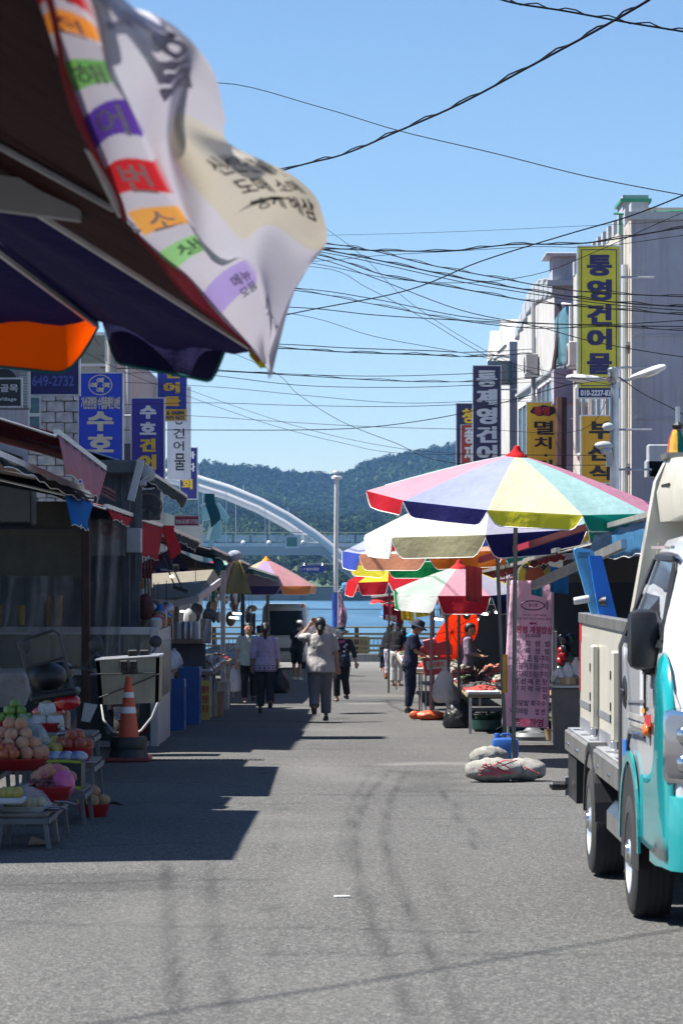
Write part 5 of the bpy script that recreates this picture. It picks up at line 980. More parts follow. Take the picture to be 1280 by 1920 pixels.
for k, (u, v, d_) in enumerate(((440, 1050, 64), (300, 1160, 46), (386, 1160, 60), (470, 1150, 70), (392, 1230, 50))):
    mb = MB(); c = P(u, v, d_); L = (.72, .4, .5, .5, .6)[k]
    mb.grid(lambda a, b: c + V3(((a - .5) * (.10 + .5 * b * (k == 0) + .12), .06 * math.sin(a * 9 + b * 3), -L * b)), 10, 8)
    tag(mb.build('hanging_cloth', (cloth('cloth_khaki', '9a9468', .4), cloth('cloth_maroon', '5a3038', .2), cloth('cloth_white', 'c8c8cc', .3), cloth('cloth_grey', '686868', .2), cloth('cloth_white', 'c8c8cc', .3))[k], None, True, .004), ('khaki cloth tied to the black awning and hanging open', 'maroon cloth hanging by the lamp rods', 'white cloth strip hanging beside the tall shelf', 'grey cloth hanging at the far left stall', 'white plastic strip hanging over the jars')[k], 'cloth')
mb = MB(); mb.tube([P(440, 1040, 63.9), P(428, 1065, 63.8), P(418, 1110, 63.8)], [.06, .05, .03], 8); tag(mb.build('rolled_banner', cloth('cloth_pinkish', 'b0a0ac', .2), None, True), 'rolled pinkish banner tied beside the khaki cloth', 'banner')
mb = MB(); c = P(440, 1042, 63.8); mb.ell(c, (.16, .14, .12), 12, 8); tag(mb.build('cloth_bundle', cloth('bundle_grey', '9aa0b0', .2), None, True), 'grey bundle tied to the front bar of the black awning', 'bundle')
for k in range(6):
    plastic_bag('clear plastic bag of goods on the jar table', (-2.55 - .3 * (k % 2), 43.6 + k * .45, zt1), .26, .28, clearbag, 'bags on the jar table')
# baskets, scales and hanging things in the dark stalls
for k in range(26):
    d_ = random.uniform(44, 86); x = random.uniform(-3.6, -2.5); L = random.uniform(.15, .5); c = V3((x, d_, gz(d_) + random.uniform(1.75, 2.3)))
    t = thing('hanging_goods', 'dark bundle of goods hanging under the left awnings', 'bundle', c - V3((0, 0, L)), 'bundles hanging in the left stalls')
    mb = MB(); mb.tube([c + V3((0, 0, .35)), c], .006, 4); mb.build('string', dark, t); mb = MB(); mb.ell(c - V3((0, 0, L / 2)), (random.uniform(.06, .15), .1, L / 2), 8, 6); mb.build('bundle', (steel, card, whitep, dkgrey)[k % 4], t, True)
# ---- vehicles parked on the left: white van at the quay
def van():
    d = 101.0; t = thing('white_van', 'white van parked facing the street by the quay', 'van', P(532, 1270, d)); t.location.z = gz(d); ORG[t.name].z = gz(d)
    x0, x1 = P(490, 0, d).x, P(576, 0, d).x; g = gz(d) + .0; w = x1 - x0; xc = (x0 + x1) / 2
    def ring(y, s, zb, ztop, r=.12):
        hw = w / 2 * s; pts = []
        for (sx, sz) in ((-1, -1), (1, -1), (1, 1), (-1, 1)):
            cx, cz = xc + sx * (hw - r), (zb + r if sz < 0 else ztop - r); a0 = {(-1, -1): 180, (1, -1): 270, (1, 1): 0, (-1, 1): 90}[(sx, sz)]
            pts += [V3((cx + r * math.cos(math.radians(a0 + q)), y, cz + r * math.sin(math.radians(a0 + q)))) for q in (0, 30, 60, 90)]
        return pts
    mb = MB(); mb.loft([ring(d - .05, .93, g + .35, g + .85, .1), ring(d, .98, g + .25, g + .98), ring(d + .25, 1, g + .25, g + 1.12), ring(d + .75, .99, g + .25, g + 2.0, .16), ring(d + 1.2, .99, g + .25, g + 2.2, .18), ring(d + 4.4, .99, g + .25, g + 2.2, .18)]); mb.build('body', mat('van_white', (.42, .43, .46), .25, coat=.5, var=.03, bump=0), t, True)
    mb = MB(); mb.add([(xc - w * .43, d + .24, g + 1.16), (xc + w * .43, d + .24, g + 1.16), (xc + w * .38, d + .73, g + 1.98), (xc - w * .38, d + .73, g + 1.98)], [(0, 1, 2, 3)]); mb.build('windscreen', mat('car_glass', (.012, .016, .022), .06, var=.1, bump=0, spec=.8), t)
    ybox('grille', dark, t, xc - w * .3, xc + w * .3, d - .08, d - .04, g + .62, g + .74); ybox('bumper', pale, t, xc - w * .48, xc + w * .48, d - .16, d + .05, g + .28, g + .52, .03); ybox('number_plate', whitep, t, xc - .26, xc + .26, d - .18, d - .165, g + .36, g + .47)
    for s in (-1, 1):
        mb = MB(); mb.ell((xc + s * w * .38, d - .03, g + .78), (.14, .06, .1), 10, 6); mb.build('headlight', mat('lamp_glass', (.5, .52, .55), .1), t, True)
        mb = MB(); mb.lathe([(.2, -.1), (.31, -.1), (.31, .1), (.2, .1)], (xc + s * (w / 2 - .12), d + .75, g + .31), 18, Matrix.Rotation(math.radians(90), 3, 'Y')); mb.build('wheel', black, t, True)
        mb = MB(); mb.box((xc + s * (w / 2 + .1), d + .55, g + 1.35), (.16, .1, .26), bev=.03); mb.build('mirror', black, t)
        mb = MB(); mb.box((xc + s * w * .40, d + .95, g + 2.16), (.1, .12, .12), bev=.02); mb.build('marker_lamp', mat('amber_lamp', (.7, .2, .02), .3), t)
van()
# ---- traffic cone on stacked rubber bases
cb = G(241, 1428); cn = thing('traffic_cone', 'orange traffic cone with two white bands on stacked rubber bases', 'traffic cone', cb); s_ = cb.y / F
orange = mat('cone_orange', (.55, .07, .015), .5, dirt=.1); wb = mat('reflective_band', (.62, .63, .65), .35)
mb = MB(); mb.box(cb + V3((0, 0, .025)), (.5, .46, .05), bev=.02); mb.build('red_base', mat('base_red', (.18, .02, .02), .7, dirt=.3), cn); mb = MB(); mb.lathe([(.22, .05), (.2, .12), (.19, .14)], cb, 16); mb.build('rubber_base', black, cn, True)
mb = MB(); mb.lathe([(.20, .14), (.205, .16), (.205, .25), (.19, .27)], cb, 16); mb.build('rubber_base', black, cn, True)
H = .66
def cr_(z): return .115 - .085 * (z / H)
for z0, z1, m, nm in ((0, .26, orange, 'cone'), (.26, .33, wb, 'band'), (.33, .43, orange, 'cone'), (.43, .49, wb, 'band'), (.49, H, orange, 'cone')):
    mb = MB(); o_ = .003 if nm == 'band' else 0; mb.lathe([(cr_(z0) + o_, z0 + .27), (cr_(z1) + o_, z1 + .27)], cb, 20); mb.build(nm, m, cn, True)
# ---- scooter carrying the beige box, and black delivery scooter
def wheel(mb, c, r, w): mb.lathe([(r * .72, -w / 2), (r * .95, -w / 2), (r, -w / 4), (r, w / 4), (r * .95, w / 2), (r * .72, w / 2)], c, 22, Matrix.Rotation(math.radians(90), 3, 'Y'))
def rim_(mb, c, r, w):
    mb.lathe([(r * .1, -w / 2), (r * .72, -w * .4), (r * .72, w * .4), (r * .1, w / 2)], c, 18, Matrix.Rotation(math.radians(90), 3, 'Y'))
tyre = mat('tyre_rubber', (.018, .018, .019), .85, var=.2, bump=.3); redlamp = mat('tail_red', (.42, .01, .015), .2, coat=.6)
def scooter(label, x, d, with_rack):
    g = gz(d); t = thing('delivery_scooter', label, 'scooter', V3((x, d, g)), 'parked scooters')
    for y in (0, 1.22):
        mb = MB(); wheel(mb, (x, d + y, g + .27), .27, .11); w = mb.build('wheel', tyre, t, True); mb = MB(); rim_(mb, (x, d + y, g + .27), .27, .08); mb.build('rim', alu, w, True)
    mb = MB(); mb.loft([[V3((x + sx * hw, d + y, g + z + dz)) for sx, dz in ((-1, -.1), (1, -.1), (1, .08), (.6, .12), (-.6, .12), (-1, .08))] for y, hw, z in ((-.25, .08, .62), (0, .15, .60), (.35, .16, .55), (.62, .10, .38), (.9, .11, .36), (1.02, .16, .5), (1.1, .14, .85))]); mb.build('body', mat('scooter_black', (.015, .015, .017), .35, coat=.3), t, True)
    mb = MB(); mb.box((x, d + .12, g + .78), (.30, .66, .10), bev=.04); mb.build('seat', black, t)
    mb = MB(); mb.tube([(x, d + 1.2, g + .3), (x, d + 1.05, g + .95), (x, d + 1.0, g + 1.05)], .035, 8); mb.build('fork', dark, t); mb = MB(); mb.tube([(x - .34, d + .92, g + 1.02), (x - .18, d + 1.0, g + 1.05), (x + .18, d + 1.0, g + 1.05), (x + .34, d + .92, g + 1.02)], .016, 8); mb.build('handlebar', dark, t)
    mb = MB(); mb.ell((x, d + 1.08, g + 1.0), (.13, .12, .11), 12, 8); mb.build('headlamp', mat('scooter_black', (.015, .015, .017)), t, True)
    for s in (-1, 1):
        mr = V3((x + s * .36, d + .95, g + 1.28)); mb = MB(); mb.tube([(x + s * .24, d + .98, g + 1.05), mr - V3((0, 0, .08))], .008, 6); st_ = mb.build('mirror_stalk', dark, t)
        mb = MB(); mb.lathe([(.03, 0), (.075, .012), (.075, .03), (.04, .045)], mr, 16, Matrix.Rotation(math.radians(90), 3, 'X')); mm = mb.build('mirror', dark, t, True); mb = MB(); mb.lathe([(.002, 0), (.07, 0), (.07, .004), (.002, .004)], mr + V3((0, -.004, 0)), 16, Matrix.Rotation(math.radians(80), 3, 'X')); mb.build('mirror_glass', mat('mirror_glass', (.8, .82, .85), .03, metal=1, var=0, bump=0, dirt=0), mm)
        mb = MB(); mb.ell((x + s * .3, d + .95, g + 1.02), (.05, .03, .03), 8, 6); mb.build('grip', black, t)
    mb = MB(); mb.ell((x, d - .26, g + .66), (.16, .08, .08), 12, 8); mb.build('tail_lamp', redlamp, t, True)
    mb = MB(); mb.box((x + .06, d - .34, g + .48), (.21, .012, .15), R=Matrix.Rotation(-.12, 3, 'Y')); pl = mb.build('number_plate', whitep, t)
    mb = MB(); p0 = V3((x - .03, d - .349, g + .41)); letter(mb, '3960' if with_rack else '5214', rectfn(p0, p0 + V3((.175, 0, .021)), p0 + V3((-.009, 0, .078))), .02); letter(mb, '경남 통영', rectfn(p0 + V3((0, 0, .095)), p0 + V3((.14, 0, .112)), p0 + V3((-.004, 0, .125))), .0); mb.build('lettering', INKS['b'], pl)
    mb = MB(); mb.tube([(x + .14, d + .05, g + .3), (x + .15, d - .3, g + .36)], [.03, .05], 10); mb.build('exhaust', steel, t, True)
    return t
sx = P(88, 1400, 29).x; sc1 = scooter('black delivery scooter with tall tube rack and red tail lamp', sx + .04, 29, True); g = gz(29)
def rackp(u, v, dd=0): return P(u, v, 28.75 + dd)
mb = MB(); mb.tube([rackp(62, 1312), rackp(38, 1212), rackp(44, 1200), rackp(100, 1182), rackp(110, 1188), rackp(136, 1292)], .016, 8); mb.build('rack', dark, sc1, True)
mb = MB(); mb.tube([rackp(56, 1252), rackp(122, 1232)], .012, 8); mb.build('rack_bar', dark, sc1); mb = MB(); mb.box(rackp(104, 1302, -.02), (.46, .42, .07), R=Matrix.Rotation(-.16, 3, 'Y'), bev=.02); mb.build('rack_pad', black, sc1); mb = MB(); mb.ell(rackp(88, 1268, .25), (.2, .22, .14), 12, 8); mb.build('bag_on_rack', black, sc1, True)
mb = MB(); mb.ell(rackp(126, 1316, -.1), (.13, .1, .085), 12, 8); mb.build('red_fairing', redlamp, sc1, True)
sc2 = scooter('scooter under the beige steel box beside the traffic cone', P(225, 1400, 35).x, 35.0, False)
bx_ = thing('steel_box', 'open beige steel box lashed with a black cord on the scooter', 'box', P(242, 1322, 33.8)); d = 33.8
q = [(177, 1240), (305, 1222), (300, 1316), (188, 1322)]; bm_ = mat('beige_panel', (.32, .29, .21), .6, var=.15, dirt=.25)
fr = [P(180, 1240, d), P(299, 1232, d), P(297, 1318, d), P(187, 1322, d)]; mb = MB(); mb.add(fr + [p + V3((0, .05, 0)) for p in fr], [(0, 1, 2, 3), (7, 6, 5, 4), (0, 4, 5, 1), (1, 5, 6, 2), (2, 6, 7, 3), (3, 7, 4, 0)]); mb.build('front_panel', bm_, bx_)
bk = [p + V3((0, .62, 0)) for p in fr]; mb = MB(); mb.add([fr[1], bk[1], bk[2], fr[2]] + [p - V3((.04, 0, 0)) for p in (fr[1], bk[1], bk[2], fr[2])], BOXF); mb.build('side_panel', bm_, bx_); mb = MB(); mb.add([fr[0], bk[0], bk[3], fr[3]] + [p + V3((.04, 0, 0)) for p in (fr[0], bk[0], bk[3], fr[3])], BOXF); mb.build('side_panel', bm_, bx_)
mb = MB(); mb.add(bk + [p + V3((0, -.04, 0)) for p in bk], [(0, 1, 2, 3), (7, 6, 5, 4), (0, 4, 5, 1), (1, 5, 6, 2), (2, 6, 7, 3), (3, 7, 4, 0)]); mb.build('back_panel', bm_, bx_)
mb = MB(); mb.add([fr[3] + V3((0, 0, .03)), fr[2] + V3((0, 0, .03)), bk[2] + V3((0, 0, .03)), bk[3] + V3((0, 0, .03))], [(0, 1, 2, 3)]); mb.build('floor', bm_, bx_)
for a, b in ((fr[0], fr[1]), (fr[1], bk[1]), (bk[1], bk[0]), (bk[0], fr[0])): 
    mb = MB(); mb.tube([a + V3((0, 0, .012)), b + V3((0, 0, .012))], .016, 8); mb.build('rim', alu, bx_)
mb = MB(); mb.tube([P(182, 1264, d - .02), P(290, 1262, d - .02)], .008, 6); mb.build('cord', dark, bx_); mb = MB(); mb.tube([P(186, 1308, d - .02), P(240, 1288, d - .02), P(302, 1262, d - .02)], .008, 6); mb.build('cord', dark, bx_)
for k, u in enumerate((232, 250)):
    gl = thing('glove', 'black work glove draped over the rim of the beige box', 'glove', P(u, 1258, d), 'gloves on the beige box'); mb = MB(); mb.box(P(u, 1246, d - .03), (.085, .03, .09), bev=.01); mb.build('palm', black, gl)
    for q in range(4): mb = MB(); mb.tube([P(u - 5.5 + q * 3.7, 1252, d - .035), P(u - 7 + q * 4.6, 1262 + (q in (1, 2)) * 3, d - .04)], .010, 6); mb.build('finger', black, gl)
for k, (u0, u1) in enumerate(((240, 258), (262, 279))): 
    mb = MB(); mb.box(P((u0 + u1) / 2, 1226, d + .6), (.11, .05, .09), bev=.012); tag(mb.build('glove', black, None), 'folded black glove on the far rim of the beige box', 'glove', 'gloves on the beige box')
mb = MB(); mb.tube([P(190, 1322, 33), P(194, 1350, 32.9), P(212, 1372, 32.8), P(232, 1376, 33)], .012, 8); mb.tube([P(296, 1318, 33), P(285, 1345, 33), P(265, 1370, 33), P(250, 1378, 33)], .014, 8); tag(mb.build('hose', whitep, None, True), 'pale hose looping under the beige box', 'hose', kind=None)
mb = MB(); mb.poly([P(158, 1318, 32.5), P(183, 1322, 32.5), P(168, 1355, 32.5), P(152, 1352, 32.5)], (0, .02, 0)); tag(mb.build('mud_flap', whitep, None), 'white plastic panel behind the dark red post', 'panel')
# weathered sheet with faded lettering, exhaust fan, gas bottle, buckets and stacked foam boxes that crowd the stall
fs = thing('faded_sign_sheet', 'pale stained sheet with faded maroon lettering on the grey hut', 'sign', P(204, 1045, 38.7)); pbox('sheet', mat('stained_sheet', (.19, .19, .20), .7, var=.3, dirt=.5), fs, 171, 975, 235, 1042, 38.7, .02)
mb = MB(); letter(mb, '어', rectfn(P(186, 1012, 38.69), P(228, 1012, 38.69), P(186, 978, 38.69)), .03); mb.build('lettering', ink('ink_faded_maroon', (.16, .06, .08)), fs)
ef = thing('exhaust_fan', 'dirty round exhaust fan on the grey hut under the black green awning', 'fan', P(280, 950, 40.5)); Rx_ = Matrix.Rotation(math.radians(90), 3, 'X'); c = P(279, 950, 40.4)
mb = MB(); mb.lathe([(.17, 0), (.19, .0), (.19, .12), (.17, .12)], c, 20, Rx_, cap=False); mb.build('housing', mat('fan_grime', (.12, .11, .10), .7, dirt=.4), ef, True)
for k in range(5):
    a = k * 1.2566; mb = MB(); mb.add([c + V3((.03 * math.cos(a), -.05, .03 * math.sin(a))), c + V3((.16 * math.cos(a - .25), -.07, .16 * math.sin(a - .25))), c + V3((.16 * math.cos(a + .25), -.03, .16 * math.sin(a + .25)))], [(0, 1, 2)]); mb.build('blade', MC['fan_grime'], ef, False, .004)
pbox('backing', dkgrey, ef, 262, 918, 300, 975, 40.6, .1)
foam = mat('foam_box', (.42, .43, .44), .8, var=.08, dirt=.2)
for k, (x, d_, n) in enumerate(((-2.95, 46.8, 3), (-3.3, 57.5, 4), (-2.9, 60.5, 3), (-2.7, 75.5, 4), (-2.4, 79, 3), (-2.6, 84, 4), (-2.1, 88, 2))):
    for q in range(n):
        c = V3((x + .04 * ((q * 7) % 3 - 1), d_, gz(d_) + q * .262)); t = thing('foam_box', 'white foam fish box stacked beside the left stalls', 'box', c, 'stacked foam fish boxes'); mb = MB(); mb.box(c + V3((0, 0, .105)), (.55, .40, .21), bev=.015); mb.build('body', foam, t); mb = MB(); mb.box(c + V3((0, 0, .233)), (.58, .43, .045), bev=.012); mb.build('lid', foam, t)
for k, (u, v, col) in enumerate(((182, 1395, bluep), (270, 1400, redp), (205, 1400, whitep))):
    c = G(u, v); r = .12; mb = MB(); mb.lathe([(r * .75, 0), (r, .24), (r * 1.06, .25), (r * .96, .25), (r * .72, .02)], c, 18, cap=False); tag(mb.build('bucket', col, None, True), ('dark blue bucket on the ground by the white counter', 'red bucket on the ground by the white counter', 'white bucket on the ground behind the cone')[k], 'bucket')
for k in range(9):
    d_ = 57 + k * 1.9; x = -2.55 + .02 * k; L = random.uniform(.35, .6); c = V3((x, d_, gz(d_) + 2.55)); mb = MB(); w = random.uniform(.25, .5); mb.grid(lambda a, b: c + V3((.03 * math.sin(a * 7), (a - .5) * w * 2, -L * b)), 8, 4)
    tag(mb.build('hanging_cloth', (cloth('cloth_white', 'c8c8cc', .3), cloth('cloth_green', '2a6048', .3), cloth('cloth_maroon', '5a3038', .2))[k % 3], None, True, .004), ('white cloth pinned along the long black awning', 'green cloth pinned along the long black awning', 'maroon cloth pinned along the long black awning')[k % 3], 'cloth', 'cloths pinned to the awning')
# crowding goods hung and stacked in front of the grey hut and the glass counter
for k in range(12):
    d_ = 40.0 + (k % 6) * .9; x = -2.62 - .12 * (k % 3); z = gz(d_) + 1.45 + .28 * (k // 6); c = V3((x, d_, z)); w = random.uniform(.12, .2)
    t = thing('net_bag', 'small net bag of dried fish hanging beside the grey hut', 'bag', c, 'net bags by the grey hut'); mb = MB(); mb.ell(c, (w * .6, w * .6, w), 10, 8); mb.build('bag', mat('net_%d' % (k % 4), ((.16, .11, .05), (.22, .20, .16), (.10, .03, .03), (.05, .07, .05))[k % 4], .8, var=.5, scale=30, bump=.9, bscale=50), t, True); mb = MB(); mb.tube([c + V3((0, 0, w)), c + V3((0, 0, w + .25))], .005, 4); mb.build('string', dark, t)
for k in range(8):
    d_ = 37.0 + k * .32; c = V3((-2.30, d_, .77)); r = random.uniform(.05, .09); mb = MB(); h_ = random.uniform(.12, .3); mb.lathe([(r * .8, 0), (r, .02), (r, h_ * .8), (r * .5, h_)], c, 12); tag(mb.build('bottle', (whitep, redp, MC['amber_bottle'], bluep)[k % 4], None, True), ('white bottle on the ledge of the glass counter', 'red bottle on the ledge of the glass counter', 'amber bottle on the ledge of the glass counter', 'blue bottle on the ledge of the glass counter')[k % 4], 'bottle', 'bottles on the counter ledge')
# ================================================================= right side stalls
def sack(label, c, size, rz, m, group):
    mb = MB(); rs = random.Random(int(c[0] * 1000 + rz * 10)); n, k_ = 26, 16; R = Matrix.Rotation(rz, 3, 'Z'); rings = []
    for i in range(k_ + 1):
        t = i / k_; x = (t - .5) * size[0]; r = (.25 + .75 * math.sin(math.pi * (.06 + .88 * t)) ** .6)
        rings.append([V3(c) + R @ V3((x, size[1] / 2 * r * math.cos(q * 2 * math.pi / n) * (1 + .07 * rs.uniform(-1, 1) * .5 + .05 * math.sin(q * 1.3 + i * .9)), size[2] * .48 + size[2] / 2 * r * math.sin(q * 2 * math.pi / n) * (1 + .045 * rs.uniform(-1, 1) + .07 * math.sin(i * 1.7 + q * .7)))) for q in range(n)])
    mb.loft(rings); o = mb.build('sandbag', m, None, True, ang=100); return tag(o, label, 'sandbag', group)
sackm = mat('woven_sack', (.25, .24, .22), .95, var=.3, scale=14, bump=.9, bscale=70, dirt=.3); rope = mat('pink_twine', (.45, .08, .10), .8)
s0 = G(925, 1466); sack('grey woven sack tied with pink twine at the foot of the parasol pole', s0, (.52, .36, .23), .15, sackm, 'sacks weighting the parasol')
s1 = G(982, 1466) + V3((0, .15, 0)); sack('grey brown woven sack leaning against the pole foot', s1, (.42, .34, .22), -.2, sackm, 'sacks weighting the parasol')
s2 = G(918, 1440); sack('pale woven sack lying behind the blue can', s2 + V3((0, .2, 0)), (.4, .3, .22), .6, mat('woven_sack_pale', (.21, .205, .19), .9, var=.45, scale=9, bump=.6, bscale=30), 'sacks weighting the parasol')
mb = MB(); c = s0 + V3((.02, -.02, .12))
for k in range(7): mb.tube([c + V3((random.uniform(-.2, .2), -.17, random.uniform(-.06, .1))) for _ in range(4)], .007, 5)
mb.tube([s1 + V3((-.12, -.15, .03)), s1 + V3((.0, -.18, .14)), s1 + V3((.14, -.16, .08))], .008, 5)
tag(mb.build('twine', rope, None, True), 'pink twine wound round the grey sacks', 'twine')
can = thing('jerry_can', 'dark blue plastic can holding the leaning parasol pole', 'can', G(947, 1424)); c = G(947, 1424); mb = MB(); mb.box(c + V3((0, 0, .12)), (.29, .22, .24), bev=.05); mb.build('body', bluep, can, True)
mb = MB(); mb.lathe([(.03, 0), (.035, .05), (.03, .06)], c + V3((-.09, 0, .23)), 12); mb.build('cap', bluep, can, True); mb = MB(); mb.tube([c + V3((-.05, 0, .24)), c + V3((-.03, 0, .28)), c + V3((.05, 0, .28)), c + V3((.07, 0, .24))], .014, 8); mb.build('handle', bluep, can, True)
mb = MB(); mb.lathe([(.032, 0), (.034, .45), (.032, .46)], V3((bB.x, bB.y, 0)) + V3((-.008, 0, .02)), 12); tag(mb.build('pole_sleeve', mat('yellow_tape', (.45, .24, .01), .6), None, True), 'yellow taped sleeve on the leaning parasol pole', 'sleeve')
# menu banner
bd = 37.6; mbn = thing('menu_banner', 'tall pale pink vertical menu banner with fish outline and dishes', 'banner', P(1000, 1366, bd)); pinkm = cloth('menu_pink', 'd9b4cc', .30)
BW = [(957, 1088), (1038, 1090), (1028, 1366), (940, 1362)]
def MBn(a, b):
    p = P(*BW[3], bd).lerp(P(*BW[2], bd), a).lerp(P(*BW[0], bd).lerp(P(*BW[1], bd), a), b); return p + V3((0, .03 * math.sin(a * 7 + b * 3) + .02 * math.sin(b * 12), 0))
mb = MB(); mb.grid(MBn, 16, 40); mb.build('cloth', pinkm, mbn, True, .003)
def on(u, v):   # banner coordinates of a photo point
    b = (1364 - v) / (1364 - 1089); l = 940 + (957 - 940) * b; r = 1028 + 10 * b; return (u - l) / (r - l), b
def mtext(mb, s, u0, v0, u1, v1, bold=.02):
    a0, b1 = on(u0, v0); a1, b0 = on(u1, v1); letter(mb, s, lambda a, b: MBn(a0 + (a1 - a0) * a, b0 + (b1 - b0) * b) + V3((0, -.008, 0)), bold)
mb = MB()
for s, u0, v0, u1, v1 in (('20,000원', 984, 1188, 1013, 1196), ('멸  치  쌈  밥', 965, 1201, 1032, 1212), ('제  육  쌈  밥', 965, 1215, 1031, 1226), ('갈 치 조 림/구이', 964, 1228, 1029, 1241), ('고등어조림/구이', 962, 1243, 1028, 1255), ('가자미조림/구이', 962, 1258, 1027, 1270), ('생 선 매 운 탕', 962, 1272, 1026, 1283), ('바 지 락 국 밥', 962, 1286, 1026, 1297), ('물               회', 960, 1300, 1025, 1312), ('회덮밥 회국수', 962, 1313, 1023, 1324), ('낙지비빔     밥 반', 956, 1328, 1022, 1340)): mtext(mb, s, u0, v0, u1, v1, .012)
mb.build('lettering', INKS['p'], mbn)
mb = MB(); mtext(mb, '통영 계절밥상', 968, 1174, 1036, 1188, .02); mtext(mb, '혼밥환영', 962, 1347, 1018, 1362, .02); mb.build('lettering', INKS['m'], mbn)
for q_ in (('그날 잡은 싱싱한 해산물', 978, 1151, 1024, 1155, 0), ('그날 담근 정성껏 맛있는 음식', 969, 1158, 1032, 1162, 0), ('동수랑', 990, 1131, 1008, 1138, 0)): mb = MB(); mtext(mb, *q_); mb.build('lettering', INKS['p'], mbn)
mb = MB(); ol = [MBn(*on(1002 + 22 * math.cos(t) - 4, 1135 + 8.5 * math.sin(t) * (1 if abs(t) < 9 else 1))) + V3((0, -.008, 0)) for t in np.linspace(.42, 2 * math.pi - .42, 24)]
ol = ol + [MBn(*on(u, v)) + V3((0, -.008, 0)) for u, v in ((1026, 1143), (1026, 1127))] + [ol[0]]; mb.tube([p for p in ol], .007, 5); mb.build('fish_outline', INKS['p'], mbn)
mb = MB(); mb.add([MBn(*on(u, v)) + V3((0, -.008, 0)) for u, v in ((991, 1169), (995, 1166), (1001, 1168), (1006, 1166), (1005, 1169), (1006, 1172), (1001, 1170), (995, 1172))], [tuple(range(8))]); mb.build('red_fish', INKS['m'], mbn)
for a, b in ((.0, 0), (1, 0), (0, 1), (1, 1)): 
    mb = MB(); mb.tube([MBn(a, b), MBn(a, b) + V3((.06 if a else -.06, .1, .1 if b else -.04))], .006, 5); mb.build('tie', dark, mbn)
for u in (952, 1036): 
    mb = MB(); x = P(u, 0, bd + .12).x; mb.tube([(x, bd + .12, gz(bd)), (x, bd + .12, P(0, 1085, bd).z)], .018, 8); mb.build('stand_pole', steel, mbn)
# round sign
rs_ = thing('round_sign', 'round yellow red sign above the menu banner', 'sign', P(1000, 1105, 39)); Rx = Matrix.Rotation(math.radians(90), 3, 'X'); c = P(1002, 1082, 39)
for r, o_, col, nm in ((.235, 0, (.45, .46, .46), 'rim'), (.215, .012, (.62, .50, .03), 'outer_ring'), (.13, .02, (.50, .08, .015), 'inner_disc')):
    mb = MB(); mb.lathe([(.002, -.02), (r, -.02), (r, o_), (.002, o_)], c, 28, Rx); mb.build(nm, paint('rs_' + nm, col), rs_)
mb = MB()
for s, ang in (('모', 130), ('듬', 92), ('회', 52)):
    a = math.radians(ang); q = c + V3((.172 * math.cos(a), -.03, .172 * math.sin(a))); ex = V3((math.sin(a), 0, -math.cos(a))); ey = V3((math.cos(a), 0, math.sin(a))); letter(mb, s, rectfn(q - ex * .04 - ey * .04, q + ex * .04 - ey * .04, q - ex * .04 + ey * .04), .05)
mb.build('lettering', INKS['n'], rs_)
mb = MB(); mb.box(c + V3((.1, .3, .1)), (.04, .6, .04)); mb.build('bracket', steel, rs_)
# awnings on the right
bluesheet = mat('blue_pvc', (.06, .25, .48), .55, var=.35, scale=14, trans=.4, dirt=.2); greysheet = cloth('awning_grey', '6e6a66', .12, dirt=.3); maroon = cloth('awning_maroon', '7c1a24', .2)
awning('awning', 'blue striped awning with ragged edge above the parked truck', 4.8, 2.65, 2.78, 2.02, 24, 33.0, 1.92, bluesheet, bluesheet, .30, group='awnings over the right stalls')
awning('awning', 'grey awning with maroon trim over the menu banner', 4.9, 2.35, 2.45, 1.72, 33.8, 40, 1.60, greysheet, maroon, .06, group='awnings over the right stalls')
awning('awning', 'long grey awning behind the parasols', 4.7, 2.2, 2.75, 1.66, 40.5, 58, 1.35, greysheet, cloth('val_dusty_red', 'a03c40', .3), .10, group='awnings over the right stalls', x_out2=2.3)
awning('awning', 'red awning with white bracket near the quay', 4.3, 1.5, 1.55, 1.06, 62, 78, .78, cloth('awning_scarlet', 'd04048', .35), cloth('awning_scarlet', 'd04048', .35), .14, group='awnings over the right stalls', x_out2=.80)
awning('awning', 'pale blue awning below the red awning', 4.2, 1.0, 1.5, .82, 66, 80, .55, cloth('awning_skyblue', '58a0e0', .4), cloth('awning_skyblue', '58a0e0', .4), .28, group='awnings over the right stalls', x_out2=1.1)
mb = MB(); a_, b_ = P(1000, 1098, 33), P(1170, 1020, 29); mb.bar(a_, b_, .06, .09); tag(mb.build('folding_strut', alu, None), 'folding aluminium awning arm crossing the round sign', 'strut')
mb = MB(); a_, b_ = P(900, 1050, 36), P(1110, 985, 31.5); mb.bar(a_, b_, .05, .07); tag(mb.build('folding_strut', paint('maroon_steel', (.25, .02, .04)), None), 'maroon trimmed aluminium awning arm under the big parasol', 'strut')
for k, (u, v, dd, w, h, m, lb) in enumerate(((888, 1060, 37, .20, .44, cloth('val_dusty_red', 'a03c40', .3), 'dusty red cloth hanging from the awning arm'), (1006, 1088, 33.5, .12, .16, cloth('tab_teal', '2f8aa0', .4), 'small teal flap on the end of the awning arm'), (1048, 1062, 33, .2, .28, cloth('tab_blue', '2a6ea8', .4), 'blue flap hanging from the awning arm'), (1096, 1030, 31.5, .24, .26, bluesheet, 'blue flap beside the stacked blue lids'))):
    c = P(u, v, dd); mb = MB(); mb.grid(lambda a, b: c + V3(((a - .5) * w, .02 * math.sin(a * 12), -h * b - .03 * a)), 8, 4); tag(mb.build('cloth_flap', m, None, True, .004), lb, 'flap')
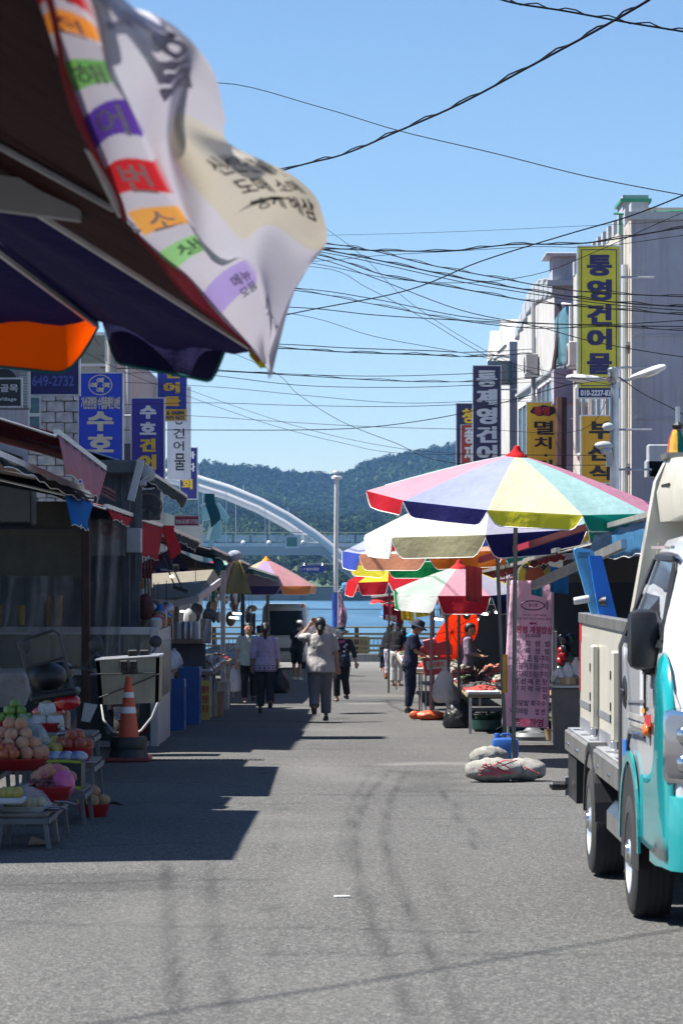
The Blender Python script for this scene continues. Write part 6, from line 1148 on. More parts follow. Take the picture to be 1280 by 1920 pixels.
# dark shop interior behind the truck
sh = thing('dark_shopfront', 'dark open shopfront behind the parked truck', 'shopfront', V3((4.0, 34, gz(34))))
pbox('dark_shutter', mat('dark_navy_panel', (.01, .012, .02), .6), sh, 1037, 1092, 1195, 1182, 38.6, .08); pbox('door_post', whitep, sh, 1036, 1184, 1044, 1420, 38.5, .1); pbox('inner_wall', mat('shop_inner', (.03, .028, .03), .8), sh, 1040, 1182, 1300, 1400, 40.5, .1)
for k in range(16):
    c = P(random.uniform(1046, 1085), random.uniform(1190, 1290), 39.6); mb = MB(); mb.ell(c, random.uniform(.04, .09), 8, 6); tag(mb.build('hanging_ornament', (mat('ornament_red', (.45, .02, .02), .3), mat('ornament_green', (.01, .06, .05), .3), mat('ornament_dark', (.02, .02, .03), .2))[k % 3], None, True), ('small red ornament in the dark shopfront', 'small green ornament in the dark shopfront', 'small dark ornament in the dark shopfront')[k % 3], 'ornament', 'ornaments in the shopfront')
# grey bin with lid and clutter
bnp = G(1062, 1402); bn = thing('waste_bin', 'grey brown waste bin with bags on top next to the truck', 'bin', bnp); binm = mat('bin_grey', (.13, .115, .10), .6, dirt=.2)
mb = MB(); mb.loft([[bnp + V3((sx * w, sy * w, z)) for sx, sy in ((-1, -1), (1, -1), (1, 1), (-1, 1))] for w, z in ((.15, 0), (.18, .72))]); mb.build('body', binm, bn); mb = MB(); mb.box(bnp + V3((0, 0, .75)), (.42, .42, .06), bev=.02); mb.build('lid', steel, bn)
for k in range(3): plastic_bag('crumpled clear bag on the waste bin', bnp + V3((-.1 + .11 * k, -.05 + .05 * k, .78)), .2, .2 + .06 * k, clearbag, 'bags on the waste bin')
carton('torn brown carton on the waste bin', bnp + V3((.0, -.08, .78)), .2, .16, .08)
gt = thing('parasol_stand', 'grey moulded plastic stand lying under the menu banner', 'stand', G(998, 1388)); c = G(998, 1388); mb = MB(); mb.lathe([(.27, 0), (.28, .05), (.24, .10), (.12, .12), (.08, .16), (.0, .165)], c, 24, Matrix.Diagonal((1, .8, 1))); mb.build('shell', mat('grey_plastic', (.10, .11, .115), .5), gt, True)
for k in range(2): 
    mb = MB(); mb.lathe([(.04, 0), (.07, .0), (.07, .03), (.04, .03)], c + V3((-.12 + .24 * k, -.08, .09)), 14); mb.build('ring', MC['grey_plastic'], gt, True)
# leafy pot near the post
lf = thing('potted_plant', 'small leafy plant by the post of the dark shopfront', 'plant', P(1034, 1388, 38.2)); lfm = mat('leaf_green', (.05, .11, .02), .6, trans=.3)
b0 = P(1034, 1388, 38.2); mb = MB(); mb.lathe([(.07, 0), (.10, .14), (.09, .14), (.06, .03)], b0, 12); mb.build('pot', card, lf, True)
for k in range(34):
    a = random.uniform(0, 6.28); r = random.uniform(.02, .13); z = random.uniform(.14, .42); p = b0 + V3((r * math.cos(a), r * math.sin(a), z)); q = V3((math.cos(a), math.sin(a), .4)) * .09; s = V3((-math.sin(a), math.cos(a), 0)) * .025; mb = MB(); mb.add([p, p + q * .5 + s, p + q, p + q * .5 - s], [(0, 1, 2, 3)]); mb.build('leaf', lfm, lf)
# fish stall between the parasols: tables, trays, bulbs, tubs
_, zr1 = table('stall_table', 'produce table with trays under the pastel parasols', 1.72, 3.0, 41, 50, .62, board)
hm_ = [mat('heap_%d' % k, c, .8, var=.5, scale=30, bump=.8, bscale=40) for k, c in enumerate(((.35, .04, .03), (.30, .28, .24), (.05, .05, .05), (.06, .10, .03), (.40, .15, .10)))]
hl = ('red', 'pale', 'dark', 'green', 'orange')
for k in range(18):
    y = 41.3 + (k % 9) * .95; x = 1.95 + (k // 9) * .55; c = V3((x, y, zr1)); q = k * 7 % 5; t = thing('produce_tray', 'tray heaped with %s produce on the right table' % hl[q], 'tray', c, 'produce trays on the right')
    mb = MB(); mb.box(c + V3((0, 0, .03)), (.46, .62, .06), bev=.02); mb.build('tray', (whitep, redp, steel)[k % 3], t); mb = MB(); pile(mb, c + V3((0, 0, .05)), .2, .27, random.uniform(.06, .15), 44, .042); mb.build('heap', hm_[q], t, True)
_, zr2 = table('stall_table', 'seafood table further down the right side', 1.2, 2.6, 55, 68, .75, board)
for k in range(22):
    y = 55.4 + (k % 11) * 1.1; x = 1.45 + (k // 11) * .6; c = V3((x, y, zr2)); t = thing('seafood_tray', 'white tray of seafood on the far right table', 'tray', c, 'seafood trays on the right')
    mb = MB(); mb.box(c + V3((0, 0, .04)), (.5, .7, .08), bev=.02); mb.build('tray', whitep, t); mb = MB(); pile(mb, c + V3((0, 0, .07)), .2, .3, .08, 26, .05); mb.build('heap', hm_[k % 5], t, True)
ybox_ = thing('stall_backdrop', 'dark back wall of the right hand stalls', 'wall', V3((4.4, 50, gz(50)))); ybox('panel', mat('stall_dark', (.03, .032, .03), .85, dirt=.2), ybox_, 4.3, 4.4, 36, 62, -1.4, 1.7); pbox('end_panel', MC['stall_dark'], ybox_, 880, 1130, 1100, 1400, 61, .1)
for k, (u, v, dd, w) in enumerate(((850, 1143, 48, 26), (872, 1150, 49, 14), (880, 1138, 47, 30), (905, 1150, 50, 28), (820, 1160, 60, 30), (935, 1148, 46, 22), (890, 1160, 52, 20), (845, 1166, 58, 18))):
    t = thing('stall_lamp', 'bright white lamp burning under the right hand parasols', 'lamp', P(u, v, dd), 'lamps in the right stalls'); mb = MB(); mb.tube([P(u - w * .33, v, dd), P(u + w * .33, v + 2, dd)], .017, 8); mb.build('tube', tube_m, t); mb = MB(); mb.bar(P(u - w / 2, v - 4, dd), P(u + w / 2, v - 2, dd), .09, .03); mb.build('reflector', whitep, t)
    mb = MB(); mb.tube([P(u, v - 4, dd), P(u, v - 34, dd)], .006, 4); mb.build('cord', dark, t)
tub = thing('green_tub', 'dark green tub of leafy vegetables on the ground by the banner', 'tub', G(918, 1372)); c = G(918, 1372); mb = MB(); mb.lathe([(.20, 0), (.26, .05), (.28, .17), (.26, .17), (.22, .06)], c, 22); mb.build('basin', mat('tub_green', (.01, .06, .045), .4), tub, True)
mb = MB(); mb.lathe([(.17, 0), (.22, .04), (.23, .11), (.21, .11)], c + V3((.30, .25, .0)), 20); tag(mb.build('basin', lblue, None, True), 'small light blue basin behind the green tub', 'basin')
gm = mat('salad_green', (.035, .07, .015), .7, trans=.2)
for k in range(60):
    a = random.uniform(0, 6.28); r = random.uniform(0, .22); p = c + V3((r * math.cos(a), r * math.sin(a), .15 + .08 * random.random())); q = V3((random.uniform(-1, 1), random.uniform(-1, 1), random.uniform(.1, .9))).normalized() * .1; s = q.cross(V3((0, 0, 1))).normalized() * .035; mb = MB(); mb.add([p, p + q * .5 + s, p + q, p + q * .5 - s], [(0, 1, 2, 3)]); mb.build('leaf', gm, tub)
mb = MB(); c = G(860, 1366)
for k, (z, w, dp) in enumerate(((0, .20, .16), (.10, .24, .19), (.24, .2, .17), (.34, .12, .1), (.40, .05, .05))): pass
mb.loft([[c + V3((w * math.cos(q * .45), dp * math.sin(q * .45), z)) * 1 for q in range(14)] for z, w, dp in ((0, .20, .16), (.06, .24, .19), (.24, .2, .17), (.36, .12, .1), (.44, .05, .05))]); tag(mb.build('black_bag', mat('black_bag', (.008, .008, .009), .45, bump=.7, bscale=12), None, True, ang=100), 'full black bag standing on the ground by the lilac dressed person', 'bag')
plastic_bag('white plastic bag hanging at the grey pole beside the red cooler', P(834, 1318, 46.5), .40, .55, mat('white_bag', (.62, .62, .66), .5, var=.08, bump=.6, bscale=10, trans=.25))
ob = G(806, 1352); sack('bright orange sandbag at the foot of the pink pole', ob, (.42, .28, .17), .05, mat('orange_bag', (.48, .07, .012), .45, var=.1, bump=.5, bscale=14), 'orange sandbags')
mb = MB(); mb.ell(ob + V3((-.24, -.02, .09)), (.09, .05, .07), 10, 6); tag(mb.build('bag_knot', MC['orange_bag'], None, True), 'knotted neck of the orange sandbag', 'knot')
mb = MB(); x = P(807, 0, ob.y).x; mb.tube([(x, ob.y, gz(ob.y) + .05), (x + .02, ob.y, P(0, 1076, ob.y).z)], .024, 10); tag(mb.build('parasol_pole', mat('pink_pole', (.30, .20, .19), .5), None, True), 'dusty pink parasol pole standing in the orange sandbag', 'pole')
# red cooler on legs
rc = thing('red_cooler', 'red cooler box with white lettered panel on thin steel legs', 'cooler', P(812, 1330, 50.5)); rcd = 50.5; redc = mat('cooler_red', (.40, .012, .015), .35, coat=.3, bump=.4, bscale=6)
mb = MB(); mb.poly([P(792, 1236, rcd), P(846, 1232, rcd), P(842, 1262, rcd), P(797, 1268, rcd)], (0, .6, 0)); mb.build('box', redc, rc); mb = MB(); mb.poly([P(786, 1216, rcd), P(840, 1200, rcd), P(848, 1212, rcd), P(848, 1228, rcd), P(788, 1232, rcd)], (0, .65, 0)); mb.build('lid', redc, rc)
mb = MB(); mb.poly([P(799, 1240, rcd - .01), P(838, 1237, rcd - .01), P(837, 1252, rcd - .01), P(800, 1256, rcd - .01)], (0, .008, 0)); mb.build('white_panel', whitep, rc)
mb = MB(); letter(mb, '싱싱활어', rectfn(P(803, 1252, rcd - .02), P(832, 1249, rcd - .02), P(803, 1243, rcd - .02)), .02); mb.build('lettering', INKS['r'], rc)
for u, dd in ((786, 50.5), (798, 50.4), (842, 50.6), (790, 51)): 
    mb = MB(); a = P(u, 1262, dd); mb.tube([a, V3((a.x, dd, gz(dd)))], .016, 6); mb.build('leg', steel, rc)
mb = MB(); mb.poly([P(792, 1204, rcd + .1), P(815, 1198, rcd + .1), P(820, 1206, rcd + .1), P(795, 1214, rcd + .1)], (0, .3, .02)); mb.build('cloth', cloth('cooler_cloth', 'c07888', .3), rc)
# yellow flags, red lettered valance, banner bits
for k, (u0, v0, u1, v1, dd) in enumerate(((752, 1138, 776, 1162, 60), (776, 1128, 804, 1158, 58))):
    fl = thing('yellow_flag', ('square yellow flag with small print beside the red valance', 'tilted yellow flag with a white patch above the uniformed person')[k], 'flag', P(u0, v1, dd)); mb = MB(); mb.grid(lambda a, b: P(u0 + (u1 - u0) * a + 4 * b * (k == 1), v0 + (v1 - v0) * b + 4 * a * (1 if k == 0 else -1), dd) + V3((0, .03 * math.sin(a * 8), 0)), 8, 6); mb.build('cloth', cloth('flag_yellow', 'd8cc28', .45), fl, True, .003)
    mb = MB()
    for r in range(4): letter(mb, ('바다장어', '멍게 굴', '전복회', '해삼')[r], rectfn(P(u0 + 5 + 3 * k, v0 + 9 + r * 5, dd - .05), P(u1 - 5 + 3 * k, v0 + 9 + r * 5, dd - .05), P(u0 + 5 + 3 * k, v0 + 5 + r * 5, dd - .05)), 0)
    mb.build('lettering', (INKS['r'], INKS['n'])[k], fl)
rv_ = thing('lettered_valance', 'crimson stall valance with white lettering near the quay', 'valance', P(738, 1168, 70)); mb = MB(); mb.grid(lambda a, b: P(718 + 38 * a, 1132 + 4 * a + (30 + 4 * a) * b, 70) + V3((0, .04 * math.sin(a * 10), 0)), 10, 5); mb.build('cloth', cloth('crimson_cloth', 'a02838', .3), rv_, True, .004)
mb = MB(); letter(mb, '회센타', rectfn(P(722, 1164, 69.9), P(744, 1166, 69.9), P(722, 1152, 69.9)), .03); mb.build('lettering', INKS['w'], rv_)
# far dark stall fill and planter near the quay
mb = MB(); mb.lathe([(.2, 0), (.25, .3), (.22, .3)], V3((P(733, 0, 84).x, 84, gz(84))), 12); tag(mb.build('planter', mat('planter_orange', (.35, .1, .04), .7), None, True), 'small orange planter near the quay', 'planter')
for k in range(22):
    d_ = random.uniform(42, 66); x = random.uniform(1.9, 3.6); L = random.uniform(.12, .45); c = V3((x, d_, gz(d_) + random.uniform(1.8, 2.2)))
    t = thing('hanging_goods', 'bundle of goods hanging under the right awnings', 'bundle', c - V3((0, 0, L)), 'bundles hanging in the right stalls'); mb = MB(); mb.tube([c + V3((0, 0, .35)), c], .006, 4); mb.build('string', dark, t); mb = MB(); mb.ell(c - V3((0, 0, L / 2)), (random.uniform(.05, .12), .1, L / 2), 8, 6); mb.build('bundle', (steel, card, dkgrey, mat('bundle_green', (.03, .05, .02)))[k % 4], t, True)
mb = MB(); rr = random.Random(5); c = V3((1.95, 43, zr1 + .2))
for k in range(160):
    v = V3((rr.gauss(0, 1), rr.gauss(0, 1), rr.gauss(0, 1))).normalized(); mb.tube([c + v * .05, c + v * V3((.26, .26, .22)).length * .55], .004, 3)
tag(mb.build('dark_brush_bundle', mat('brush_dark', (.03, .028, .026), .9), None), 'dark bristly bundle of seaweed on the produce table', 'seaweed', kind='stuff')
mb = MB(); mb.box(P(641, 1685, GD(1685)) + V3((0, 0, .012)), (.085, .05, .004), rz=.2); tag(mb.build('paper_scrap', mat('paper_white', (.5, .5, .5), .8), None), 'small white paper scrap lying on the open road', 'paper')
mb = MB(); c = G(745, 1296); mb.box(c + V3((0, 0, .01)), (.07, .06, .005), rz=.4); tag(mb.build('paper_scrap', MC['paper_white'], None), 'tiny paper scrap on the road near the white trousers', 'paper')
# folded parasol standing by the building
fu = thing('folded_parasol', 'folded striped parasol standing upright behind the truck', 'parasol', P(1262, 880, 22)); 
for k, c in enumerate(('b8c87c', '2c2858', 'e87060', 'd84848', 'e8b050', '30806a')):
    a = k / 6 * 6.28; mb = MB(); ctr = P(1268, 0, 22); ctr.z = 0
    mb.loft([[V3((ctr.x + rr_ * math.cos(a + q * .35) , 22 + rr_ * math.sin(a + q * .35), z)) for q in (-1.5, -.5, .5, 1.5)] + [V3((ctr.x, 22, z))] for rr_, z in ((.03, P(0, 806, 22).z), (.055, P(0, 822, 22).z), (.085, P(0, 870, 22).z), (.10, P(0, 930, 22).z))]); mb.build('fold', cloth('fold_' + c, c, .3), fu, True)
mb = MB(); mb.tube([V3((P(1268, 0, 22).x, 22, gz(22))), P(1270, 762, 22)], .018, 8); mb.build('pole', steel, fu); mb = MB(); mb.lathe([(.03, 0), (.045, .03), (.01, .06)], P(1270, 805, 22), 8); mb.build('cap', black, fu)
for k, (u, v, w, h) in enumerate(((1242, 865, .28, .3), (1230, 880, .2, .16))): 
    mb = MB(); mb.box(P(u, v, 59.5), (w * 2.2, .4, h * 2.2), bev=.02); tag(mb.build('meter_box', pale, None), ('large pale meter box on the grey end wall', 'small pale meter box on the grey end wall')[k], 'box')
# trench drain across the left half of the road
td = thing('trench_drain', 'narrow slotted trench drain crossing the shaded side of the road', 'drain', G(370, 1428)); yd = GD(1427)
ybox('frame', mat('drain_iron', (.035, .034, .032), .8), td, -2.4, -.85, yd - .09, yd + .09, gz(yd) - .02, gz(yd) + .016)
for k in range(30): ybox('slot', mat('slot_dark', (.004, .004, .004), .9), td, -2.36 + k * .05, -2.335 + k * .05, yd - .07, yd + .07, gz(yd) + .0165, gz(yd) + .018)
# ================================================================= the parked truck (facing the camera, nearside along x = TX)
TX = 1.49; TG = gz(16.8)
tk = thing('delivery_truck', 'white and teal cab over delivery truck with beige cargo box', 'truck', V3((TX + .8, 17, TG)))
twhite = mat('truck_white', (.46, .47, .49), .22, var=.03, coat=.6, bump=0, dirt=.05); teal = mat('truck_teal', (.004, .25, .27), .2, var=.04, coat=.7, bump=0, dirt=.04); tbeige = mat('truck_box_beige', (.44, .42, .36), .38, var=.06, coat=.2, bump=.03, dirt=.12); tglass = mat('truck_glass', (.015, .018, .022), .05, var=.1, bump=0, spec=.9); tblack = mat('truck_black_trim', (.014, .014, .015), .38, var=.1); chrome = metal('chrome', (.62, .63, .65), rough=.14, metal=1.0, dirt=0, bump=0); tgrey = paint('truck_grey', (.16, .165, .18)); tapel = metal('tape_metal', (.30, .29, .27), rough=.45, bump=.5, bscale=90)
W2 = 1.64
# cab: sections along the length, y from the nose (14.25) to the back of the cab (15.98)
def sec(y, zb, zt, belt, ins_top, ins_low=0.0, nose=0.0):
    """half outline on the near side, mirrored to the far side"""
    L = [(TX + nose + ins_low + .03, zb), (TX + nose + ins_low, zb + .08), (TX + nose, zb + .25), (TX + nose, belt - .15), (TX + nose + .012, belt), (TX + nose + ins_top * .5, belt + (zt - belt) * .5), (TX + nose + ins_top, zt - .10), (TX + nose + ins_top + .05, zt - .03), (TX + nose + ins_top + .16, zt)]
    Rr = [(2 * TX + W2 - x, z) for x, z in reversed(L)]
    return [V3((x, y, TG + z)) for x, z in L + Rr]
secs = [(13.62, .52, 1.06, .90, .06, .02, .14), (13.66, .46, 1.16, 1.02, .05, .02, .06), (13.76, .44, 1.34, 1.20, .03, .02, .015), (13.95, .44, 1.50, 1.34, .03, .02, 0), (14.20, .45, 1.72, 1.38, .09, .02, 0), (14.45, .46, 1.90, 1.40, .14, .02, 0), (14.75, .46, 1.97, 1.41, .17, .02, 0), (15.25, .46, 2.00, 1.41, .18, .02, 0), (15.75, .46, 1.99, 1.41, .18, .02, 0), (15.86, .46, 1.97, 1.41, .19, .02, 0), (15.90, .50, 1.94, 1.41, .21, .04, .02)]
# resample the outline lengthways so that the livery has a clean edge
fine = []
for a, b in zip(secs, secs[1:]):
    for k in range(3): fine.append(tuple(x + (y - x) * k / 3 for x, y in zip(a, b)))
fine.append(secs[-1])
mb = MB(); mb.loft([sec(*s) for s in fine]); cab = mb.build('cab', twhite, tk, True, ang=50)
X0 = TX - .004
def xside(y, z):
    nose = .0
    for a, b in zip(secs, secs[1:]):
        if a[0] <= y <= b[0]:
            f = (y - a[0]) / (b[0] - a[0]); belt, it, zt, nose = (a[q] + (b[q] - a[q]) * f for q in (3, 4, 2, 6)); break
    else: belt, it, zt = 1.41, .18, 1.98
    return X0 + nose + (0 if z < belt else it * min(1, (z - belt) / max(.05, zt - .10 - belt)))
def side(name, pts, m, parent=tk, off=.0, th=.012, sub=1):
    """thin panel lying on the near side of the cab: pts are (y, z above ground); sub splits long edges so it follows the curve"""
    if sub > 1: pts = [(a[0] + (b[0] - a[0]) * k / sub, a[1] + (b[1] - a[1]) * k / sub) for a, b in zip(pts, pts[1:] + pts[:1]) for k in range(sub)]
    mb = MB(); mb.poly([(xside(y, z) - off, y, TG + z) for y, z in pts], (-th, 0, 0)); return mb.build(name, m, parent)
def strip(name, rows, m, off=.004, parent=tk, n=8):
    """skin patch: rows of (y, z_low, z_high) wrapped on the cab side"""
    mb = MB(); vs = []; 
    for y, z0, z1 in rows: vs.append([V3((xside(y, z0 + (z1 - z0) * k / n) - off, y, TG + z0 + (z1 - z0) * k / n)) for k in range(n + 1)])
    mb.loft(vs, cap=False, close=False); return mb.build(name, m, parent, True, .008)
def arc(cy, cz, r, a0, a1, n=10): return [(cy + r * math.cos(math.radians(a0 + (a1 - a0) * k / n)), cz + r * math.sin(math.radians(a0 + (a1 - a0) * k / n))) for k in range(n + 1)]
FW, RW = 15.30, 17.88
strip('teal_nose', [(13.70, .50, 1.10), (13.76, .46, 1.28), (13.84, .46, 1.36), (13.92, .46, 1.41), (13.98, .46, 1.42), (14.03, .46, 1.38), (14.07, .46, 1.28), (14.10, .46, 1.14), (14.13, .46, 1.0), (14.17, .46, .90), (14.24, .46, .84), (14.4, .46, .81), (14.6, .46, .80), (14.80, .46, .79)], teal, .006)
side('wheel_arch', arc(FW, .36, .46, 0, 180, 16) + [(FW - .46, .30), (FW + .46, .30)], mat('arch_dark', (.006, .006, .007), .8), off=.007, th=.004)
side('arch_flare', arc(FW, .36, .515, 4, 176, 18) + arc(FW, .36, .462, 176, 4, 18), teal, off=.006, th=.014)
strip('door', [(14.62, .98, 1.38), (14.80, .98, 1.39), (15.1, .97, 1.40), (15.4, .96, 1.40), (15.62, .80, 1.40), (15.72, .62, 1.40)], twhite, .007)
side('door_gap', [(15.765, .52), (15.78, .52), (15.78, 1.40), (15.765, 1.40)], tblack, off=.002); side('door_gap', [(14.56, .98), (14.572, .98), (14.572, 1.40), (14.56, 1.40)], tblack, off=.002); side('cab_edge_seal', [(15.862, .52), (15.892, .52), (15.892, 1.40), (15.862, 1.40)], tgrey, off=.006); side('cab_edge_seal', [(15.862, 1.40), (15.892, 1.40), (15.892, 1.86), (15.862, 1.86)], tgrey, off=.006, sub=4)
side('side_window', [(14.12, 1.47), (14.46, 1.80), (14.62, 1.84), (15.60, 1.855), (15.66, 1.455)], tglass, off=.006, th=.006, sub=6)
side('window_seal', [(14.06, 1.435), (15.72, 1.42), (15.72, 1.455), (14.10, 1.47)], tblack, off=.009, sub=3); side('pillar_trim', [(15.66, 1.45), (15.745, 1.45), (15.70, 1.86), (15.60, 1.86)], tblack, off=.009, sub=4); side('window_top_seal', [(14.60, 1.842), (15.62, 1.857), (15.62, 1.885), (14.60, 1.87)], tblack, off=.009, sub=4); side('front_pillar_seal', [(14.08, 1.47), (14.13, 1.47), (14.63, 1.845), (14.57, 1.845)], tblack, off=.009, sub=4)
side('window_divider', [(15.42, 1.46), (15.445, 1.46), (15.425, 1.85), (15.40, 1.85)], alu, off=.011, sub=3); side('drip_rail', [(14.5, 1.905), (15.80, 1.915), (15.80, 1.93), (14.5, 1.92)], twhite, off=.014, th=.02, sub=4)
mb = MB(); mb.ell((X0 - .014, 15.52, TG + 1.17), (.014, .10, .085), 16, 10); dh = mb.build('door_handle', tblack, tk, True); mb = MB(); mb.box((X0 - .028, 15.52, TG + 1.17), (.012, .15, .03), bev=.006); mb.build('lever', tblack, dh)
side('crease', [(14.5, 1.17), (15.38, 1.13), (15.38, 1.12), (14.5, 1.155)], tgrey, off=.016, th=.003)
side('stripe_grey', [(14.45, 1.09), (15.36, 1.07), (15.36, 1.045), (14.45, 1.06)], mat('decal_grey', (.30, .29, .28), .4), off=.016, th=.002); side('stripe_grey', [(14.45, 1.045), (15.30, 1.03), (15.30, 1.015), (14.45, 1.025)], MC['decal_grey'], off=.016, th=.002); side('stripe_red', [(14.18, 1.115), (14.46, 1.10), (14.46, 1.05), (14.18, 1.055)], paint('stripe_red', (.42, .02, .02)), off=.018, th=.002); side('stripe_orange', [(14.46, 1.13), (14.60, 1.125), (14.60, 1.105), (14.46, 1.108)], paint('stripe_orange', (.6, .25, .01)), off=.018, th=.002)
side('blue_sticker', [(15.42, .92), (15.60, .92), (15.60, .83), (15.42, .83)], paint('sticker_blue', (.01, .12, .45)), off=.016, th=.002); side('scuff', [(15.40, .83), (15.41, .83), (15.41, .72), (15.40, .72)], tgrey, off=.016, th=.002)
mb = MB(); mb.ell((X0 - .014, 14.42, TG + 1.03), (.022, .06, .035), 12, 8); mb.build('side_indicator', mat('indicator_orange', (.75, .14, .005), .2, coat=.5), tk, True)
# mirror
mb = MB(); mb.box((TX - .05, 14.26, TG + 1.47), (.15, .11, .29), bev=.045); mr = mb.build('mirror', tblack, tk, True); mb = MB(); mb.tube([(TX + .03, 14.36, TG + 1.36), (TX - .01, 14.31, TG + 1.32), (TX - .04, 14.28, TG + 1.34)], .028, 8); mb.build('mirror_arm', tblack, tk, True); side('mirror_mount', [(14.28, 1.30), (14.42, 1.30), (14.46, 1.46), (14.34, 1.47)], tblack, off=.006, th=.03)
ybox('mirror_glass', chrome, mr, TX - .115, TX + .015, 14.317, 14.321, TG + 1.36, TG + 1.59)
# front: bumper, grille, headlight, windscreen
mb = MB(); mb.loft([[V3((x, y0 + q, TG + z)) for q, z in ((.30, .40), (.03, .42), (0, .55), (.03, .76), (.28, .80))] for x, y0 in ((TX - .006, 14.10), (TX - .004, 13.86), (TX + .02, 13.66), (TX + .10, 13.55), (TX + .28, 13.49), (TX + W2 / 2, 13.46), (TX + W2 - .28, 13.49), (TX + W2 - .10, 13.55), (TX + W2, 13.75))]); mb.build('bumper', teal, tk, True)
ybox('bumper_intake', tblack, tk, TX + .26, TX + W2 - .26, 13.44, 13.47, TG + .48, TG + .62)
for s in (0, 1):
    sg = 1 - 2 * s; x = TX + .10 if s == 0 else TX + W2 - .10
    mb = MB(); mb.box((x, 13.66, TG + .99), (.30, .10, .36), bev=.045, rz=-.95 * sg); hl = mb.build('headlight', chrome, tk, True)
    mb = MB(); mb.box((x - .012 * sg, 13.65, TG + .99), (.26, .09, .315), bev=.045, rz=-.95 * sg); mb.build('lens', mat('headlight_lens', (.10, .10, .11), .05, bump=0, coat=1), hl, True)
    for q in (0, 1): mb = MB(); mb.ell((x - .022 * sg, 13.625, TG + .92 + .13 * q), (.042, .042, .045), 12, 8); mb.build('reflector', chrome, hl, True)
ybox('grille', tblack, tk, TX + .30, TX + W2 - .30, 13.585, 13.60, TG + .86, TG + 1.04)
mb = MB(); mb.add([(TX + .13, 13.90, TG + 1.50), (TX + W2 - .13, 13.90, TG + 1.50), (TX + W2 - .22, 14.39, TG + 1.89), (TX + .22, 14.39, TG + 1.89)], [(0, 1, 2, 3)]); mb.build('windscreen', tglass, tk)
for s in (.35, .95): mb = MB(); mb.tube([(TX + s, 13.885, TG + 1.49), (TX + s + .42, 13.93, TG + 1.56)], .008, 6); mb.build('wiper', tblack, tk)
for k in range(4): ybox('grille_bar', chrome if k == 3 else tgrey, tk, TX + .31, TX + W2 - .31, 13.572, 13.584, TG + .885 + k * .04, TG + .90 + k * .04)
ybox('number_plate', whitep, tk, TX + W2 / 2 - .26, TX + W2 / 2 + .26, 13.425, 13.438, TG + .64, TG + .75)
# wheels
for (y, x, tw, nm) in ((FW, TX - .022, .22, 1), (RW, TX - .012, .22, 1), (FW, TX + W2 - .24, .22, 0), (RW, TX + W2 - .24, .22, 0)):
    R_ = Matrix.Rotation(math.radians(90), 3, 'Y'); r = .325; zc = gz(y) + r
    mb = MB(); mb.lathe([(r * .64, 0), (r * .90, .006), (r * .97, .02), (r, .05), (r, tw - .05), (r * .97, tw - .02), (r * .64, tw)], (x, y, zc), 40, R_, cap=False); w = mb.build('wheel', tyre, tk, True, ang=35)
    for k in range(4): mb = MB(); mb.lathe([(r * 1.001 - .004, .06 + k * .033), (r + .003, .062 + k * .033), (r + .003, .08 + k * .033), (r - .004, .082 + k * .033)], (x, y, zc), 40, R_); mb.build('tread_rib', tyre, w)
    mb = MB(); mb.lathe([(r * .65, .004), (r * .62, .015), (r * .50, .05), (r * .28, .03), (r * .2, .0), (r * .0, -.005)], (x, y, zc), 28, R_, cap=False); rm = mb.build('rim', alu, w, True)
    for k in range(6): a = k * math.pi / 3; mb = MB(); mb.ell((x + .035, y + .145 * math.cos(a), zc + .145 * math.sin(a)), (.01, .03, .03), 10, 6); mb.build('vent_hole', tblack, rm)
    mb = MB(); mb.lathe([(.055, .0), (.05, -.012), (.0, -.014)], (x, y, zc), 14, R_, cap=False); mb.build('hub_cap', chrome, rm, True)
# cargo bed and box
B0, B1 = 16.12, 19.95
ybox('bed_rail', tapel, tk, TX - .0, TX + .12, B0, B1, TG + .60, TG + .74, .01); ybox('bed_floor', tgrey, tk, TX + .13, TX + W2 - .1, B0, B1, TG + .62, TG + .72); ybox('bed_step', alu, tk, TX + .02, TX + .12, B0 + .02, B1 - .02, TG + .742, TG + .752)
for k in range(5): mb = MB(); mb.ell((TX - .004, B0 + .5 + k * .75, TG + .66), (.012, .02, .012), 8, 6); mb.build('bolt', chrome, tk)
for k in range(6): ybox('tread_cleat', chrome, tk, TX + .03, TX + .11, B0 + .4 + k * .6, B0 + .52 + k * .6, TG + .752, TG + .757)
BX = TX + .10
ybox('side_board', tbeige, tk, BX, BX + .05, B0 + .05, B1 - .05, TG + .745, TG + 1.45); ybox('top_rim', tapel, tk, BX - .012, BX + .06, B0 + .05, B1 - .04, TG + 1.452, TG + 1.52, .004)
ybox('tail_board', tbeige, tk, BX + .052, BX + 1.38, B1 - .10, B1 - .055, TG + .745, TG + 1.45); ybox('far_board', tbeige, tk, BX + 1.40, BX + 1.45, B0 + .05, B1 - .05, TG + .745, TG + 1.45)
for z0, z1 in ((.752, .83), (.90, .945)): ybox('grey_stripe', tgrey, tk, BX - .004, BX - .0005, B0 + .06, B1 - .06, TG + z0, TG + z1)
for y in (B0 + .95, B0 + 2.35):
    mb = MB(); mb.box((BX - .025, y, TG + 1.08), (.05, .09, .52), bev=.012); lb_ = mb.build('lock_bar', tbeige, tk)
    for z in (.95, 1.02, 1.2): 
        mb = MB(); mb.box((BX - .053, y, TG + z), (.008, .025, .05)); mb.build('latch_slot', tblack, lb_)
    mb = MB(); mb.box((BX - .03, y, TG + .80), (.04, .06, .06), bev=.01); mb.build('hinge', steel, lb_)
ybox('red_reflector', paint('reflector_red', (.45, .01, .015)), tk, BX - .006, BX - .001, B1 - .16, B1 - .055, TG + 1.33, TG + 1.45); ybox('red_reflector', MC['reflector_red'], tk, BX - .006, BX - .001, B1 - .10, B1 - .055, TG + 1.0, TG + 1.325)
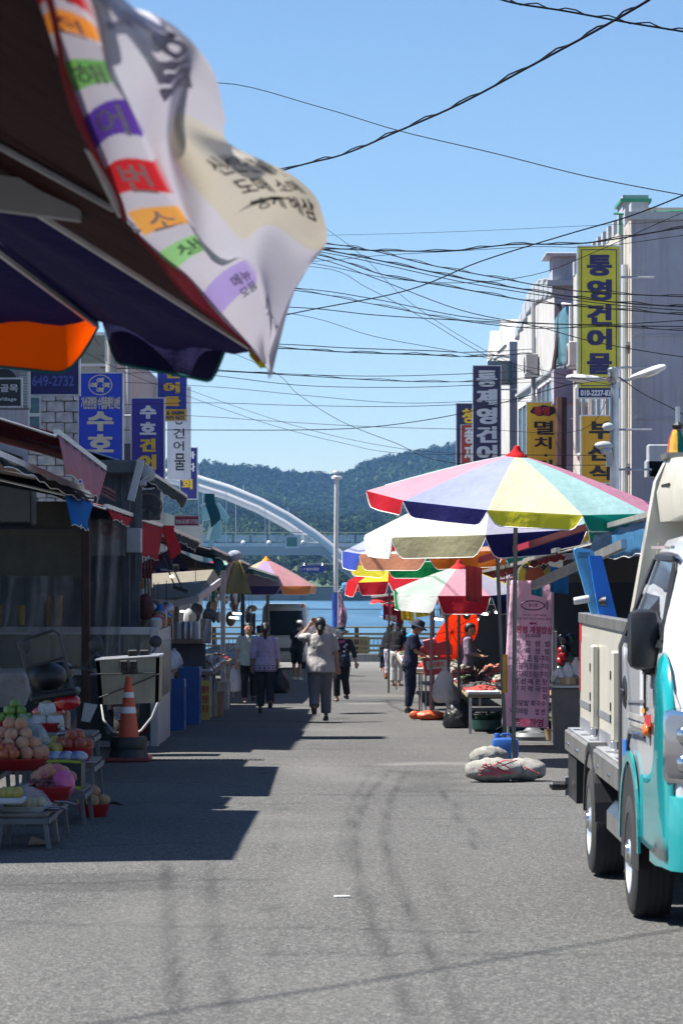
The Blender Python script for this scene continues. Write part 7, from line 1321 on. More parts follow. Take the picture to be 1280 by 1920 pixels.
# tall moulded bulkhead behind the cab with its overhang above the roof
bh = [(TX + .07, .75), (TX + .07, 1.55), (TX + .20, 2.28), (TX + .26, 2.40), (TX + W2 - .26, 2.40), (TX + W2 - .2, 2.28), (TX + W2 - .07, 1.55), (TX + W2 - .07, .75)]
mb = MB(); mb.loft([[V3((x, y, TG + z)) for x, z in bh] for y in (16.05, 16.20)]); mb.build('bulkhead', tbeige, tk, True, ang=30)
for (z0, z1) in ((1.02, 1.5), (1.62, 1.95)): 
    mb = MB(); mb.box((TX + .14 + .13 * max(0, z1 - 1.5), 16.04, TG + (z0 + z1) / 2), (.03, .03, z1 - z0), R=Matrix.Rotation(.15 if z0 > 1.5 else 0, 3, 'Y')); mb.build('moulded_rib', tbeige, tk)
mb = MB(); mb.loft([[V3((x, y, TG + z)) for x, z in ((TX + .22 + i, 2.06 + l), (TX + .20 + i, 2.22), (TX + .26 + i, 2.40 - i * .6), (TX + W2 - .26 - i, 2.40 - i * .6), (TX + W2 - .20 - i, 2.22), (TX + W2 - .22 - i, 2.06 + l))] for y, i, l in ((16.03, 0, 0), (15.65, .01, 0), (15.25, .03, .03), (15.12, .07, .08))]); mb.build('deflector', tbeige, tk, True, ang=30)
mb = MB(); mb.box((TX + .215, 15.72, TG + 2.25), (.012, .32, .012)); mb.build('deflector_line', tblack, tk)
ybox('corner_tape', tapel, tk, TX + .24, TX + .42, 15.9, 16.21, TG + 2.40, TG + 2.43); ybox('corner_tape', tapel, tk, TX + .055, TX + .13, 16.03, 16.22, TG + 1.44, TG + 1.52)
# underbody: chrome tank guard, mudguards, fuel tank, rear frame, lamps
mb = MB(); mb.loft([[V3((x, y, TG + z)) for x, z in ((TX + .01, .34), (TX + .01, .44), (TX + .06, .50), (TX + .22, .50), (TX + .22, .30), (TX + .06, .30))] for y in (16.0, 16.9)]); mb.build('tank_guard', chrome, tk)
mb = MB(); mb.poly([(TX - .01, y, TG + z) for y, z in arc(RW, .33, .44, 0, 180, 12) + arc(RW, .33, .39, 180, 0, 12)], (.22, 0, 0)); mb.build('mudguard', tblack, tk); ybox('chassis_rail', tblack, tk, TX + .35, TX + .45, 15.6, 19.9, TG + .45, TG + .58); ybox('chassis_rail', tblack, tk, TX + W2 - .45, TX + W2 - .35, 15.6, 19.9, TG + .45, TG + .58)
ybox('underbody', tblack, tk, TX + .14, TX + W2 - .14, 14.2, 19.8, TG + .40, TG + .60); ybox('mud_flap', tblack, tk, TX + .02, TX + .26, 18.42, 18.44, TG + .08, TG + .55); ybox('rear_guard', tblack, tk, TX + .02, TX + .14, 19.2, 19.9, TG + .30, TG + .58); ybox('rear_bumper', tgrey, tk, TX + .0, TX + W2 - .0, 19.9, 19.98, TG + .30, TG + .42)
mb = MB(); mb.box((TX - .06, 19.7, TG + .38), (.12, .06, .06), bev=.02); mb.build('rear_marker', tblack, tk)
ybox('side_step', teal, tk, TX + .005, TX + .06, 15.70, 15.89, TG + .36, TG + .58)
# load: blue lids standing in the bed
for k, (u0, v0, u1, v1, m, dd, wv, lb) in enumerate(((1075, 1030, 1138, 1178, lblue, 19.3, 38, 'light blue ribbed plastic lid standing in the truck bed'), (1104, 1042, 1150, 1178, mat('vivid_blue_plastic', (.004, .14, .58), .4, var=.08), 18.9, 62, 'vivid blue plastic board standing behind the ribbed lid'))):
    t = thing('blue_board', lb, 'lid', P(u1 - 20, v1 + 20, dd)); pts = [(u0, v0 + 2), (u0 + 6, v0 - 3), (u0 + wv - 8, v0 - 1), (u0 + wv, v0 + 5), (u1 + wv * .55, v1 + 18), (u1 - wv * .45, v1 + 18)] if k == 0 else [(u0, v0), (u0 + 24, v0), (u1 + 16, v1 + 18), (u0 + 26, v1 + 18)]
    mb = MB(); mb.poly([P(a, b, dd) for a, b in pts], (0, .06, 0)); mb.build('panel', m, t)
    if k == 0:
        for q in range(26):
            f = .16 + q * .032; x0, x1 = u0 + (u1 - u0) * f * .78 + 6, u0 + (u1 - u0) * f * .78 + wv - 8; v = v0 + (v1 - v0) * f; mb = MB(); mb.bar(P(x0, v, dd - .006), P(x1, v + 1.5, dd - .006), .012, .007); mb.build('rib', m, t)
        for q in (.05, .1): mb = MB(); v = v0 + (v1 - v0) * q; mb.bar(P(u0 + 8, v, dd - .006), P(u0 + wv - 8, v, dd - .006), .016, .014); mb.build('rib', mat('lid_shadow_groove', (.04, .14, .26), .5), t)
        mb = MB(); mb.lathe([(.022, -.05), (.024, -.04), (.024, .04), (.022, .05)], P(u0 + 15, v0 + 95, dd - .05), 14, Matrix.Rotation(math.radians(80), 3, 'Y')); mb.build('white_knob', whitep, t, True)
    else:
        mb = MB(); mb.lathe([(.0, 0), (.025, .02), (.035, .05)], P(u0 + 16, v0 + 86, dd - .02), 10, Matrix.Rotation(math.radians(90), 3, 'Y')); mb.build('plug', black, t, True)
# ================================================================= people
skin = mat('skin', (.36, .20, .135), .55, var=.08, bump=.03, spec=.3); hairm = mat('hair_black', (.010, .008, .008), .45, var=.2, bump=.5, bscale=70)
def fabric(key, col, **k): return mat(key, col, **{**dict(rough=.9, var=.10, scale=7, bump=.55, bscale=11, spec=.15), **k})
def remesh(o, vox):
    md = o.modifiers.new('r', 'REMESH'); md.mode = 'VOXEL'; md.voxel_size = vox; md.use_smooth_shade = True
    sm_ = o.modifiers.new('s', 'SMOOTH'); sm_.factor = .5; sm_.iterations = 3
def person(label, foot, H, rz, top, bottom, shoe, arms=None, legs=None, lean=0.0, head_tilt=0.0, hair='bun', hat=None, sleeve=.55, hem=.44, flare=1.12, bot_end=.95, loose=1.0, skirt=False, build=1.0, head_yaw=0.0):
    """arms/legs: joint offsets in fractions of the height, own right side first (x<0), facing -y"""
    foot = V3(foot); t = thing('person', label, 'person', foot); R = Matrix.Rotation(rz, 3, 'Z')
    def L(p):
        p = V3(p); k = max(0, p.z - .50); return foot + R @ (V3((p.x, p.y - lean * k, p.z - lean * lean * k * .3)) * H)
    def LS(p): return L(p)
    arms = arms or ([(-.13, .0, .65), (-.135, -.03, .51)], [(.13, .0, .65), (.135, -.03, .51)])
    legs = legs or ([(-.055, -.01, .28), (-.058, .01, .05)], [(.055, -.01, .28), (.058, .01, .05)])
    SH_ = [(-.102 * build, 0, .80), (.102 * build, 0, .80)]; HP = [(-.052, 0, .50), (.052, 0, .50)]
    def tor(mb, rings, ex=0.0, n=20):
        mb.loft([[L((math.cos(q * 2 * math.pi / n) * (rx * build + ex), math.sin(q * 2 * math.pi / n) * (ry * build + ex) + oy, z)) for q in range(n)] for z, rx, ry, oy in rings])
    body = MB(); tor(body, [(.46, .07, .05, 0), (.52, .092, .064, .004), (.61, .074, .052, 0), (.72, .088, .060, 0), (.79, .098, .046, 0), (.82, .06, .042, .003), (.845, .031, .033, .004), (.885, .029, .031, .0)])
    hc = V3((0, -.012 - head_tilt * .05, .925 - head_tilt * .02)); Rh = R @ Matrix.Rotation(head_yaw, 3, 'Z') @ Matrix.Rotation(head_tilt, 3, 'X')
    def hd(p): return L(hc) + Rh @ (V3(p) * H)
    body.ell(L(hc), V3((.049, .058, .066)) * H, 16, 12, Rh); body.ell(hd((0, -.018, -.036)), V3((.036, .038, .032)) * H, 12, 8, Rh); body.ell(hd((0, -.060, -.008)), V3((.009, .012, .014)) * H, 8, 6, Rh)
    for s in (-1, 1): body.ell(hd((s * .050, .004, -.006)), V3((.007, .012, .017)) * H, 8, 6, Rh)
    for s in (0, 1):
        sh, (el, wr) = V3(SH_[s]), [V3(q) for q in arms[s]]; body.tube([L(sh), L(sh.lerp(el, .5)), L(el), L(el.lerp(wr, .4)), L(wr)], [.030 * H, .028 * H, .022 * H, .021 * H, .0145 * H], 10); body.ell(L(sh), .032 * H, 10, 8); body.ell(L(el), .023 * H, 8, 6)
        dv = (wr - el).normalized(); sd = dv.cross(V3((0, 1, 0)) if abs(dv.y) < .8 else V3((0, 0, 1))).normalized(); up = sd.cross(dv)
        pc = wr + dv * .026; body.ell(L(pc), .021 * H, 8, 6); body.tube([L(wr), L(wr + dv * .045)], [.0145 * H, .018 * H], 8)
        for q in range(4):
            o_ = sd * (.0135 * (q - 1.5)); ln = (.042, .050, .047, .036)[q]; b0 = wr + dv * .043 + o_; b1 = b0 + dv * ln * .55 + up * .006; b2 = b1 + dv * ln * .4 + up * .014; body.tube([L(b0), L(b1), L(b2)], [.0060 * H, .0056 * H, .0046 * H], 6)
        b0 = wr + dv * .016 + sd * .018; body.tube([L(b0), L(b0 + dv * .02 + sd * .016), L(b0 + dv * .042 + sd * .014 + up * .008)], [.0072 * H, .0064 * H, .0052 * H], 6)
        hp, (kn, an) = V3(HP[s]), [V3(q) for q in legs[s]]; body.tube([L(hp), L(hp.lerp(kn, .5)), L(kn), L(kn.lerp(an, .3)), L(an)], [.050 * H, .043 * H, .031 * H, .031 * H, .020 * H], 10); body.ell(L(hp), .05 * H, 10, 8)
        ft = V3((an.x, an.y, an.z)); body.ell(L(ft + V3((0, -.03, -.03))), V3((.024, .06, .018)) * H, 10, 6, R)
    b = body.build('body', skin, t, True, ang=180); remesh(b, .0085)
    # top garment
    g = MB(); e = .010 * loose; wz = .52 if hem > .5 else hem
    tor(g, [(hem, .094 * flare, .070 * flare, .004), (hem + .06, .094 * (1 + (flare - 1) * .7), .070 * (1 + (flare - 1) * .7), .004), (.62, .082 * (1 + (flare - 1) * .6), .060, 0), (.72, .092, .064, 0), (.79, .100, .052, 0), (.822, .070, .047, .003), (.838, .042, .042, .004)], e)
    for s in (0, 1):
        sh, (el, wr) = V3(SH_[s]), [V3(q) for q in arms[s]]; L1 = (el - sh).length; L2 = (wr - el).length; tot = (L1 + L2) * sleeve; pts = [sh - V3((.02 * (1 if s else -1), 0, 0)), sh, ]
        rr = [.040 + .002 * loose, .042 + .003 * loose]
        if tot <= L1: pts += [sh.lerp(el, tot / L1)]; rr += [.037 + .005 * loose]
        else: pts += [sh.lerp(el, .5), el, el.lerp(wr, (tot - L1) / L2)]; rr += [.038 + .003 * loose, .031 + .004 * loose, .024 + .005 * loose]
        g.tube([L(p) for p in pts], [q * H for q in rr], 12); g.ell(L(sh), .041 * H, 12, 8)
    o = g.build('shirt', top, t, True, ang=180); remesh(o, .011)
    # trousers or skirt
    g = MB(); tor(g, [(.45, .080, .064, .004), (.50, .096, .072, .006), (.56, .088, .062, .002), (.60, .080, .056, 0)], .006)
    for s in (0, 1):
        hp, (kn, an) = V3(HP[s]), [V3(q) for q in legs[s]]; en = kn.lerp(an, (bot_end - .5) / .5) if bot_end > .5 else hp.lerp(kn, bot_end / .5)
        if bot_end > .5: g.tube([L(hp + V3((0, 0, .02))), L(hp.lerp(kn, .5)), L(kn), L(kn.lerp(en, .6)), L(en)], [.058 * H * loose, .054 * H * loose, .044 * H * loose, .041 * H * loose, .039 * H * loose], 12)
        else: g.tube([L(hp + V3((0, 0, .02))), L(en)], [.058 * H * loose, .056 * H * loose], 12)
    o = g.build('trousers', bottom, t, True, ang=180); remesh(o, .011)
    for s in (0, 1):
        kn, an = [V3(q) for q in legs[s]]; pitch = math.atan2(an.y - kn.y, kn.z - an.z) * .9; Rf = R @ Matrix.Rotation(-pitch * .8, 3, 'X')
        g = MB(); c = L(an); g.loft([[c + Rf @ (V3((x * w, y, z)) * H) for x, z in ((-1, -.05), (1, -.05), (1.05, -.035), (.8, zt), (-.8, zt), (-1.05, -.035))] for y, w, zt in ((.035, .016, -.01), (.02, .022, .0), (-.02, .024, -.006), (-.06, .026, -.024), (-.09, .022, -.034), (-.105, .012, -.042))]); g.build('shoe', shoe, t, True, ang=50)
    # hair
    g = MB(); g.ell(hd((0, .022, .010)), V3((.055, .052, .062)) * H, 16, 12, Rh); g.ell(hd((0, .004, .040)), V3((.049, .052, .034)) * H, 14, 8, Rh)
    if hair == 'pony': g.tube([hd((0, .062, .02)), hd((0, .082, -.01)), hd((0, .075, -.06)), hd((0, .066, -.12))], [.020 * H, .026 * H, .022 * H, .010 * H], 10)
    if hair == 'low': g.tube([hd((0, .055, -.02)), hd((0, .070, -.05)), hd((.006, .060, -.10)), hd((.01, .055, -.13))], [.026 * H, .028 * H, .022 * H, .008 * H], 10); g.ell(hd((0, .04, -.02)), V3((.046, .032, .05)) * H, 12, 8, Rh)
    if hair == 'long': g.ell(hd((0, .03, -.06)), V3((.052, .036, .10)) * H, 14, 10, Rh)
    if hair == 'veil':
        g.ell(hd((0, .02, -.02)), V3((.062, .066, .085)) * H, 14, 10, Rh); g.ell(hd((0, .03, -.12)), V3((.085, .06, .09)) * H, 14, 10, Rh)
    o = g.build('hair', top if hair == 'veil' else hairm, t, True, ang=180); remesh(o, .009)
    if hair != 'veil':
        for s in (-1, 1): g = MB(); g.ell(hd((s * .019, -.0535, .004)), V3((.0065, .004, .004)) * H, 8, 6, Rh); g.build('eye', hairm, t); g = MB(); g.ell(hd((s * .020, -.053, .017)), V3((.011, .004, .0025)) * H, 8, 4, Rh); g.build('eyebrow', hairm, t)
        g = MB(); g.ell(hd((0, -.053, -.034)), V3((.014, .005, .0045)) * H, 8, 6, Rh); g.build('mouth', mat('lips', (.28, .07, .06), .5), t)
    if hat:
        kind, m, m2 = hat; g = MB()
        if kind == 'cap': g.lathe([(.060 * H, .0), (.062 * H, .025 * H), (.052 * H, .055 * H), (.025 * H, .072 * H), (.0, .076 * H)], hd((0, .008, .018)), 18, Rh, cap=False); g.grid(lambda a, b_: hd(((a - .5) * .09 * (1 - .3 * b_), -.045 - .055 * b_, .022 - .008 * b_ - .02 * (a - .5) ** 2 * 4)), 6, 4)
        else: g.lathe([(.115 * H, -.012 * H), (.095 * H, .0), (.064 * H, .008 * H), (.062 * H, .035 * H), (.052 * H, .062 * H), (.0, .07 * H)], hd((0, .004, .018)), 22, Rh, cap=False)
        ho = g.build('hat', m, t, True, .004, ang=60)
        if m2 is not None: g = MB(); g.lathe([(.066 * H, .008 * H), (.067 * H, .026 * H), (.063 * H, .03 * H)], hd((0, .004, .018)), 22, Rh, cap=False); g.build('hat_band', m2, ho, True)
    return t, L, hd
W_ = dict(mint=fabric('tee_mint', (.30, .36, .33)), lilac=fabric('cardigan_lilac', (.46, .40, .56)), grey=fabric('tee_grey', (.34, .325, .32)), blk=fabric('cloth_black', (.012, .012, .013)), char=fabric('trousers_charcoal', (.035, .035, .045)), gtr=fabric('trousers_grey', (.13, .13, .15)), navy=fabric('uniform_navy', (.018, .02, .045)), wht=fabric('trousers_white', (.42, .42, .41)), lil2=fabric('shirt_mauve', (.22, .175, .24)), brn=fabric('trousers_taupe', (.11, .10, .095)), pat=fabric('jacket_pattern', (.03, .035, .06), var=.9, scale=16), dkj=fabric('jacket_dark', (.02, .02, .026)), drk=mat('shoe_black', (.012, .012, .013), .5), shw=mat('shoe_white', (.4, .42, .4), .6), shb=mat('shoe_brown', (.05, .03, .025), .6))
walkA = ([(-.052, -.05, .29), (-.055, -.03, .055)], [(.055, -.02, .285), (.06, .07, .085)]); walkB = ([(-.055, .0, .285), (-.06, .09, .12)], [(.052, -.03, .285), (.056, -.02, .055)])
pb = math.pi
g1 = G(466, 1320); person('woman in a mint green tee and dark trousers walking towards the camera', g1, 1.55, .12, W_['mint'], W_['blk'], W_['drk'], ([(-.135, .02, .65), (-.15, -.01, .51)], [(.13, .03, .66), (.10, -.05, .56)]), walkA, hair='low', sleeve=.42, hem=.47)
g2 = G(497, 1338); _, L2_, _ = person('woman in a lilac cardigan with patterned hem seen from behind', g2, 1.55, pb - .05, W_['lilac'], W_['char'], W_['drk'], ([(-.13, -.01, .65), (-.135, -.02, .51)], [(.135, .02, .65), (.13, .0, .52)]), walkB, hair='pony', sleeve=.7, hem=.46, flare=1.25, loose=1.15, head_yaw=.1)
pt = [o for o in bpy.data.objects if o.get('label', '').startswith('woman in a lilac')][0]
plum = fabric('hem_plum', (.05, .03, .10)); n = 40
for z0, z1 in ((.468, .474), (.522, .527)):
    mb = MB(); mb.loft([[L2_((math.cos(q * 2 * math.pi / n) * r1, math.sin(q * 2 * math.pi / n) * r2 + .004, z)) for q in range(n)] for z, r1, r2 in ((z0, .131, .103), (z1, .130, .102))], cap=False); mb.build('hem_band', plum, pt, True)
for q in range(16):
    a = q * 2 * math.pi / 16; c = V3((math.cos(a) * .130, math.sin(a) * .102 + .004, .497)); tx = V3((-math.sin(a), math.cos(a), 0)); mb = MB(); mb.add([L2_(c + tx * -.012), L2_(c + V3((0, 0, -.014))), L2_(c + tx * .012), L2_(c + V3((0, 0, .014)))], [(0, 1, 2, 3)]); mb.build('hem_diamond', plum, pt)
g3 = G(600, 1353); person('woman in a loose grey tee raising a hand to her head seen from behind', g3, 1.63, pb + .06, W_['grey'], W_['gtr'], W_['shb'], ([(-.155, -.01, .66), (-.17, -.05, .53)], [(.185, -.06, .80), (.10, -.06, .915)]), ([(-.055, -.02, .285), (-.058, -.02, .055)], [(.055, .01, .285), (.06, .10, .13)]), hair='low', sleeve=.46, hem=.47, flare=1.32, loose=1.25, build=1.12)
g4 = G(556, 1275); person('man in black with a white cap and shorts standing beside the van', g4, 1.62, pb - .5, W_['blk'], W_['blk'], W_['shw'], ([(-.13, -.05, .67), (-.06, -.14, .60)], [(.13, -.05, .67), (.06, -.14, .60)]), None, .18, .3, 'short', ('cap', mat('cap_white', (.45, .45, .46), .8), None), .45, .46, bot_end=.52, build=1.1)
g5 = G(640, 1316); person('woman with a dark brimmed hat and patterned vest walking towards the camera', g5, 1.47, -.25, W_['dkj'], W_['blk'], W_['shb'], ([(-.15, .03, .65), (-.17, .02, .52)], [(.17, .02, .66), (.20, -.02, .53)]), walkA, .1, .15, 'short', ('brim', mat('hat_black', (.02, .02, .025), .8), mat('hat_blue', (.14, .26, .36), .8)), .8, .46, 1.15, build=1.1, loose=1.15)
pv_ = [o for o in bpy.data.objects if o.get('label', '').startswith('woman with a dark brimmed')][0]
for k in range(14):
    c = g5 + V3((random.uniform(-.14, .14), -.185 + random.uniform(-.01, .02), random.uniform(.78, 1.12))); mb = MB(); mb.box(c, (.05, .02, .045), bev=.008); mb.build('vest_patch', (W_['lilac'], W_['pat'], fabric('patch_blue', (.12, .2, .32)), W_['brn'])[k % 4], pv_)
mb = MB(); mb.tube([g5 + V3((-.08, -.07, 1.2)), g5 + V3((-.03, -.14, 1.17)), g5 + V3((.05, -.13, 1.18)), g5 + V3((.09, -.04, 1.2))], .03, 8); mb.build('scarf', fabric('scarf_pink', (.42, .08, .2)), pv_, True)
g6 = G(718, 1259); person('person wrapped in black leaning at the quayside stall', g6, 1.55, pb / 2 + .4, W_['blk'], W_['blk'], W_['shw'], ([(-.12, -.06, .66), (-.05, -.14, .58)], [(.12, -.06, .66), (.05, -.14, .58)]), None, .35, .2, 'veil', None, .95, .30, 1.2, loose=1.1)
g7 = G(743, 1287); person('person in a black top and white wide trousers at the stall', g7, 1.62, pb / 2 + .9, W_['blk'], W_['wht'], skin, ([(-.13, -.06, .66), (-.06, -.15, .60)], [(.13, -.03, .65), (.09, -.10, .55)]), None, .15, .2, 'long', None, .45, .55, 1.05, bot_end=.93, loose=1.3)
g7b = G(729, 1274); person('person in a black top and pale skirt trousers behind the white trousered one', g7b, 1.58, pb / 2 + .5, W_['blk'], fabric('trousers_pale', (.34, .33, .42)), W_['drk'], None, None, .1, .15, 'long', None, .5, .55, 1.05, bot_end=.9, loose=1.25)
g8 = G(768, 1338); person('person in navy uniform with sun hat bending over the red cooler', g8, 1.60, pb / 2 - .15, W_['navy'], W_['navy'], W_['drk'], ([(-.13, -.06, .66), (-.10, -.17, .61)], [(.13, -.07, .67), (.10, -.17, .62)]), ([(-.05, .0, .285), (-.052, .01, .055)], [(.055, -.02, .285), (.06, .03, .055)]), .12, .45, 'short', ('brim', mat('hat_navy', (.02, .022, .045), .8), None), .45, .49, 1.05, build=1.05)
pu = [o for o in bpy.data.objects if o.get('label', '').startswith('person in navy uniform')][0]
mb = MB(); mb.ell(g8 + V3((.02, 0, 1.31)), (.085, .155, .055), 14, 8); mb.build('blue_yoke', fabric('yoke_blue', (.02, .22, .42)), pu, True)
mb = MB(); n = 20; mb.loft([[g8 + V3((.112 * math.cos(q * .314), .158 * math.sin(q * .314), z)) for q in range(n)] for z in (.80, .86)], cap=False); mb.build('belt', W_['drk'], pu, True)
mb = MB(); mb.box(g8 + V3((-.09, -.11, .80)), (.07, .06, .12), bev=.02); mb.build('belt_pouch', W_['drk'], pu)
g9 = G(874, 1337); _, L9, _ = person('person in a mauve shirt and taupe trousers standing under a red umbrella', g9, 1.55, pb / 2 - .1, W_['lil2'], W_['brn'], W_['drk'], ([(-.13, -.03, .66), (-.09, -.15, .63)], [(.13, -.04, .66), (.09, -.15, .63)]), None, .04, .3, 'short', None, .75, .46, 1.12, loose=1.2)
# bags and hand-held things
plastic_bag('thin white plastic bag carried by the woman in mint green', g1 + V3((-.27, -.02, .23)), .26, .50, clearbag)
def tote(label, c, w, h, m):
    t = thing('shoulder_bag', label, 'bag', c); mb = MB(); mb.box(V3(c) + V3((0, 0, h / 2)), (w, .12, h), bev=.03); mb.build('body', m, t, True)
    for s in (-1, 1): mb = MB(); mb.tube([V3(c) + V3((s * w * .3, -.02, h)), V3(c) + V3((s * w * .18, 0, h + .16)), V3(c) + V3((0, .02, h + .24))], .010, 6); mb.build('strap', m, t)
tote('large black tote bag carried by the woman in mint green', g1 + V3((.20, -.08, .62)), .34, .36, W_['drk'])
plastic_bag('black plastic bag carried by the woman in lilac', g2 + V3((.25, .0, .34)), .30, .42, MC['black_bag'])
hu = thing('handheld_umbrella', 'bright red orange umbrella resting on the mauve shirted person', 'umbrella', g9 + V3((0, 0, .9))); ax = V3((-.60, .62, .42)).normalized(); hub = g9 + V3((-.10, .20, 1.28)); xx, yy = frame(ax); redu = cloth('umbrella_red', 'd22c08', .5)
for i in range(8):
    a0, a1 = i * math.pi / 4, (i + 1) * math.pi / 4
    def fn(a, b): 
        an = a0 + (a1 - a0) * a; ph = b * 1.02; flat = math.cos((a - .5) * math.pi / 4) ; r = .50 * math.sin(ph) / math.sin(1.02) * (.97 + .03 * (abs(a - .5) * 2)); return hub + (xx * math.cos(an) + yy * math.sin(an)) * r + ax * (.27 * math.cos(ph) / math.cos(0) - .05)
    mb = MB(); mb.grid(fn, 6, 8); mb.build('panel', redu, hu, True); mb = MB(); mb.tube([fn(0, b / 6) - ax * .006 for b in range(7)], .006, 5); mb.build('rib', dark, hu)
mb = MB(); mb.tube([hub + ax * .27, hub - ax * .42], .007, 6); mb.build('shaft', steel, hu); mb = MB(); mb.tube([hub - ax * .42, hub - ax * .54], .014, 8); mb.build('handle', black, hu, True); mb = MB(); mb.tube([hub + ax * .22, hub + ax * .29], .006, 6); mb.build('tip', steel, hu)
du = thing('folding_umbrella', 'dark patterned umbrella held open behind the woman in grey', 'umbrella', P(595, 1200, 50)); hb = P(598, 1168, 50.5)
for i in range(8):
    a0, a1 = i * math.pi / 4, (i + 1) * math.pi / 4
    def fn(a, b): an = a0 + (a1 - a0) * a; r = .42 * b; return hb + V3((r * math.cos(an), r * math.sin(an), -.24 * b * b))
    mb = MB(); mb.grid(fn, 5, 6); mb.build('panel', fabric('umbrella_pattern', (.06, .06, .075), var=.8, scale=22), du, True)
mb = MB(); mb.tube([hb, hb + V3((.05, 0, -.8))], .008, 6); mb.build('shaft', steel, du)
# ================================================================= fruit stall
wood = mat('crate_wood', (.16, .13, .10), .8, dirt=.3); alum = metal('stool_metal', (.13, .135, .14), rough=.55, metal=.4)
def stool(label, x0, x1, y0, y1, h, top=wood):
    gy = (y0 + y1) / 2; g = gz(gy); t = thing('display_stool', label, 'stool', V3(((x0 + x1) / 2, gy, g)), 'low display stools of the fruit stall')
    ybox('top', top, t, x0, x1, y0, y1, g + h - .025, g + h, .006)
    for a, b in (((x0, y0), (x1, y0)), ((x0, y1), (x1, y1)), ((x0, y0), (x0, y1)), ((x1, y0), (x1, y1))): mb = MB(); mb.bar((a[0], a[1], g + h - .05), (b[0], b[1], g + h - .05), .03, .035); mb.build('apron', alum, t)
    for x in (x0 + .02, x1 - .02):
        for y in (y0 + .02, y1 - .02): mb = MB(); mb.bar((x + (.03 if x > (x0 + x1) / 2 else -.03), y, gz(y)), (x, y, g + h - .03), .035, .028); mb.build('leg', alum, t)
    return g + h
sA = stool('front metal stool carrying the tray of yellow pears', -2.28, -1.96, 19.9, 20.5, .24); sB = stool('second metal stool beside the front one', -2.80, -2.36, 19.7, 20.4, .30)
sC = stool('metal stool carrying the plum basin', -2.42, -1.98, 20.7, 21.5, .25); sD = stool('metal stool carrying the black melon box', -2.35, -1.92, 22.2, 22.9, .27); sE = stool('left metal stool carrying the peach basin', -2.95, -2.45, 21.0, 22.1, .46)
sF = stool('rear stool carrying the red apple basin', -2.36, -1.94, 23.3, 24.2, .42); sG = stool('tall rear stool carrying the net wrapped pears', -2.62, -2.05, 24.6, 25.3, .60); sH = stool('tall rear stool carrying the green apples', -3.3, -2.66, 24.5, 25.3, .62); sI = stool('middle stool carrying the bagged melon', -2.85, -2.36, 22.6, 23.6, .56)
def basin(label, c, r, h, m=redp, cat='basin'):
    c = V3(c); mb = MB(); mb.lathe([(r * .72, 0), (r * .78, .005), (r * .97, h * .85), (r * 1.04, h), (r * 1.04, h + .008), (r * .95, h), (r * .76, .015), (.001, .012)], c, 26, cap=False); mb.add([c + V3((r * .72 * math.cos(q * .2417), r * .72 * math.sin(q * .2417), 0)) for q in range(26)], [tuple(range(26))])
    return tag(mb.build('fruit_basin', m, None, True, ang=60), label, cat)
FM = {}
def fruit_mesh(kind):
    if kind in FM: return FM[kind]
    prof = {'apple': [(.0, .92), (.18, .97), (.42, 1.0), (.72, .88), (.95, .52), (1.0, .1), (.93, -.35), (.72, -.72), (.42, -.92), (.15, -.95), (.0, -.9)], 'peach': [(.0, .95), (.15, .98), (.45, .93), (.8, .66), (.98, .2), (.98, -.2), (.82, -.6), (.5, -.9), (.15, -1.0), (.0, -1.0)], 'plum': [(0, 1.15), (.4, 1.05), (.8, .65), (.95, .1), (.85, -.5), (.5, -.95), (0, -1.12)], 'melon': [(0, 1.25), (.35, 1.2), (.75, .9), (1, .3), (1, -.3), (.78, -.85), (.4, -1.15), (0, -1.2)]}[kind]
    bm = bmesh.new(); n = 14; rg = []
    for r, z in reversed(prof): rg.append([bm.verts.new((r * math.cos(k * 2 * math.pi / n) * (1 + .02 * math.sin(k * 5)) * (1 - (.07 if kind == 'peach' and k == 0 else 0)), r * math.sin(k * 2 * math.pi / n), z)) for k in range(n)] if r > 0 else bm.verts.new((0, 0, z)))
    for a, b in zip(rg, rg[1:]):
        for k in range(n):
            if isinstance(a, list) and isinstance(b, list): bm.faces.new((a[k], a[(k + 1) % n], b[(k + 1) % n], b[k]))
            elif isinstance(b, list): bm.faces.new((a, b[(k + 1) % n], b[k]))
            else: bm.faces.new((a[k], a[(k + 1) % n], b))
    for f in bm.faces: f.smooth = True
    FM[kind] = bm; return bm
def fruit(kind, name, c, r, m, label, group):
    key = (kind, m.name)
    if key not in FM:
        me = bpy.data.meshes.new(name); fruit_mesh(kind).to_mesh(me); me.materials.append(m); FM[key] = me
    o = link_mesh(name, FM[key], None, c, (random.uniform(-.7, .7), random.uniform(-.7, .7), random.uniform(0, 6)), r * random.uniform(.93, 1.05)); return tag(o, label, 'fruit', group)
def two(key, a, b, scale=3, rough=.5, **k):
    a, b = tuple(x * .68 for x in a), tuple(x * .68 for x in b)
    m = mat(key, a, rough, var=.1, bump=.05, **k); nt = m.node_tree; bs = nt.nodes['Principled BSDF']; tc = N(nt, 'TexCoord'); n = N(nt, 'TexNoise'); n.inputs['Scale'].default_value = scale * .5; n.inputs['Detail'].default_value = 4; nt.links.new(tc.outputs['Object'], n.inputs['Vector'])
    r = N(nt, 'MapRange'); r.inputs[1].default_value = .38; r.inputs[2].default_value = .62; nt.links.new(n.outputs[0], r.inputs[0]); nt.links.new(mixc(nt, r.outputs[0], a, b), bs.inputs['Base Color']); return m
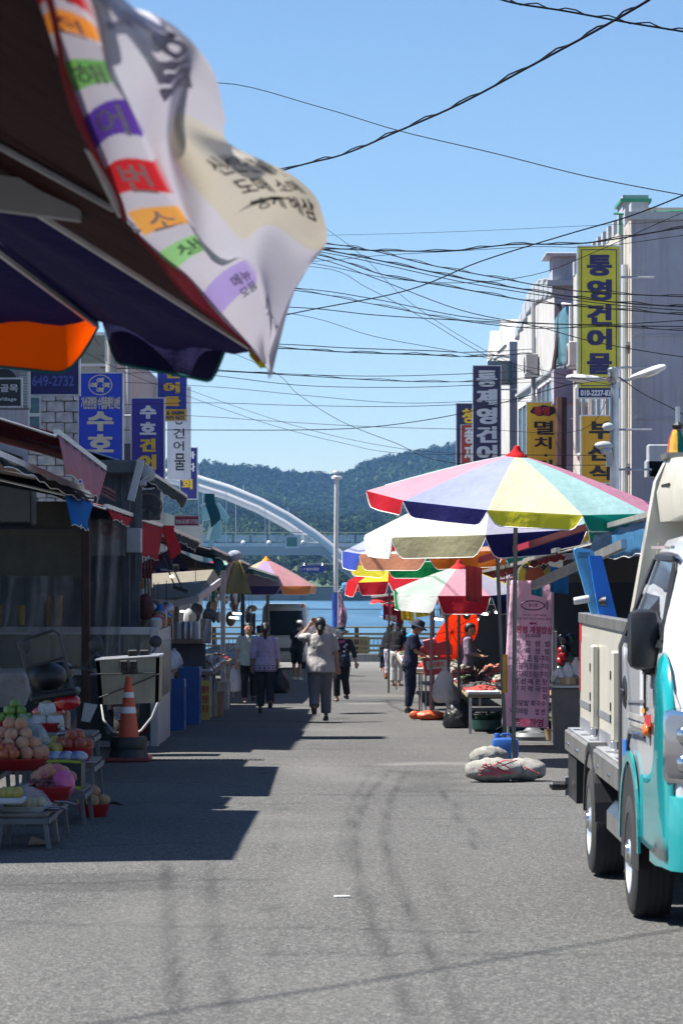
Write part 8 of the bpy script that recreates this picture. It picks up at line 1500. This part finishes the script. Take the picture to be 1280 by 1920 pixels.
fgreen = two('fruit_green_apple', (.16, .30, .04), (.26, .40, .07)); fred = two('fruit_red_apple', (.42, .035, .03), (.55, .18, .05), 2.2); fpeach = two('fruit_peach', (.62, .24, .15), (.62, .38, .22), 2.0, .8); fpink = two('fruit_pink_peach', (.55, .12, .16), (.62, .30, .20), 2.2, .8); fplum = two('fruit_plum', (.10, .012, .02), (.20, .03, .03)); fpear = two('fruit_brown_pear', (.46, .27, .12), (.52, .33, .17), 4, .8); fyel = two('fruit_yellow', (.50, .36, .03), (.40, .36, .10), 2); fmelon = two('fruit_dark_melon', (.012, .045, .012), (.03, .08, .02), 4, .45); fgold = two('fruit_orange', (.55, .25, .03), (.6, .34, .05))
def heap(kind, name, m, label, group, c, R, r, layers, z0=.0, fill=.95):
    c = V3(c)
    for k in range(layers):
        rr = R - k * r * 1.05; z = z0 + r * .8 + k * r * 1.35
        ring = rr - r * .9
        if ring < r * .6: fruit(kind, name, c + V3((0, 0, z)), r, m, label, group); continue
        while ring > r * .5:
            n = max(1, int(2 * math.pi * ring / (2 * r * 1.02)))
            for q in range(n):
                a = q * 2 * math.pi / n + k; fruit(kind, name, c + V3((ring * math.cos(a), ring * math.sin(a), z + random.uniform(-.1, .1) * r)), r, m, label, group)
            ring -= 2 * r
        fruit(kind, name, c + V3((0, 0, z)), r, m, label, group) if ring > -r * .5 else None
# pear basin on the road
gb = G(175, 1533); basin('dark red basin of brown pears standing on the road', gb, .125, .10); heap('apple', 'pear', fpear, 'round brown pear piled in the basin on the road', 'pears in the road basin', gb, .125, .052, 2, .085)
mb = MB(); mb.add([gb + V3((.11, 0, .11)), gb + V3((.17, -.02, .125)), gb + V3((.24, 0, .09)), gb + V3((.17, .02, .10))], [(0, 1, 2, 3)]); tag(mb.build('fruit_leaf', mat('dark_leaf', (.03, .035, .015), .6), None, False, .003), 'dark leaf lying on the rim of the pear basin', 'leaf')
def at_(u, v, d, z): p = P(u, v, d); return V3((p.x, d, z))
# rear row
c = at_(28, 0, 25.0, sH); basin('red basin of green apples on the tall rear stool', c, .15, .06); heap('apple', 'green_apple', fgreen, 'green apple piled in the rear red basin', 'green apples', c, .15, .044, 3, .055)
c = at_(88, 0, 25.0, sG); basin('red basin of three net wrapped pears', c, .135, .07); netm = mat('foam_net', (.46, .46, .46), .8, bump=.5, bscale=60, var=.25, scale=70)
for k, (dx, dy, dz) in enumerate(((-.065, -.02, .09), (.07, -.02, .09), (.0, .0, .19))):
    fruit('apple', 'wrapped_pear', c + V3((dx, dy, dz)), .066, fpear, 'large brown pear in a white foam net', 'net wrapped pears'); o = link_mesh('foam_net', FM.setdefault(('net',), None) or None, None) if False else None
    mb = MB(); q = c + V3((dx, dy, dz)); mb.lathe([(.035, -.068), (.064, -.045), (.0745, -.005), (.068, .03), (.060, .045), (.066, .052), (.058, .045)], q, 24, cap=False); tag(mb.build('foam_net', netm, None, True, .004), 'white foam net sleeve round a large pear', 'net', 'foam nets')
c = at_(140, 0, 23.6, sF); basin('red basin of red apples on the rear stool', c, .145, .11); heap('apple', 'red_apple', fred, 'red apple piled in the rear basin', 'red apples', c, .145, .05, 2, .095)
c = at_(45, 0, 23.0, sI); 
for k in range(2):
    q = c + V3((-.02 + .17 * (k - .5), .02 * k, .085)); o = link_mesh('melon', None, None) if False else None
    fruit('melon', 'dark_melon', q, .078, fmelon, ('dark green melon in a clear bag on the middle stool', 'second dark green melon half hidden in the bag')[k], 'dark melons'); bpy.data.objects[[x.name for x in bpy.data.objects if x.name.startswith('dark_melon')][-1]].rotation_euler = (0, 1.45, .2)
plastic_bag('clear bag stretched over the dark green melons', c + V3((.0, -.0, .0)), .36, .25, mat('clear_wrap', (.5, .54, .56), .2, bump=.9, bscale=12, alpha=.2))
for k in range(5): fruit('melon', 'yellow_melon', at_(101 + (k % 2) * 8, 0, 23.2 + .1 * k, sF + .05 + .05 * (k // 2)), .045, fyel, 'small yellow melon beside the red apples', 'yellow melons')
for k in range(6): fruit('apple', 'orange', at_(-12 + k * 6, 0, 23.0 + .06 * (k % 3), sI + .036), .036, fgold, 'small orange behind the bagged melon', 'oranges')
# middle row: melon carton, wrapped packets
mbx = thing('melon_carton', 'black and lime printed melon carton on a stool', 'carton', at_(110, 0, 22.3, sD)); c = at_(110, 0, 22.45, sD); mb = MB(); mb.box(c + V3((0, 0, .11)), (.37, .34, .22), bev=.006); mb.build('box', mat('carton_black', (.012, .016, .014), .5), mbx)
for zz, hh in ((.205, .02), (.012, .024)): 
    mb = MB(); mb.grid(lambda a, b: c + V3(((a - .5) * .365, -.1735, zz + (b - .5) * hh + .008 * math.sin(a * 3.1))), 12, 2); mb.build('lime_stripe', paint('carton_lime', (.28, .36, .02)), mbx)
mb = MB(); q = c + V3((-.02, -.175, .135)); letter(mb, 'Melon', rectfn(q, q + V3((.09, 0, 0)), q + V3((0, 0, .028))), .02); mb.build('lettering', INKS['c'], mbx); mb = MB(); q = c + V3((.04, -.175, .055)); letter(mb, '수박', rectfn(q, q + V3((.08, 0, 0)), q + V3((0, 0, .05))), .03); mb.build('lettering', INKS['y'], mbx)
bluebag = two('blue_print_bag', (.04, .08, .30), (.45, .47, .52), 14, .3)
for k in range(4):
    cc_ = c + V3((-.12 + .09 * k, -.03, .235)); mb = MB(); mb.ell(cc_, (.075, .11, .045), 12, 8); tag(mb.build('fruit_packet', bluebag, None, True), 'blue printed fruit packet on the melon carton', 'packet', 'blue printed packets')
carton('white carton beside the net wrapped pears', at_(128, 0, 24.55, sG - .26), .14, .2, .24, whitep)
# front rows: peach and plum basins, pear tray, price cards
c = at_(28, 0, 21.4, sE); basin('wide red basin of peaches on the left stool', c, .24, .08); heap('peach', 'peach', fpeach, 'blushed peach heaped in the left basin', 'peaches', c, .24, .049, 4, .085)
for k in range(10): fruit('apple', 'red_apple', at_(random.uniform(-8, 26), 0, 21.12 + random.uniform(0, .12), sE + .10 + random.uniform(0, .09)), .038, fred, 'small red apple in front of the peaches', 'small red apples')
c = at_(92, 0, 21.1, sC); basin('red basin of plums and peaches in front of the melon carton', c, .17, .10)
for k in range(22): a = random.uniform(0, 6.28); r = random.uniform(.0, .11); fruit('plum', 'plum', c + V3((r * math.cos(a) - .02, r * math.sin(a) - .05, .09 + random.uniform(0, .05))), .026, fplum, 'dark red plum in the front basin', 'plums')
for k in range(6): fruit('peach', 'peach', c + V3((-.09 + .045 * k + random.uniform(-.01, .01), .06, .16 + .05 * math.sin(k * .63))), .052, (fpeach, fpink)[k % 2], 'peach at the back of the plum basin', 'peaches behind the plums')
mb = MB(); mb.ell(c + V3((.10, -.0, .12)), (.085, .09, .10), 14, 10); tag(mb.build('pink_bag', mat('pink_film', (.60, .10, .28), .3, bump=.6, bscale=14, alpha=.75), None, True, ang=180), 'pink film bag of fruit in the plum basin', 'bag')
c = at_(45, 0, 20.15, sA); tr = thing('pear_tray', 'white foam tray of yellow green fruit under film', 'tray', c); mb = MB(); mb.loft([[c + V3((sx * w, sy * w * .75, z)) for sx, sy in ((-1, -1), (1, -1), (1, 1), (-1, 1))] for w, z in ((.13, 0), (.16, .035), (.15, .035), (.125, .008))]); mb.build('tray', whitep, tr)
for k in range(14): fruit('plum', 'yellow_pear', c + V3((-.11 + .037 * (k % 7), -.05 + .1 * (k // 7), .045 + random.uniform(0, .02))), .03, fyel, 'small yellow green fruit in the foam tray', 'yellow fruit in the tray')
plastic_bag('clear film over the tray of yellow fruit', c + V3((.01, 0, .01)), .32, .17, MC['clear_wrap'])
c = at_(5, 0, 20.0, sB); mb = MB(); mb.box(c + V3((0, 0, .02)), (.3, .26, .04), bev=.01); tag(mb.build('foam_tray', whitep, None), 'white foam tray on the second stool', 'tray')
for k in range(5): fruit('plum', 'yellow_pear', c + V3((-.08 + .045 * k, -.02, .07)), .04, fyel, 'long yellow fruit on the second stool tray', 'yellow fruit on the second stool')
for k, (u, v, dd, z) in enumerate(((122, 0, 20.9, sC + .004), (108, 0, 20.35, sA + .004), (95, 0, 20.2, sA + .005), (165, 0, 23.3, sF + .004), (125, 0, 24.5, sG + .01))):
    mb = MB(); mb.box(at_(u, 0, dd, z), (.12, .09, .004), R=Matrix.Rotation(.3 * (k - 2), 3, 'Z') @ Matrix.Rotation(-.25, 3, 'X')); tag(mb.build('price_card', mat('price_paper', (.42, .43, .52), .7, var=.4, scale=30), None), 'white handwritten price card among the fruit', 'card', 'price cards')
mb = MB(); mb.add([G(52, 1586) + V3((0, 0, .006)), G(95, 1588) + V3((0, 0, .02)), G(78, 1578) + V3((0, 0, .01)), G(60, 1576) + V3((0, 0, .03))], [(0, 1, 2, 3)]); tag(mb.build('paper_scrap', card, None, False, .003), 'crumpled brown paper scrap under the front stool', 'paper')
c = P(12, 1325, 25.6); mb = MB(); mb.loft([[c + V3((x * w + .03 * math.sin(z * 9), y * .14, z)) for x, y in ((-1, -1), (-.3, -1.1), (.4, -.95), (1, -1), (1, 1), (0, 1.1), (-1, 1))] for w, z in ((.15, 0), (.17, .12), (.15, .25), (.13, .29))]); tag(mb.build('paper_bag', mat('grey_paper', (.20, .18, .17), .8, bump=.8, bscale=9), None), 'crumpled grey paper bag behind the green apples', 'bag')
